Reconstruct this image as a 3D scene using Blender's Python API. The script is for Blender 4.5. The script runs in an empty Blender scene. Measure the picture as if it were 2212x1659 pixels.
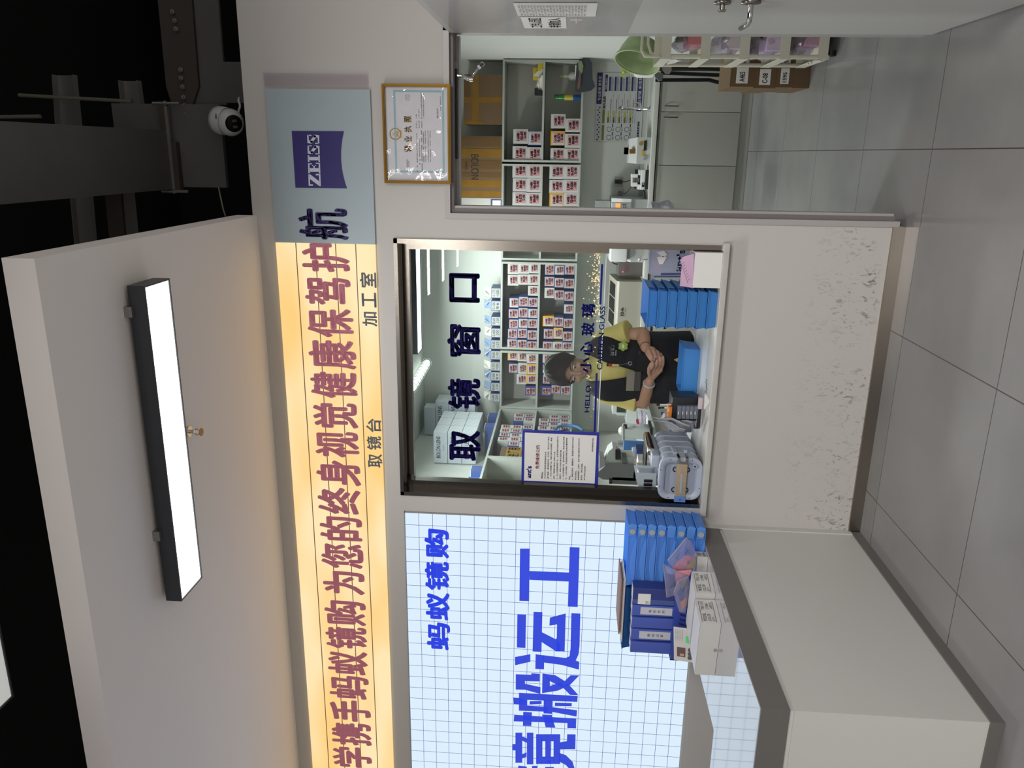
import bpy, bmesh, math, random
from math import sin, cos, pi, radians
from mathutils import Vector, Matrix
random.seed(7)
SC = bpy.context.scene
COL = SC.collection
V = Vector
# ---------------------------------------------------------------- camera
W, H, F = 1659.0, 2212.0, 1698.9
YAW, PITCH, ROLL = 0.28658, 0.066655, -0.03369
CAMZ = 1.5
_cy, _sy, _cp, _sp, _cr, _sr = cos(YAW), sin(YAW), cos(PITCH), sin(PITCH), cos(ROLL), sin(ROLL)
_fw = V((-_sy*_cp, _cy*_cp, _sp)); _r = V((_cy, _sy, 0)); _d = _fw.cross(_r)
_R = _r*_cr + _d*_sr; _D = -_r*_sr + _d*_cr          # to the right / downwards in the upright photo
CPOS = V((0, 0, CAMZ))
cam_data = bpy.data.cameras.new('camera'); cam = bpy.data.objects.new('camera', cam_data); COL.objects.link(cam)
cam_data.sensor_fit = 'HORIZONTAL'; cam_data.sensor_width = 36.0; cam_data.lens = F/2212.0*36.0
cam_data.clip_start = 0.05; cam_data.clip_end = 60
_m = Matrix((( _D.x, _R.x, -_fw.x, 0), (_D.y, _R.y, -_fw.y, 0), (_D.z, _R.z, -_fw.z, CAMZ), (0, 0, 0, 1)))
cam.matrix_world = _m                                  # the photo lies on its side: camera rolled by 90 degrees
SC.camera = cam
# ---------------------------------------------------------------- world, exposure
wd = bpy.data.worlds.new('world'); SC.world = wd; wd.use_nodes = True
wd.node_tree.nodes['Background'].inputs[0].default_value = (1.0, 0.96, 0.92, 1)
wd.node_tree.nodes['Background'].inputs[1].default_value = 0.30
SC.view_settings.view_transform = 'Standard'; SC.view_settings.look = 'None'
SC.view_settings.exposure = 0.40; SC.view_settings.gamma = 1.0; SC.view_settings.use_curve_mapping = False
def area_light(name, loc, sx, sy, power, color=(1, 1, 1), rot=(0, 0, 0), spread=pi):
    l = bpy.data.lights.new(name, 'AREA'); l.shape = 'RECTANGLE'; l.size = sx; l.size_y = sy; l.energy = power; l.color = color
    l.spread = spread
    o = bpy.data.objects.new(name, l); o.location = loc; o.rotation_euler = rot; COL.objects.link(o); return o
# ceiling lighting of the hall; unseen right pair added to brighten wall and counter (the lamp housings are built further down)
HALL = [(-1.1, -0.9, 3.3), (-1.1, -2.15, 3.3), (-1.1, -3.3, 3.3), (-1.1, -4.76, 3.3), (1.9, -0.9, 3.3), (1.9, -2.8, 3.3)]
HALLW = [10, 32, 50, 66, 110, 130]
for i, (x, y, z) in enumerate(HALL):
    area_light('hall_lamp_light', (x, y, z-0.045), 1.28, 0.16, HALLW[i], (1.0, 0.96, 0.92))
area_light('shop_lamp_light', (-1.03, 2.6, 2.895), 1.12, 0.15, 12, (0.98, 0.99, 1.0))
area_light('workroom_lamp_light', (-1.2, 6.76, 2.79), 0.95, 0.12, 32, (0.95, 1.0, 0.99))
area_light('workroom_left_lamp_light', (-2.05, 5.4, 2.86), 0.5, 0.3, 34, (0.95, 1.0, 0.99))
# ---------------------------------------------------------------- photo measuring helpers: where a sight line meets a real plane
def ray(px, py):
    a, b = (1659-py-W/2)/F, (px-H/2)/F
    return _R*a + _D*b + _fw
def PZ(px, py, z):
    d = ray(px, py); return CPOS + d*((z-CAMZ)/d.z)
def PY(px, py, y):
    d = ray(px, py); return CPOS + d*(y/d.y)
def PX(px, py, x):
    d = ray(px, py); return CPOS + d*(x/d.x)
def RX(px0, px1, py0, py1, y):          # frontal rectangle (x0, x1, z0, z1) on the plane y
    c0, c1 = (px0+px1)/2, (py0+py1)/2
    return PY(c0, py1, y).x, PY(c0, py0, y).x, PY(px1, c1, y).z, PY(px0, c1, y).z
# ---------------------------------------------------------------- materials
def lin(c):
    c = c/255.0
    return c/12.92 if c <= 0.04045 else ((c+0.055)/1.055)**2.4
def rgb(t): return (lin(t[0]), lin(t[1]), lin(t[2]), 1.0)
MATS = {}
def mat(name, col, rough=0.5, metal=0.0, noise=None, bump=None, emit=None, spec=None, alpha=None, trans=None, aniso=None, coat=None):
    if name in MATS: return MATS[name]
    m = bpy.data.materials.new(name); MATS[name] = m; m.use_nodes = True
    nt = m.node_tree; b = nt.nodes['Principled BSDF']
    b.inputs['Base Color'].default_value = rgb(col); b.inputs['Roughness'].default_value = rough; b.inputs['Metallic'].default_value = metal
    if spec is not None: b.inputs['Specular IOR Level'].default_value = spec
    if alpha is not None: b.inputs['Alpha'].default_value = alpha
    if coat is not None:
        b.inputs['Coat Weight'].default_value = coat; b.inputs['Coat Roughness'].default_value = 0.06
    tc = None
    def coord(scale):
        tc = nt.nodes.new('ShaderNodeTexCoord'); mp = nt.nodes.new('ShaderNodeMapping')
        mp.inputs['Scale'].default_value = scale if hasattr(scale, '__len__') else (scale,)*3
        nt.links.new(tc.outputs['Object'], mp.inputs['Vector']); return mp.outputs[0]
    if noise:
        n = nt.nodes.new('ShaderNodeTexNoise'); n.inputs['Scale'].default_value = 1.0; n.inputs['Detail'].default_value = 5
        nt.links.new(coord(noise[0]), n.inputs['Vector'])
        r = nt.nodes.new('ShaderNodeMapRange'); r.inputs['From Min'].default_value = 0.25; r.inputs['From Max'].default_value = 0.75
        r.inputs['To Min'].default_value = 1-noise[1]; r.inputs['To Max'].default_value = 1+noise[1]
        nt.links.new(n.outputs['Fac'], r.inputs['Value'])
        mx = nt.nodes.new('ShaderNodeVectorMath'); mx.operation = 'SCALE'
        mx.inputs[0].default_value = rgb(col)[:3]; nt.links.new(r.outputs[0], mx.inputs['Scale'])
        nt.links.new(mx.outputs[0], b.inputs['Base Color'])
    if bump:
        n = nt.nodes.new('ShaderNodeTexNoise'); n.inputs['Detail'].default_value = 4; n.inputs['Scale'].default_value = 1
        nt.links.new(coord(bump[0]), n.inputs['Vector'])
        bp = nt.nodes.new('ShaderNodeBump'); bp.inputs['Strength'].default_value = bump[1]; bp.inputs['Distance'].default_value = bump[2] if len(bump) > 2 else 0.01
        nt.links.new(n.outputs['Fac'], bp.inputs['Height']); nt.links.new(bp.outputs[0], b.inputs['Normal'])
    if emit:
        b.inputs['Emission Color'].default_value = rgb(emit[0]); b.inputs['Emission Strength'].default_value = emit[1]
    if trans:                                      # light passes through: translucent plastic or paper
        tl = nt.nodes.new('ShaderNodeBsdfTranslucent'); tl.inputs[0].default_value = rgb(trans[0])
        ms = nt.nodes.new('ShaderNodeMixShader'); ms.inputs[0].default_value = trans[1]
        out = nt.nodes['Material Output']
        nt.links.new(b.outputs[0], ms.inputs[1]); nt.links.new(tl.outputs[0], ms.inputs[2]); nt.links.new(ms.outputs[0], out.inputs[0])
    return m
def clear_mat(name, tint=(255, 255, 255), refl=1.0, rough=0.0, milky=0.0, milk=(235, 235, 235)):
    m = bpy.data.materials.new(name); MATS[name] = m; m.use_nodes = True; nt = m.node_tree; nt.nodes.clear()
    out = nt.nodes.new('ShaderNodeOutputMaterial'); t = nt.nodes.new('ShaderNodeBsdfTransparent'); g = nt.nodes.new('ShaderNodeBsdfGlossy')
    t.inputs[0].default_value = rgb(tint); g.inputs['Roughness'].default_value = rough
    fr = nt.nodes.new('ShaderNodeLayerWeight'); pw = nt.nodes.new('ShaderNodeMath'); pw.operation = 'POWER'; pw.inputs[1].default_value = 5.0; nt.links.new(fr.outputs['Facing'], pw.inputs[0])
    ma = nt.nodes.new('ShaderNodeMath'); ma.operation = 'MULTIPLY_ADD'; ma.inputs[1].default_value = 0.95; ma.inputs[2].default_value = 0.045; nt.links.new(pw.outputs[0], ma.inputs[0]); fr = ma
    mu = nt.nodes.new('ShaderNodeMath'); mu.operation = 'MULTIPLY'; mu.inputs[1].default_value = refl; nt.links.new(fr.outputs[0], mu.inputs[0])
    mx = nt.nodes.new('ShaderNodeMixShader'); nt.links.new(mu.outputs[0], mx.inputs[0]); nt.links.new(t.outputs[0], mx.inputs[1]); nt.links.new(g.outputs[0], mx.inputs[2])
    last = mx
    if milky:
        d = nt.nodes.new('ShaderNodeBsdfDiffuse'); d.inputs[0].default_value = rgb(milk)
        m2 = nt.nodes.new('ShaderNodeMixShader'); m2.inputs[0].default_value = milky
        nt.links.new(mx.outputs[0], m2.inputs[1]); nt.links.new(d.outputs[0], m2.inputs[2]); last = m2
    nt.links.new(last.outputs[0], out.inputs[0]); return m
# ---------------------------------------------------------------- mesh builder
WLOC = {}
class MB:
    def __init__(s): s.v = []; s.f = []; s.m = []; s.mats = []; s.sm = []
    def mi(s, m):
        if m not in s.mats: s.mats.append(m)
        return s.mats.index(m)
    def add(s, vs, fs, m, smooth=False):
        o = len(s.v); s.v += [V(p) for p in vs]; k = s.mi(m)
        for f in fs: s.f.append([i+o for i in f]); s.m.append(k); s.sm.append(smooth)
        return s
    def poly(s, pts, m): return s.add(pts, [list(range(len(pts)))], m)
    def box(s, x0, x1, y0, y1, z0, z1, m, bev=0.0):
        if x0 > x1: x0, x1 = x1, x0
        if y0 > y1: y0, y1 = y1, y0
        if z0 > z1: z0, z1 = z1, z0
        if bev > 0:
            bm = bmesh.new(); bmesh.ops.create_cube(bm, size=1)
            for v in bm.verts: v.co = V(((x0+x1)/2+v.co.x*(x1-x0), (y0+y1)/2+v.co.y*(y1-y0), (z0+z1)/2+v.co.z*(z1-z0)))
            bmesh.ops.bevel(bm, geom=bm.edges[:], offset=bev, segments=3, profile=0.6, affect='EDGES')
            s.bm(bm, m, True); return s
        vs = [(x, y, z) for x in (x0, x1) for y in (y0, y1) for z in (z0, z1)]
        return s.add(vs, [(0, 1, 3, 2), (4, 6, 7, 5), (0, 4, 5, 1), (2, 3, 7, 6), (0, 2, 6, 4), (1, 5, 7, 3)], m)
    def bm(s, bm, m, smooth=False):
        bm.verts.index_update()
        s.add([v.co.copy() for v in bm.verts], [[v.index for v in f.verts] for f in bm.faces], m, smooth); bm.free(); return s
    def hexa(s, p, m):                                 # 8 corners: 4 of one end, 4 of the other
        return s.add(p, [(0, 1, 2, 3), (7, 6, 5, 4), (0, 4, 5, 1), (1, 5, 6, 2), (2, 6, 7, 3), (3, 7, 4, 0)], m)
    def prism(s, pts, vec, m, smooth=False):           # planar outline pushed along vec
        n = len(pts); vec = V(vec); a = [V(p) for p in pts]; b = [p+vec for p in a]
        return s.add(a+b, [list(range(n)), list(range(2*n-1, n-1, -1))] + [(i, (i+1) % n, n+(i+1) % n, n+i) for i in range(n)], m, smooth)
    def cyl(s, a, b, r, m, n=16, r2=None, cap=True):
        a, b = V(a), V(b); ax = (b-a).normalized(); r2 = r if r2 is None else r2
        t = V((0, 0, 1)) if abs(ax.z) < 0.9 else V((1, 0, 0)); u = ax.cross(t).normalized(); w = ax.cross(u)
        vs = [c+(u*cos(2*pi*i/n)+w*sin(2*pi*i/n))*rr for c, rr in ((a, r), (b, r2)) for i in range(n)]
        fs = [(i, (i+1) % n, n+(i+1) % n, n+i) for i in range(n)]
        s.add(vs, fs, m, True)
        if cap: s.add(vs[:n], [list(range(n))], m); s.add(vs[n:], [list(range(n))], m)
        return s
    def tube(s, pts, r, m, n=8, closed=False):
        pts = [V(p) for p in pts]; N = len(pts); rings = []
        up = None
        for i, p in enumerate(pts):
            q0 = pts[(i-1) % N] if (closed or i > 0) else p; q1 = pts[(i+1) % N] if (closed or i < N-1) else p
            t = (q1-q0).normalized()
            if up is None: up = V((0, 0, 1)) if abs(t.z) < 0.9 else V((1, 0, 0))
            u = t.cross(up).normalized(); w = u.cross(t).normalized(); up = w
            rr = r[i] if hasattr(r, '__len__') else r
            rings.append([p+(u*cos(2*pi*k/n)+w*sin(2*pi*k/n))*rr for k in range(n)])
        vs = [v for R_ in rings for v in R_]; fs = []
        for i in range(N if closed else N-1):
            j = (i+1) % N
            fs += [(i*n+k, i*n+(k+1) % n, j*n+(k+1) % n, j*n+k) for k in range(n)]
        if not closed: fs += [list(range(n)), list(range((N-1)*n, N*n))]
        return s.add(vs, fs, m, True)
    def lathe(s, prof, c, m, axis=(0, 0, 1), n=28):    # prof: (radius, height)
        ax = V(axis).normalized(); t = V((0, 0, 1)) if abs(ax.z) < 0.9 else V((1, 0, 0)); u = ax.cross(t).normalized(); w = ax.cross(u); c = V(c)
        vs = [c+ax*h+(u*cos(2*pi*k/n)+w*sin(2*pi*k/n))*r for r, h in prof for k in range(n)]
        fs = [(i*n+k, i*n+(k+1) % n, (i+1)*n+(k+1) % n, (i+1)*n+k) for i in range(len(prof)-1) for k in range(n)]
        return s.add(vs, fs, m, True)
    def sph(s, c, r, m, sc=(1, 1, 1), n=16):
        bm = bmesh.new(); bmesh.ops.create_uvsphere(bm, u_segments=n, v_segments=max(6, n//2), radius=r)
        for v in bm.verts: v.co = V(c)+V((v.co.x*sc[0], v.co.y*sc[1], v.co.z*sc[2]))
        return s.bm(bm, m, True)
    def ring(s, x0, x1, z0, z1, w, y0, y1, m):         # rectangular frame lying in a plane y
        s.box(x0, x0+w, y0, y1, z0, z1, m); s.box(x1-w, x1, y0, y1, z0, z1, m)
        s.box(x0+w, x1-w, y0, y1, z0, z0+w, m); s.box(x0+w, x1-w, y0, y1, z1-w, z1, m); return s
    def build(s, name, parent=None, kind=None, bevel=None, mods=None):
        me = bpy.data.meshes.new(name)
        if parent is not None: org = WLOC[parent]
        else:
            xs = [v.x for v in s.v]; ys = [v.y for v in s.v]; zs = [v.z for v in s.v]
            org = V(((min(xs)+max(xs))/2, (min(ys)+max(ys))/2, min(zs)))
        me.from_pydata([v-org for v in s.v], [], s.f)
        for m in s.mats: me.materials.append(m)
        me.polygons.foreach_set('material_index', s.m); me.polygons.foreach_set('use_smooth', s.sm)
        me.update()
        o = bpy.data.objects.new(name, me); COL.objects.link(o)
        if parent is not None: o.parent = parent
        else: o.location = org
        WLOC[o] = org
        if kind: o['kind'] = kind
        return o
def tag(o, label, cat, group=None):
    o['label'] = label; o['category'] = cat
    if group: o['group'] = group
    return o
def thing(name, label, cat, loc=(0, 0, 0), group=None):
    o = bpy.data.objects.new(name, None); COL.objects.link(o); o.location = loc; o.empty_display_size = 0.05; WLOC[o] = V(loc)
    return tag(o, label, cat, group)
def struct(name, mb): return mb.build(name, kind='structure')
def dup(root, loc, label, group=None, rz=0.0):         # a thing and its parts, mesh data shared
    r = root.copy(); COL.objects.link(r); r.location = loc; r.rotation_euler = (0, 0, rz); r['label'] = label
    if group: r['group'] = group
    for ch in list(root.children):
        c = ch.copy(); COL.objects.link(c); c.parent = r
        for g in list(ch.children):
            d = g.copy(); COL.objects.link(d); d.parent = c
    return r
# ---------------------------------------------------------------- lettering (Blender's built-in font)
_G = {}
def glyphs(body, bold=0.0):
    k = (body, bold)
    if k not in _G:
        cu = bpy.data.curves.new('lettering', 'FONT'); cu.body = body; cu.resolution_u = 3
        o = bpy.data.objects.new('lettering', cu); COL.objects.link(o); bpy.context.view_layer.update()
        me = bpy.data.meshes.new_from_object(o.evaluated_get(bpy.context.evaluated_depsgraph_get()))
        vs = [(v.co.x, v.co.y) for v in me.vertices]; fs = [tuple(p.vertices) for p in me.polygons]
        bpy.data.objects.remove(o); bpy.data.curves.remove(cu); bpy.data.meshes.remove(me)
        if bold >= .012 and vs:                      # heavier weight: the same outline laid over itself in eight directions
            n_ = len(vs); base, bf = vs, fs; vs = []; fs = []
            for q in range(9):
                dx, dy = (0, 0) if q == 8 else (bold*cos(q*pi/4), bold*sin(q*pi/4)); fs += [tuple(i+len(vs) for i in f_) for f_ in bf]; vs += [(a+dx, c+dy) for a, c in base]
        if vs:
            x0 = min(v[0] for v in vs); x1 = max(v[0] for v in vs); y0 = min(v[1] for v in vs); y1 = max(v[1] for v in vs)
            vs = [((v[0]-x0)/max(1e-6, x1-x0), (v[1]-y0)/max(1e-6, y1-y0)) for v in vs]
        _G[k] = (vs, fs)
    return _G[k]
def text4(mb, body, m, tl, tr, bl, br, bold=0.0):      # letters fitted into four corners
    vs, fs = glyphs(body, bold); tl, tr, bl, br = V(tl), V(tr), V(bl), V(br)
    mb.add([bl*((1-a)*(1-b))+br*(a*(1-b))+tl*((1-a)*b)+tr*(a*b) for a, b in vs], fs, m); return mb
def textr(mb, body, m, x0, x1, z0, z1, y, bold=0.0):   # on a wall facing the shop hall
    return text4(mb, body, m, (x0, y, z1), (x1, y, z1), (x0, y, z0), (x1, y, z0), bold)
def textp(mb, body, m, px0, px1, py0, py1, y, bold=0.0):
    x0, x1, z0, z1 = RX(px0, px1, py0, py1, y); return textr(mb, body, m, x0, x1, z0, z1, y, bold)
def quadp(pts, y): return [PY(a, b, y) for a, b in pts]
# ================================================================ materials
def lines_mat(name, col, line, specs, rough=0.5, noise=None, emit=None, bumpy=None):
    """surface with thin lines: specs = [(axis, offset, spacing, halfwidth)]"""
    m = mat(name, col, rough, noise=noise); nt = m.node_tree; b = nt.nodes['Principled BSDF']
    geo = nt.nodes.new('ShaderNodeNewGeometry'); sep = nt.nodes.new('ShaderNodeSeparateXYZ'); nt.links.new(geo.outputs['Position'], sep.inputs[0])
    def M(op, a, b_=None):
        n = nt.nodes.new('ShaderNodeMath'); n.operation = op
        for i, q in enumerate((a, b_)):
            if q is None: continue
            if isinstance(q, (int, float)): n.inputs[i].default_value = q
            else: nt.links.new(q, n.inputs[i])
        return n.outputs[0]
    acc = None
    for ax, off, sp, hw in specs:
        t = M('DIVIDE', M('SUBTRACT', sep.outputs['XYZ'.index(ax)], off), sp)
        d = M('MULTIPLY', M('ABSOLUTE', M('SUBTRACT', t, M('ROUND', t))), sp)
        h = M('LESS_THAN', d, hw); acc = h if acc is None else M('MAXIMUM', acc, h)
    def mixin(inp, lc):
        mx = nt.nodes.new('ShaderNodeMix'); mx.data_type = 'RGBA'; nt.links.new(acc, mx.inputs[0])
        if inp.is_linked: nt.links.new(inp.links[0].from_socket, mx.inputs[6])
        else: mx.inputs[6].default_value = inp.default_value
        mx.inputs[7].default_value = rgb(lc); nt.links.new(mx.outputs[2], inp)
    mixin(b.inputs['Base Color'], line)
    if emit:
        b.inputs['Emission Strength'].default_value = emit[1]; b.inputs['Emission Color'].default_value = rgb(emit[0])
        mixin(b.inputs['Emission Color'], emit[2])
    return m
WALLW = mat('wall_paint', (192, 187, 182), 0.6, noise=((0.9, 0.9, 0.9), 0.03))
def scuffed():
    m = mat('scuffed_wall_paint', (192, 188, 183), 0.55); nt = m.node_tree; b = nt.nodes['Principled BSDF']
    geo = nt.nodes.new('ShaderNodeNewGeometry'); sep = nt.nodes.new('ShaderNodeSeparateXYZ'); nt.links.new(geo.outputs['Position'], sep.inputs[0])
    mp = nt.nodes.new('ShaderNodeMapping'); mp.inputs['Scale'].default_value = (38, 38, 22); nt.links.new(geo.outputs['Position'], mp.inputs[0])
    n = nt.nodes.new('ShaderNodeTexNoise'); n.inputs['Scale'].default_value = 1; n.inputs['Detail'].default_value = 6; n.inputs['Distortion'].default_value = 1.6
    nt.links.new(mp.outputs[0], n.inputs['Vector'])
    r = nt.nodes.new('ShaderNodeMapRange'); r.inputs[1].default_value = 0.55; r.inputs[2].default_value = 0.66; nt.links.new(n.outputs['Fac'], r.inputs[0])
    n2 = nt.nodes.new('ShaderNodeTexNoise'); n2.inputs['Scale'].default_value = 4.0; nt.links.new(geo.outputs['Position'], n2.inputs['Vector'])
    r2 = nt.nodes.new('ShaderNodeMapRange'); r2.inputs[1].default_value = 0.40; r2.inputs[2].default_value = 0.56; nt.links.new(n2.outputs['Fac'], r2.inputs[0])
    # shoe scuffs: a band of marks 10 - 40 cm above the floor
    zr = nt.nodes.new('ShaderNodeMapRange'); zr.inputs[1].default_value = 0.42; zr.inputs[2].default_value = 0.12; nt.links.new(sep.outputs[2], zr.inputs[0])
    a = nt.nodes.new('ShaderNodeMath'); a.operation = 'MULTIPLY'; nt.links.new(r.outputs[0], a.inputs[0]); nt.links.new(r2.outputs[0], a.inputs[1])
    c = nt.nodes.new('ShaderNodeMath'); c.operation = 'MULTIPLY'; nt.links.new(a.outputs[0], c.inputs[0]); nt.links.new(zr.outputs[0], c.inputs[1])
    mx = nt.nodes.new('ShaderNodeMix'); mx.data_type = 'RGBA'; nt.links.new(c.outputs[0], mx.inputs[0])
    mx.inputs[6].default_value = rgb((192, 188, 183)); mx.inputs[7].default_value = rgb((128, 124, 114)); nt.links.new(mx.outputs[2], b.inputs['Base Color'])
    return m
WALLS = scuffed()
SOFF = mat('soffit_paint', (240, 233, 229), 0.7)
ROOMW = mat('workroom_paint', (205, 208, 202), 0.6)
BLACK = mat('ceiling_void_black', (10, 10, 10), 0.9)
NAVY = lines_mat('dark_ceiling_panel', (100, 106, 134), (140, 136, 130), [('X', -1.95, 1.2, 0.02), ('Y', 1.62, 0.6, 0.012)], 0.7)
STEEL = mat('painted_steel_grey', (92, 90, 88), 0.55, noise=((4, 4, 4), 0.10))
STEELD = mat('painted_steel_dark', (66, 58, 54), 0.6, noise=((4, 4, 4), 0.12))
GALV = mat('galvanised_steel', (150, 148, 145), 0.4, 0.7)
INOX = mat('brushed_stainless', (140, 134, 126), 0.22, 1.0, bump=((2, 2, 240), 0.03, 0.002))
INOXD = mat('stainless_kickplate', (158, 150, 140), 0.28, 1.0)
CHROME = mat('chrome', (205, 205, 205), 0.12, 1.0)
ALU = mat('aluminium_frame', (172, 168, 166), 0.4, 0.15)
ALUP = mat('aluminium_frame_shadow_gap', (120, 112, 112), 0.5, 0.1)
STONE = mat('sill_stone', (190, 188, 182), 0.3, noise=((12, 12, 12), 0.06))
DKGREY = mat('counter_dark_trim', (104, 101, 98), 0.35)
LAM = mat('white_laminate', (200, 199, 195), 0.4)
GLOSSW = mat('gloss_white_counter', (164, 165, 170), 0.03, spec=1.0, coat=1.0)
CABW = mat('cabinet_white', (154, 154, 146), 0.45)
PANELG = mat('grey_shelf_board', (160, 163, 156), 0.5)
DARKLINE = mat('shadow_gap', (24, 22, 20), 0.8)
BLK = mat('black_plastic', (22, 22, 24), 0.4)
WPL = mat('white_plastic', (214, 216, 214), 0.35)
GPL = mat('grey_plastic', (150, 152, 150), 0.4)
DGPL = mat('dark_grey_plastic', (96, 98, 98), 0.45)
PAPER = mat('white_paper', (228, 226, 222), 0.8)
CARD = mat('white_card', (214, 210, 204), 0.7)
INK = mat('black_ink', (40, 38, 40), 0.7)
NAVYINK = mat('navy_vinyl', (38, 26, 104), 0.45)
BLUEV = mat('blue_vinyl', (40, 44, 150), 0.45)
PINK = mat('pink_slip', (226, 176, 178), 0.75)
GLASS = clear_mat('clear_glass', (249, 253, 251), 1.0)
GLASSINK = mat('glass_navy_vinyl', (20, 12, 84), 0.6, spec=0.15); GLASSBLUE = mat('glass_blue_vinyl', (30, 32, 124), 0.6, spec=0.15)
def FLOORM():
    m = lines_mat('grey_floor_tile', (128, 127, 126), (60, 57, 55), [('X', 0.038, 0.8045, 0.0022), ('Y', 3.551, 0.8145, 0.0022)], 0.16, noise=((2.6, 2.6, 2.6), 0.11))
    return m
FLOOR = FLOORM()
# ================================================================ the setting
YF, YG = 3.70, 3.84                   # shop wall: hall face, workroom face
b = MB().box(-6.5, 3.6, -8.0, 8.2, -0.1, 0.0, FLOOR); struct('floor', b)
b = MB()
b.box(-6.0, -1.70, YF, YG, 0, 3.0, WALLS); b.box(-0.40, -0.295, YF, YG, 0, 3.0, WALLS); b.box(-1.70, -0.40, YF, YG, 0, 0.772, WALLS)
b.box(-1.70, -0.40, YF, YG, 2.32, 3.0, WALLS); b.box(-0.295, 0.52, YF, YG, 2.077, 3.0, WALLS); b.box(0.52, 2.6, YF, YG, 0, 3.0, WALLS)
struct('wall_front', b)
b = MB().box(-6.0, -0.30, 2.09, YF, 2.98, 3.076, SOFF); struct('ceiling', b)
b = MB().box(-6.0, -0.32, -8, 2.05, 3.42, 3.5, NAVY).box(0.4, 3.6, -8, 1.0, 3.6, 3.7, NAVY); struct('ceiling_dark', b)
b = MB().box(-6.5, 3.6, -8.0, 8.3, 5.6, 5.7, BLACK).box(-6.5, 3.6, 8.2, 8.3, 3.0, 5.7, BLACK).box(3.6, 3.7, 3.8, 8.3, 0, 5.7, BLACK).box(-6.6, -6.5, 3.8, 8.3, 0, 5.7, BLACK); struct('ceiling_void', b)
b = MB().box(-2.86, 0.9, 7.75, 7.85, 0, 3.0, ROOMW); struct('wall_back', b)
b = MB().box(0.80, 0.9, YG, 7.75, 0, 3.0, ROOMW); struct('wall_right', b)
b = MB().box(-2.86, -2.76, YG, 7.75, 0, 3.0, ROOMW); struct('wall_left', b)
b = MB().box(-2.76, 0.80, YG, 7.75, 2.95, 3.0, ROOMW); struct('ceiling_workroom', b)
b = MB().box(-1.80, -0.295, 3.688, YF, 0.0, 0.056, INOXD); struct('baseboard_front', b)
# a narrow sheet-metal cap where the wall meets the counter
b = MB().box(-1.803, -1.797, 3.66, YF, 0.045, 0.80, LAM); struct('trim_1', b)
# window surround, sash and glass
WX0, WX1, WZ0, WZ1, YGL = -1.70, -0.40, 0.80, 2.32, 3.822
win = thing('window_1', 'stainless framed serving window with raised glass sash', 'window', (-1.05, YF, WZ0)); win['kind'] = 'structure'
f = MB()
f.box(WX0-.006, WX0+.014, 3.688, YF, WZ0, WZ1+.006, INOX); f.box(WX1-.016, WX1+.006, 3.688, YF, WZ0, WZ1+.006, INOX); f.box(WX0-.006, WX1+.006, 3.688, YF, WZ1-.012, WZ1+.006, INOX)
f.build('casing', win)
f = MB().box(WX0, WX0+.008, YF, YG, WZ0, WZ1, INOX).box(WX1-.008, WX1, YF, YG, WZ0, WZ1, INOX).box(WX0+.008, WX1-.008, YF, YG, WZ1-.008, WZ1, INOX)
f.box(WX0+.008, WX0+.05, 3.76, 3.80, WZ0, WZ1-.008, mat('sash_channel_dark', (70, 66, 62), 0.3, 0.8)).box(WX0+.008, WX1-.008, 3.75, 3.765, WZ1-.016, WZ1-.008, INOX)
f.box(WX1-.03, WX1-.008, 3.78, 3.80, WZ0, WZ1-.008, INOX)
f.build('reveal', win)
zgl = PY(1297, 800, YGL).z
f = MB().box(WX0+.008, WX0+.042, 3.815, YG-.004, zgl+.012, WZ1-.008, INOX).box(WX1-.055, WX1-.008, 3.80, YG-.004, zgl-.015, WZ1-.008, INOX).box(WX0+.042, WX1-.055, 3.80, YG-.004, WZ1-.045, WZ1-.008, INOX)
f.build('sash_rail', win)
f = MB().box(WX0+.042, WX1-.055, YGL, YGL+.006, zgl, WZ1-.045, GLASS); f.build('pane', win)
f = MB().box(WX0+.042, WX1-.055, YGL-.001, YGL+.007, zgl-.004, zgl, mat('polished_glass_edge', (225, 235, 240), 0.1, spec=0.9)); f.build('pane_edge', win)
yl = YGL-.002
s = 2.72
def w7(a0, a1, b0, b1): return (850+a0/s, 850+a1/s, 500+b0/s, 500+b1/s)
def w8(a0, a1, b0, b1): return (1200+a0/s, 1200+a1/s, 500+b0/s, 500+b1/s)
f = MB()
for ch, q in (('口', (327, 508, 245, 418)), ('窗', (315, 513, 545, 738)), ('镜', (318, 513, 862, 1045)), ('取', (328, 512, 1168, 1347))):
    textp(f, ch, GLASSINK, *w7(*q), yl, 0.034)
f.build('pickup_lettering', win)
f = MB()
for ch, q in (('小', (145, 212, 740, 832)), ('心', (145, 218, 645, 730)), ('玻', (150, 228, 535, 612)), ('璃', (150, 232, 425, 505))):
    textp(f, ch, GLASSBLUE, *w8(*q), yl, 0.03)
def w8c(a, b_): return PY(1200+a/s, 500+b_/s, yl)
text4(f, 'HELLO', GLASSBLUE, w8c(170, 1063), w8c(178, 905), w8c(198, 1063), w8c(208, 905), 0.02)
text4(f, 'CAUTION GLASS', GLASSBLUE, w8c(243, 812), w8c(262, 440), w8c(275, 812), w8c(293, 440), 0.02)
for (a0, b0, a1, b1, t) in ((224, 1178, 236, 832, 12), (258, 430, 268, 192, 12)):
    f.poly([w8c(a0, b0), w8c(a1, b1), w8c(a1+t, b1), w8c(a0+t, b0)], GLASSBLUE)
f.build('caution_lettering', win)
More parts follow.
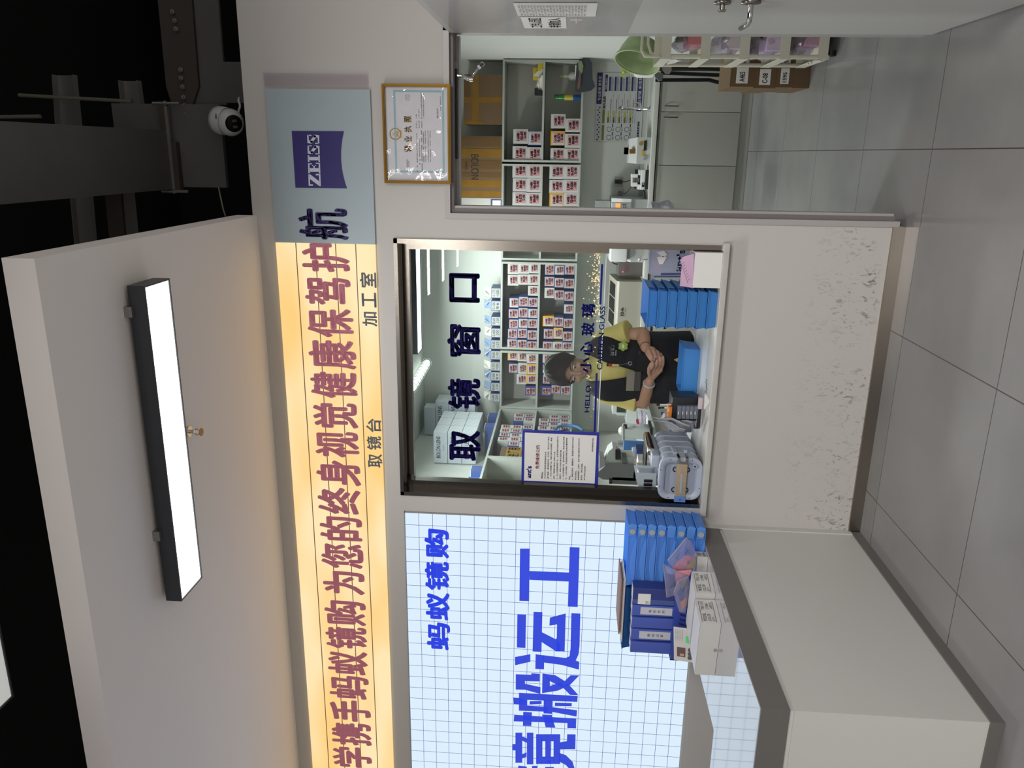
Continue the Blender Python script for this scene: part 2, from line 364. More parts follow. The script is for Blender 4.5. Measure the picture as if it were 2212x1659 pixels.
# door: frame and the leaf that stands open towards the hall
dr = thing('door_1', 'white door standing open into the hall beside the doorway', 'door', (0.48, YF, 0)); dr['kind'] = 'structure'
f = MB()
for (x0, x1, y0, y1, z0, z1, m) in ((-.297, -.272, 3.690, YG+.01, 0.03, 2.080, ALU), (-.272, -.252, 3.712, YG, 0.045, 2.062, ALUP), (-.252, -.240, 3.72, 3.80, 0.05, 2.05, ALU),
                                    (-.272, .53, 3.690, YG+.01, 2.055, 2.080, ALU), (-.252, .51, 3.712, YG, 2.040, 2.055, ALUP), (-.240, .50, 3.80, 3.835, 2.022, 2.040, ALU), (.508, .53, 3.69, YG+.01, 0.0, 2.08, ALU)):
    f.box(x0, x1, y0, y1, z0, z1, m)
f.build('door_frame', dr)
LEAF = mat('door_laminate', (190, 189, 187), 0.32, spec=0.4)
f = MB().box(.500, .540, 2.92, 3.705, 0.012, 2.055, LEAF); leaf = f.build('door_leaf', dr)
FILM = clear_mat('plastic_film', (250, 250, 250), 0.35, 0.15, milky=0.08)
f = MB().box(.4975, .4985, 2.925, 3.69, 1.28, 2.03, FILM); f.build('protective_film', leaf)
f = MB()
a = PX(1560, 4, .5); bq = PX(1622, 3, .5)
f.lathe([(.0, .0), (.028, .0), (.028, .008), (.0, .008)], (.5, 2.955, a.z), INOX, (-1, 0, 0)); f.cyl((.5, 2.955, a.z), (.470, 2.955, a.z), .009, INOX); f.box(.468, .474, 2.945, 2.965, a.z-.012, a.z+.012, INOX, .002)
f.build('thumb_turn', leaf)
f = MB().lathe([(.0, .0), (.033, .0), (.033, .008), (.012, .012), (.011, .012)], (.5, 2.95, bq.z), INOX, (-1, 0, 0))
f.tube([(.49, 2.95, bq.z), (.455, 2.95, bq.z), (.440, 2.955, bq.z), (.432, 2.972, bq.z+.002), (.432, 3.06, bq.z+.006)], .0095, CHROME, 12)
f.build('lever_handle', leaf)
# ================================================================ sign band over the window
def glow_mat(name, c0, c1, st, scale, xaxis=True):
    m = bpy.data.materials.new(name); MATS[name] = m; m.use_nodes = True; nt = m.node_tree; b = nt.nodes['Principled BSDF']
    geo = nt.nodes.new('ShaderNodeNewGeometry'); mp = nt.nodes.new('ShaderNodeMapping'); mp.inputs['Scale'].default_value = scale; nt.links.new(geo.outputs['Position'], mp.inputs[0])
    n = nt.nodes.new('ShaderNodeTexNoise'); n.inputs['Scale'].default_value = 1; n.inputs['Detail'].default_value = 1; nt.links.new(mp.outputs[0], n.inputs['Vector'])
    r = nt.nodes.new('ShaderNodeMapRange'); r.inputs[1].default_value = 0.35; r.inputs[2].default_value = 0.65; nt.links.new(n.outputs['Fac'], r.inputs[0])
    mx = nt.nodes.new('ShaderNodeMix'); mx.data_type = 'RGBA'; nt.links.new(r.outputs[0], mx.inputs[0]); mx.inputs[6].default_value = rgb(c0); mx.inputs[7].default_value = rgb(c1)
    b.inputs['Base Color'].default_value = rgb((50, 42, 30)); b.inputs['Roughness'].default_value = 0.5
    nt.links.new(mx.outputs[2], b.inputs['Emission Color']); b.inputs['Emission Strength'].default_value = st; return m
LITY = glow_mat('backlit_yellow_film', (250, 224, 174), (247, 202, 124), 0.80, (1.6, 1, 5.0))
LITP = mat('backlit_purple_lettering', (110, 50, 70), 0.5, emit=((136, 84, 92), 0.72))
LITG = mat('backlit_grey_lettering', (70, 74, 78), 0.5, emit=((84, 86, 88), 0.6))
LITL = mat('backlit_seam', (60, 45, 30), 0.5, emit=((96, 68, 44), 0.7))
BANN = mat('unlit_pale_blue_banner', (164, 178, 184), 0.35, noise=((5, 5, 1.5), 0.03), spec=0.4)
sg = thing('shop_sign', 'long sign band above the window, half backlit yellow, half pale blue', 'sign', (-1.9, YF, 2.41))
ys = 3.686
f = MB().box(-4.5, -0.424, ys, YF, 2.414, 2.893, LITY)
for z in (2.795, 2.701, 2.603, 2.506):
    f.box(-4.5, -0.424, ys-.0008, ys, z-.0022, z+.0022, LITL)
f.build('backlit_panel', sg)
f = MB()
for ch, x0, x1, y0, y1 in (('护', 652, 756, 525.5, 588), ('驾', 658.5, 758, 599.7, 659), ('保', 663.7, 764, 666.8, 729), ('康', 666, 769.7, 735, 797), ('健', 670.7, 772, 803.5, 860),
    ('觉', 676, 773.8, 870, 925), ('视', 680, 776, 932.5, 988), ('身', 683, 779.8, 994.8, 1049), ('终', 686, 780, 1053, 1110.6), ('的', 690.6, 782.7, 1116, 1168), ('您', 693.5, 785, 1175, 1228),
    ('为', 697.8, 788, 1234, 1284), ('购', 700.7, 790.7, 1297.7, 1350.8), ('镜', 703, 793.5, 1354.4, 1401.4), ('蚁', 708, 795, 1406.8, 1457.4), ('蚂', 711.5, 797, 1460, 1510), ('手', 713, 800.8, 1512.7, 1558.6),
    ('携', 716.6, 802.6, 1562, 1610), ('学', 718.4, 803.3, 1613.8, 1658)):
    textp(f, ch, LITP, x0, x1, y0, y1, ys-.0015, 0.032)
for i, ch in enumerate('大'): textp(f, ch, LITP, 720, 804, 1664, 1708, ys-.0015, 0.024)
f.build('slogan_lettering', sg)
f = MB()
for ch, x0, x1, y0, y1 in (('室', 777, 813, 588.5, 621.7), ('工', 781.5, 813, 632, 664), ('加', 782.6, 814.8, 673.8, 705)):
    textp(f, ch, LITG, x0, x1, y0, y1, ys-.0015, 0.024)
f.build('workshop_lettering', sg)
f = MB()
for ch, x0, x1, y0, y1 in (('台', 791, 823.5, 904.5, 933.6), ('镜', 792, 823.8, 942, 972), ('取', 794.8, 826, 980.8, 1009.8)):
    textp(f, ch, LITG, x0, x1, y0, y1, ys-.0015, 0.024)
f.build('counter_lettering', sg)
f = MB().box(-0.424, 0.262, ys+.002, YF, 2.412, 2.893, BANN); ban = f.build('unlit_panel', sg)
f = MB()
textp(f, '航', NAVYINK, 644.6, 752.7, 449.9, 517.8, ys, 0.026); f.build('slogan_character', ban)
z5 = lambda a, b_: PY(560+a/3.607, 100+b_/3.607, ys)
f = MB()
arc = [z5(660-34*(1-(2*k/12-1)**2)+23*k/12, 662+445*k/12) for k in range(13)]
f.poly([z5(282, 1102), z5(253, 660)] + arc, NAVYINK)
WHT = mat('banner_white_print', (205, 208, 222), 0.4)
yy = ys-.001
def lz(a, b_):                       # logo letter space: a along the word 0-1, b_ upwards 0-1
    p = z5(480-14*a-(112-24*a+22*a)*b_*0.84, 1090-(1090-680)*a - 0*b_); return V((p.x, yy, p.z))
def serif_letter(x0, w, rects):
    for q in rects: f.poly([lz(x0+w*a, c) for a, c in q], WHT)
R4 = lambda a0, a1, c0, c1: ((a0, c0), (a1, c0), (a1, c1), (a0, c1))
serif_letter(0.0, .235, [R4(.03, .95, .88, 1), R4(.0, 1, 0, .12), ((.0, .1), (.38, .1), (1, .9), (.60, .9)), R4(.03, .15, .65, .9), R4(.88, 1, .1, .38)])
serif_letter(.245, .20, [R4(.0, .95, .88, 1), R4(.0, 1, 0, .12), R4(.15, .5, .1, .9), R4(.5, .78, .45, .56), R4(.85, .95, .68, .9), R4(.9, 1, .1, .35), R4(.7, .78, .35, .66)])
serif_letter(.46, .13, [R4(.0, 1, .88, 1), R4(.0, 1, 0, .12), R4(.25, .75, .1, .9)])
for x0 in (.60, .80):
    serif_letter(x0, .185, [R4(.10, .92, .88, 1), R4(.05, .9, 0, .12), ((.05, .62), (.32, .52), (.38, .9), (.08, .88)), ((.05, .68), (.3, .78), (.97, .36), (.7, .22)), ((.66, .10), (.92, .12), (.96, .42), (.68, .48)), R4(.85, .95, .64, .94), R4(.03, .13, .06, .36)])
f.build('logo_print', ban)
f = MB()
f.poly([PY(568, 157, ys), PY(793, 160, ys), PY(794, 189, ys), PY(570, 187, ys)], clear_mat('clear_tape', (235, 230, 236), 1.0, 0.15, milky=0.35, milk=(190, 182, 186))); f.build('clear_tape', ban)
# ================================================================ grid light box on the left
GRIDM = lines_mat('backlit_grid_panel', (44, 46, 50), (30, 40, 110), [('X', -1.8005, 0.0713, 0.0011), ('Z', 2.3062, 0.0726, 0.0011)], 0.3, emit=((214, 232, 246), 0.79, (52, 66, 140)))
BLU = mat('backlit_blue_lettering', (30, 40, 140), 0.4, emit=((44, 66, 196), 0.75))
lb = thing('light_box', 'white backlit grid light box with large blue characters above counter', 'light box', (-3.0, YF, 0.79))
yb = 3.688
f = MB().box(-5.4, -1.803, yb, YF-.001, 0.789, 2.306, GRIDM); f.build('grid_panel', lb)
f = MB().box(-5.4, -1.799, yb-.003, YF-.001, 2.306, 2.310, GPL).box(-1.803, -1.799, yb-.003, YF-.001, 0.80, 2.31, GPL); f.build('edge_trim', lb)
zl = lambda a, b_: PY(850+a/2.9156, 1090+b_/2.9156, yb-.0015)
f = MB()
def P_(*q): f.poly([zl(a, c) for a, c in q], BLU)
def B_(a0, a1, c0, c1): P_((a0, c0), (a1, c0), (a1, c1), (a0, c1))
P_((797, 277), (858, 277), (854, 608), (793, 606)); P_((1110, 268), (1172, 270), (1160, 645), (1098, 642)); P_((856, 418), (1108, 428), (1106, 485), (856, 474))
P_((780, 690), (835, 692), (831, 903), (777, 900)); P_((882, 675), (938, 677), (932, 928), (876, 925))
P_((934, 803), (1022, 848), (1024, 925), (932, 865)); P_((1022, 848), (1026, 840), (1078, 925), (1022, 925)); P_((985, 712), (1085, 685), (1078, 925), (1026, 925), (1030, 755), (982, 762))
P_((765, 960), (862, 942), (862, 990), (766, 1012)); P_((895, 942), (950, 950), (948, 1038), (893, 1035)); P_((940, 948), (1085, 966), (1168, 1040), (1060, 1010), (940, 994))
P_((1085, 966), (1108, 955), (1115, 905), (1120, 684), (1177, 686), (1172, 890), (1165, 945), (1148, 982), (1170, 990), (1168, 1041))
P_((760, 1325), (1152, 1347), (1150, 1378), (757, 1365)); P_((1095, 1370), (1150, 1372), (1150, 1410), (1095, 1408)); P_((817, 1305), (872, 1308), (868, 1395), (815, 1393)); P_((935, 1322), (1000, 1325), (1000, 1345), (1020, 1405), (958, 1402), (948, 1360))
P_((790, 1185), (1160, 1205), (1158, 1243), (790, 1228)); P_((790, 1262), (1000, 1276), (1156, 1295), (1153, 1335), (1000, 1306), (790, 1298)); P_((755, 1215), (843, 1222), (842, 1262), (757, 1256)); P_((791, 1225), (843, 1226), (842, 1268), (791, 1266))
P_((946, 1228), (1003, 1234), (1000, 1318), (945, 1315)); P_((857, 1238), (933, 1236), (932, 1256), (857, 1259)); P_((1017, 1247), (1123, 1250), (1122, 1270), (1016, 1268))
P_((770, 1068), (868, 1072), (868, 1062), (921, 1066), (920, 1114), (828, 1112), (828, 1166), (770, 1165)); P_((828, 1128), (926, 1150), (925, 1193), (828, 1166))
P_((938, 1063), (1020, 1075), (1090, 1118), (1165, 1200), (1112, 1198), (1066, 1152), (985, 1112)); P_((936, 1188), (1035, 1172), (1110, 1138), (1170, 1076), (1115, 1075), (1078, 1112), (985, 1142)); P_((938, 1063), (985, 1100), (985, 1150), (936, 1188))
B_(840, 881, 1436, 1636); B_(768, 811, 1436, 1626); P_((811, 1460), (840, 1472), (840, 1500), (811, 1488)); P_((810, 1572), (838, 1560), (838, 1588), (810, 1600)); B_(750, 770, 1508, 1548)
for a0, a1 in ((898, 938), (956, 990), (1008, 1050)): B_(a0, a1, 1446, 1634)
B_(930, 1012, 1446, 1491); B_(930, 1012, 1587, 1634)
P_((1048, 1497), (1092, 1490), (1094, 1446), (1147, 1447), (1145, 1541), (1048, 1541)); P_((1042, 1563), (1086, 1578), (1128, 1620), (1142, 1665), (1110, 1668), (1085, 1640), (1042, 1618))
P_((786, 1644), (840, 1650), (838, 1760), (782, 1700)); B_(872, 905, 1646, 1780); B_(955, 1010, 1652, 1780); B_(870, 1140, 1700, 1745)
f.build('large_lettering', lb)
f = MB()
for ch, q in (('购', (195, 350, 153, 338)), ('镜', (197, 352, 358, 540)), ('蚁', (203, 355, 553, 728)), ('蚂', (210, 357, 742, 915))):
    textp(f, ch, BLU, 850+q[0]/2.9156, 850+q[1]/2.9156, 1090+q[2]/2.9156, 1090+q[3]/2.9156, yb-.0015, 0.036)
f.build('shop_name_lettering', lb)
# ================================================================ licence in a gold frame
GOLD = mat('gold_frame', (112, 84, 32), 0.34, 0.85); GOLDP = mat('gold_print', (176, 136, 50), 0.4, 0.4)
lx0, lx1, lz0, lz1 = -.1415, .2875, 2.048, 2.356
lc = thing('framed_licence', 'business licence in a thin gold frame on the wall above the doorway', 'picture frame', (.07, YF, lz0))
f = MB()
for w0, w1, y0 in ((0, .013, 3.672), (.004, .009, 3.668)):
    f.ring(lx0+w0, lx1-w0, lz0+w0, lz1-w0, w1-w0, y0, 3.688, GOLD)
f.build('frame', lc)
f = MB().box(lx0+.01, lx1-.01, 3.684, 3.688, lz0+.01, lz1-.01, mat('licence_paper', (212, 210, 214), 0.7)); pg = f.build('certificate', lc)
LT = mat('licence_teal_print', (150, 186, 194), 0.7)
zc5 = lambda a, b_: (800+a/6.143, 150+b_/6.143)
def tl5(m, body, a0, a1, b0, b1, bold=.01): textp(f, body, m, 800+a0/6.143, 800+a1/6.143, 150+b0/6.143, 150+b1/6.143, 3.6832, bold)
f = MB(); f.ring(lx0+.048, lx1-.026, lz0+.03, lz1-.05, .009, 3.6834, 3.684, LT)
for ch, b0, b1 in (('照', 620, 705), ('执', 750, 835), ('业', 885, 965), ('营', 1010, 1095)): tl5(GOLDP, ch, 448, 548, b0, b1, .026)
for (a0, a1, b0, b1, t) in ((480, 498, 1195, 1365, '统一社会信用代码'), (505, 517, 1215, 1355, '91440300MA5G2X8Y'), (612, 628, 850, 1365, '名　称　眼镜有限公司宁波市分公司'), (645, 660, 920, 1265, '类　型　有限责任公司分公司'), (676, 692, 810, 1370, '经营范围　眼镜及配件零售，验配，修理'),
        (700, 714, 830, 1230, '眼镜销售，日用品零售，钟表眼镜修理服务'), (725, 738, 810, 1230, '（依法须经批准的项目，经相关部门批准后'), (760, 774, 810, 1230, '方可开展经营活动，具体经营项目以批准文件'), (788, 802, 820, 1225, '或许可证件为准）一般项目：眼镜制造'),
        (603, 618, 595, 780, '负 责 人　王某'), (638, 653, 525, 780, '成立日期　二零二四年'), (672, 686, 310, 780, '经营场所　浙江省宁波市海曙区某某路商场'), (698, 712, 320, 650, '二层某某号铺位自主申报'), (880, 902, 515, 650, '登记机关'), (922, 940, 360, 550, '2024年08月07日'),
        (462, 470, 330, 415, '扫描市场主体身份'), (480, 488, 330, 415, '码了解更多登记、'), (498, 506, 330, 415, '备案、许可、监管'), (515, 523, 330, 415, '信息，体验更多')):
    tl5(INK, t, a0, a1, b0, b1, .004)
pc = PY(*zc5(330, 857), 3.6832); f.tube([pc+V((.024*cos(k*pi/12), 0, .024*sin(k*pi/12))) for k in range(24)], .0022, GOLDP, 5, True)
for k, (dx, dz, r) in enumerate(((0, .008, .0035), (-.008, .002, .002), (.008, .002, .002), (-.005, .012, .002), (.005, .012, .002))):
    f.poly([pc+V((dx+rr*cos(pi/2+i*pi/5), -.001, dz+rr*sin(pi/2+i*pi/5))) for i in range(10) for rr in [r if i % 2 == 0 else r*.45]], GOLDP)
f.box(pc.x-.012, pc.x+.012, 3.6825, 3.684, pc.z-.014, pc.z-.006, GOLDP); f.box(pc.x-.016, pc.x+.016, 3.6825, 3.684, pc.z-.028, pc.z-.022, GOLDP)
f.build('print', pg)
def crinkle():
    g = MB(); nx, nz = 40, 30
    vs = [(lx0+.011+(lx1-lx0-.022)*i/nx, 3.6765+.0016*sin(i*.55+1.3*sin(j*.4))*sin(j*.35+i*.12), lz0+.011+(lz1-lz0-.022)*j/nz) for j in range(nz+1) for i in range(nx+1)]
    g.add(vs, [(j*(nx+1)+i, j*(nx+1)+i+1, (j+1)*(nx+1)+i+1, (j+1)*(nx+1)+i) for j in range(nz) for i in range(nx)], clear_mat('wavy_clear_film', (254, 254, 254), 1.0, 0.01), True)
    return g
crinkle().build('clear_cover', lc)
# ================================================================ notice stuck on the glass
nt_ = thing('notice', 'white notice with a thick blue border stuck on the lower left of the glass', 'notice', PY(1290, 1050, 3.81))
yn = 3.806
n4 = lambda a, b_, y=yn: PY(1100+a/8.295, 900+b_/8.295, y)
f = MB().prism([n4(235, 240), n4(1615, 290), n4(1590, 1270), n4(215, 1210)], (0, .006, 0), BLUEV); f.build('blue_board', nt_)
f = MB().prism([n4(280, 285, yn-.0005), n4(1570, 340, yn-.0005), n4(1530, 1200, yn-.0005), n4(265, 1145, yn-.0005)], (0, .0005, 0), PAPER); pp = f.build('paper', nt_)
RED = mat('red_print', (186, 34, 44), 0.7); GRYI = mat('grey_print', (84, 80, 84), 0.7)
f = MB()
def nline(m, body, ac, h, b0, b1, bold=.006):
    sl = .036
    def q(a, bb): return n4(a+sl*(900-bb)*-1*0, bb, yn-.001)
    da = -.036*(b1-b0)*.0
    text4(f, body, m, q(ac-h, b1), q(ac-h+12, b0), q(ac+h, b1), q(ac+h+12, b0), bold)
nline(RED, '免费维修公约', 502, 36, 510, 938, .022)
nline(BLUEV, "ant's", 345, 46, 885, 1105, .045)
for ac, b0, b1, t in ((585, 985, 1110, '尊敬顾客：'), (640, 630, 1110, '本公司对外承接免费眼镜维修业务'), (694, 350, 1112, '鉴于维修、清洗维修存在一定风险，特作出如下规定。'), (745, 365, 1115, '1、非本公司销售产品，维修过程中出现褪色、龟裂、'), (802, 620, 1117, '损坏，断裂等问题本公司概不负责。'),
        (858, 355, 1120, '2、本公司销售眼镜产品，在质保期内维修过程中出'), (912, 590, 1122, '现损坏，按照公司规定售后流程处理。'), (968, 360, 1125, '3、本公司销售产品，超过质保时间，维修过程出现损'), (1020, 380, 1125, '坏，公司不赔偿，可根据具体情况协商优惠购同类'), (1075, 1055, 1130, '商品。'),
        (1130, 365, 1135, '4、维修过程中，需要配件，更换配件按配件价格收'), (1185, 965, 1138, '相应的费用。'), (1240, 390, 1138, '维修眼镜是人工操作，很多问题在维修前已经存在内'), (1292, 835, 1140, '部损伤，请相互理解。'), (1346, 885, 1142, '本公约即日起生效'), (1490, 385, 630, '蚂蚁镜购技术部')):
    nline(GRYI if ac < 1400 else INK, t, ac, 15, b0, b1, .012)
pl = n4(345, 1085, yn-.0012); f.sph(pl, .0032, PAPER, (1, .15, 1), 10)
f.build('print', pp)
# ================================================================ papers on the door leaf (x = 0.5 plane)
def leaf_paper(name, y0, y1, z0, z1, label, lines, curl):
    t = thing(name, label, 'paper notice', (.497, (y0+y1)/2, z0))
    g = MB(); n = 10
    def xx(u): return .4968-curl*(u**3)
    for i in range(n):
        u0, u1 = i/n, (i+1)/n
        g.add([(xx(u0), y0+(y1-y0)*u0, z0), (xx(u1), y0+(y1-y0)*u1, z0), (xx(u1), y0+(y1-y0)*u1, z1), (xx(u0), y0+(y1-y0)*u0, z1)], [(0, 1, 2, 3)], PAPER, True)
    sh = g.build('sheet', t)
    g = MB()
    for (u0, u1, v0, v1, body, bold) in lines:
        x = .4955-curl
        text4(g, body, INK, (x, y0+(y1-y0)*u1, z0+(z1-z0)*v1), (x, y0+(y1-y0)*u0, z0+(z1-z0)*v1), (x, y0+(y1-y0)*u1, z0+(z1-z0)*v0), (x, y0+(y1-y0)*u0, z0+(z1-z0)*v0), bold)
    g.build('print', sh)
rows = [(.10, .93, .93-i*.038, .955-i*.038, '姓名　日期　检查项目　完成情况　签名'[:8+(i*3) % 9], .0) for i in range(22)]
leaf_paper('checklist_paper', 2.975, 3.235, 1.43, 1.722, 'large printed checklist sheet taped high on the open white door', rows, .002)
leaf_paper('handwritten_paper', 3.262, 3.545, 1.541, 1.715, 'smaller handwritten paper on the open door beyond the checklist', [(.08, .9, .55, .85, '工作人员区', .012), (.1, .9, .12, .42, '非请勿入', .012)], .0)
CR = MB().box(.496, .4995, 3.30, 3.40, 1.500, 1.504, PAPER).box(.496, .4995, 3.325, 3.335, 1.480, 1.525, PAPER)
tag(CR.build('tape_cross'), 'small white tape cross below the handwritten paper on the door', 'tape')
# ================================================================ door closer under the door head
dc = thing('door_closer', 'broken chrome door closer arm hanging from the top of the door frame', 'door closer', (.15, 3.78, 2.022))
c0 = PY(978, 170, 3.78)
f = MB().box(-.03, .36, 3.765, 3.795, 2.030, 2.046, BLK, .003).box(.36, .39, 3.768, 3.793, 2.031, 2.046, GPL); f.build('track', dc)
k = lambda a, b_: PY(960+a/13.825, 70+b_/13.825, 3.77)
f = MB().cyl(k(390, 1290), k(520, 1300), .009, CHROME).cyl(k(400, 1290), k(440, 1290), .012, CHROME)
f.tube([k(520, 1300), k(700, 1380), k(800, 1400)], .008, CHROME, 10).tube([k(790, 1395), k(880, 1230), k(1010, 1080)], .006, CHROME, 10); f.cyl(k(750, 1400), k(850, 1400), .010, CHROME)
f.build('arm', dc)
f = MB(); a, c = k(1010, 1060), k(1170, 910); d = (c-a); w = V((d.z, 0, -d.x)).normalized()*.009
f.prism([a+w, c+w, c-w, a-w], (0, .004, 0), CHROME).prism([a+w*1.0+d*.35, c+w*.7-d*.05, c-w*.7-d*.05, a-w+d*.35], (0, -.001, 0), BLK); f.build('bracket', dc)
# ================================================================ ceiling lamps
LAMPE = mat('lamp_diffuser', (240, 244, 248), 0.5, emit=((244, 250, 255), 2.6)); LAMPH = mat('lamp_housing', (44, 46, 52), 0.4)
def lamp(name, label, x0, x1, y0, y1, z, h, clips=None, group=None, em=LAMPE):
    t = thing(name, label, 'ceiling light', ((x0+x1)/2, (y0+y1)/2, z), group)
    g = MB().ring(x0, x1, 0, 1, .001, 0, 1, LAMPH) if 0 else MB()
    g.box(x0, x0+.006, y0, y1, z, z+h, LAMPH); g.box(x1-.006, x1, y0, y1, z, z+h, LAMPH); g.box(x0+.006, x1-.006, y0, y0+.006, z, z+h, LAMPH); g.box(x0+.006, x1-.006, y1-.006, y1, z, z+h, LAMPH); g.box(x0+.006, x1-.006, y0+.006, y1-.006, z+.02, z+h, LAMPH)
    g.build('housing', t); MB().box(x0+.006, x1-.006, y0+.006, y1-.006, z+.004, z+.012, em).build('diffuser', t)
    for cx in clips or (): MB().box(cx-.018, cx+.018, y0-.012, y0+.02, z+h-.012, 2.98, GALV).build('mounting_clip', t)
    return t
lamp('ceiling_light', 'long slim dark-framed lamp glowing white under the pale ceiling', -1.632, -.442, 2.505, 2.678, 2.905, .06, (-.53, -1.36))
lamp('ceiling_light', 'lamp whose bright corner pokes in beside the dark ceiling', -1.668, -.35, 1.80, 1.985, 3.20, .07, em=mat('dim_lamp_diffuser', (200, 202, 200), .5, emit=((225, 226, 222), .33)))
for i, (x, y, z) in enumerate(HALL):
    lamp('ceiling_light', 'slim hall lamp behind viewer; left row mirrored in the glass, right pair added for light', x-.66, x+.66, y-.09, y+.09, z-.04, .06, None, 'hall lamps reflected in the glass')
lamp('ceiling_light', 'slim dark lamp under the workroom ceiling, seen at the top of the window', -1.72, -.70, 6.66, 6.86, 2.80, .10)
# ================================================================ sprinkler
sp = thing('sprinkler_head', 'small brass and chrome sprinkler head poking out of the pale ceiling', 'sprinkler', PZ(404, 932, 2.98))
p = PZ(404, 932, 2.98); f = MB().cyl(p, p-V((0, 0, .012)), .022, CHROME).cyl(p-V((0, 0, .01)), p-V((0, 0, .03)), .008, CHROME); f.build('base', sp)
f = MB()
for s_ in (-1, 1): f.tube([p+V((s_*.006, 0, -.028)), p+V((s_*.013, 0, -.04)), p+V((s_*.004, 0, -.056))], .0025, CHROME, 6)
f.build('yoke', sp); f = MB().cyl(p-V((0, 0, .057)), p-V((0, 0, .060)), .016, GOLDP, 20); f.build('deflector', sp)
# ================================================================ steelwork over the workroom
def steel(name, label, parts):
    xs = parts; t = thing(name, label, 'beam', xs[0][1]); 
    for pn, loc, g in parts: g.build(pn, t)
    return t
f = MB().box(-.205, .085, 2.7, 4.12, 3.56, 3.575, STEEL).box(-.075, -.055, 2.7, 4.12, 3.575, 3.86, STEEL).box(-.205, .085, 2.7, 4.12, 3.86, 3.875, STEEL)
t = thing('steel_beam', 'broad grey steel beam running overhead towards the shop wall', 'beam', (-.06, 3.4, 3.56)); f.build('beam_body', t)
f = MB().box(-.195, .215, 4.10, 4.13, 3.29, 3.86, STEEL).box(-.215, .03, 4.06, 4.10, 3.52, 3.56, STEELD); f.build('end_plate', t)
f = MB().box(-.225, .225, 4.055, 4.075, 3.545, 3.56, GALV).box(-.225, .225, 4.055, 4.06, 3.56, 3.59, STEELD); f.build('clamp_strap', t)
for x in (-.215, .215): MB().cyl((x, 4.06, 3.48), (x, 4.06, 3.62), .008, GALV, 10).cyl((x, 4.06, 3.545), (x, 4.06, 3.558), .014, GALV, 6).build('threaded_rod', t)
t = thing('cross_beam', 'dark bolted steel beam leading away to the right above the wall', 'beam', (.7, 4.15, 3.29))
f = MB().prism([(.215, 4.12, 3.44), (.30, 4.12, 3.40), (1.6, 4.12, 3.38), (1.6, 4.12, 3.56), (.30, 4.12, 3.57), (.215, 4.12, 3.55)], (0, .02, 0), STEELD); bw = f.build('bolted_plate', t)
f = MB().box(.215, 1.6, 4.141, 4.16, 3.27, 3.46, STEEL); f.build('web_plate', t)
for i in range(12):
    q = PY([374, 379, 382, 392, 393, 396, 398, 400, 403, 377, 376, 375][i], [26, 45, 63, 151, 169, 188, 210, 228, 246, -60, -80, -100][i], 4.12)
    MB().cyl(q+V((0, 0, 0)), q-V((0, .012, 0)), .013, GALV, 6).cyl(q-V((0, .012, 0)), q-V((0, .024, 0)), .006, GALV, 8).build('bolt', bw)
f = MB().prism([(.225, 4.14, 3.36), (.42, 4.14, 3.30), (.42, 4.14, 3.10), (.225, 4.14, 3.06)], (0, .02, 0), STEEL); f.build('gusset_plate', t)
cz = lambda a, b_, y: PY(a/2.458, b_/2.458, y)
def channel(name, label, q, y):
    p0, p1, p2, p3 = [cz(a, b_, y) for a, b_ in q]; f = MB().hexa([p0, p1, p1+V((0, .004, 0)), p0+V((0, .004, 0)), p2, p3, p3+V((0, .004, 0)), p2+V((0, .004, 0))], GALV)
    for a, c in ((p0, p2), (p1, p3)): f.hexa([a, a+V((0, -.05, 0)), a+V((0, -.05, -.006)), a+V((0, 0, -.006)), c, c+V((0, -.05, 0)), c+V((0, -.05, -.006)), c+V((0, 0, -.006))], GALV)
    tag(f.build(name), label, 'steel channel')
channel('steel_channel', 'upper galvanised steel channel in the black ceiling void', [(300, 400), (405, 400), (320, 690), (435, 690)], 5.0)
channel('steel_channel', 'lower darker steel channel in the black ceiling void', [(650, 430), (745, 430), (680, 705), (785, 705)], 4.9)
channel('steel_channel', 'dim steel channel on the left of the broad grey beam', [(395, 1035), (490, 1035), (420, 1300), (512, 1290)], 5.0)
f = MB().hexa([cz(*q, y) for y in (3.9, 3.98) for q in ((555, 1020), (715, 1020), (738, 1262), (580, 1268))], STEEL); f.hexa([cz(a, b_, 3.88) + V((0, e, 0)) for e in (0, .02) for a, b_ in ((555, 1020), (640, 1022), (662, 1265), (580, 1268))], STEELD)
tag(f.build('stub_beam'), 'short grey steel stub between the broad beam and the pale ceiling edge', 'beam')
for lab, q0, q1, y in (('thin pale hanging rod crossing the upper channel', (100, 505), (700, 538), 4.85), ('short pale rod end high on the left of the black void', (-100, 622), (215, 618), 4.6)):
    tag(MB().cyl(cz(*q0, y), cz(*q1, y), .011, mat('dull_rod', (120, 118, 104), 0.5), 10).build('hanging_rod'), lab, 'rod')
tag(MB().tube([cz(*q, 3.95) for q in ((1160, 990), (1172, 1050), (1185, 1110), (1200, 1155))], .004, mat('pale_cable', (150, 146, 130), 0.6), 6).build('cable'), 'thin pale cable hanging from the steel plate down to the ceiling edge', 'cable')
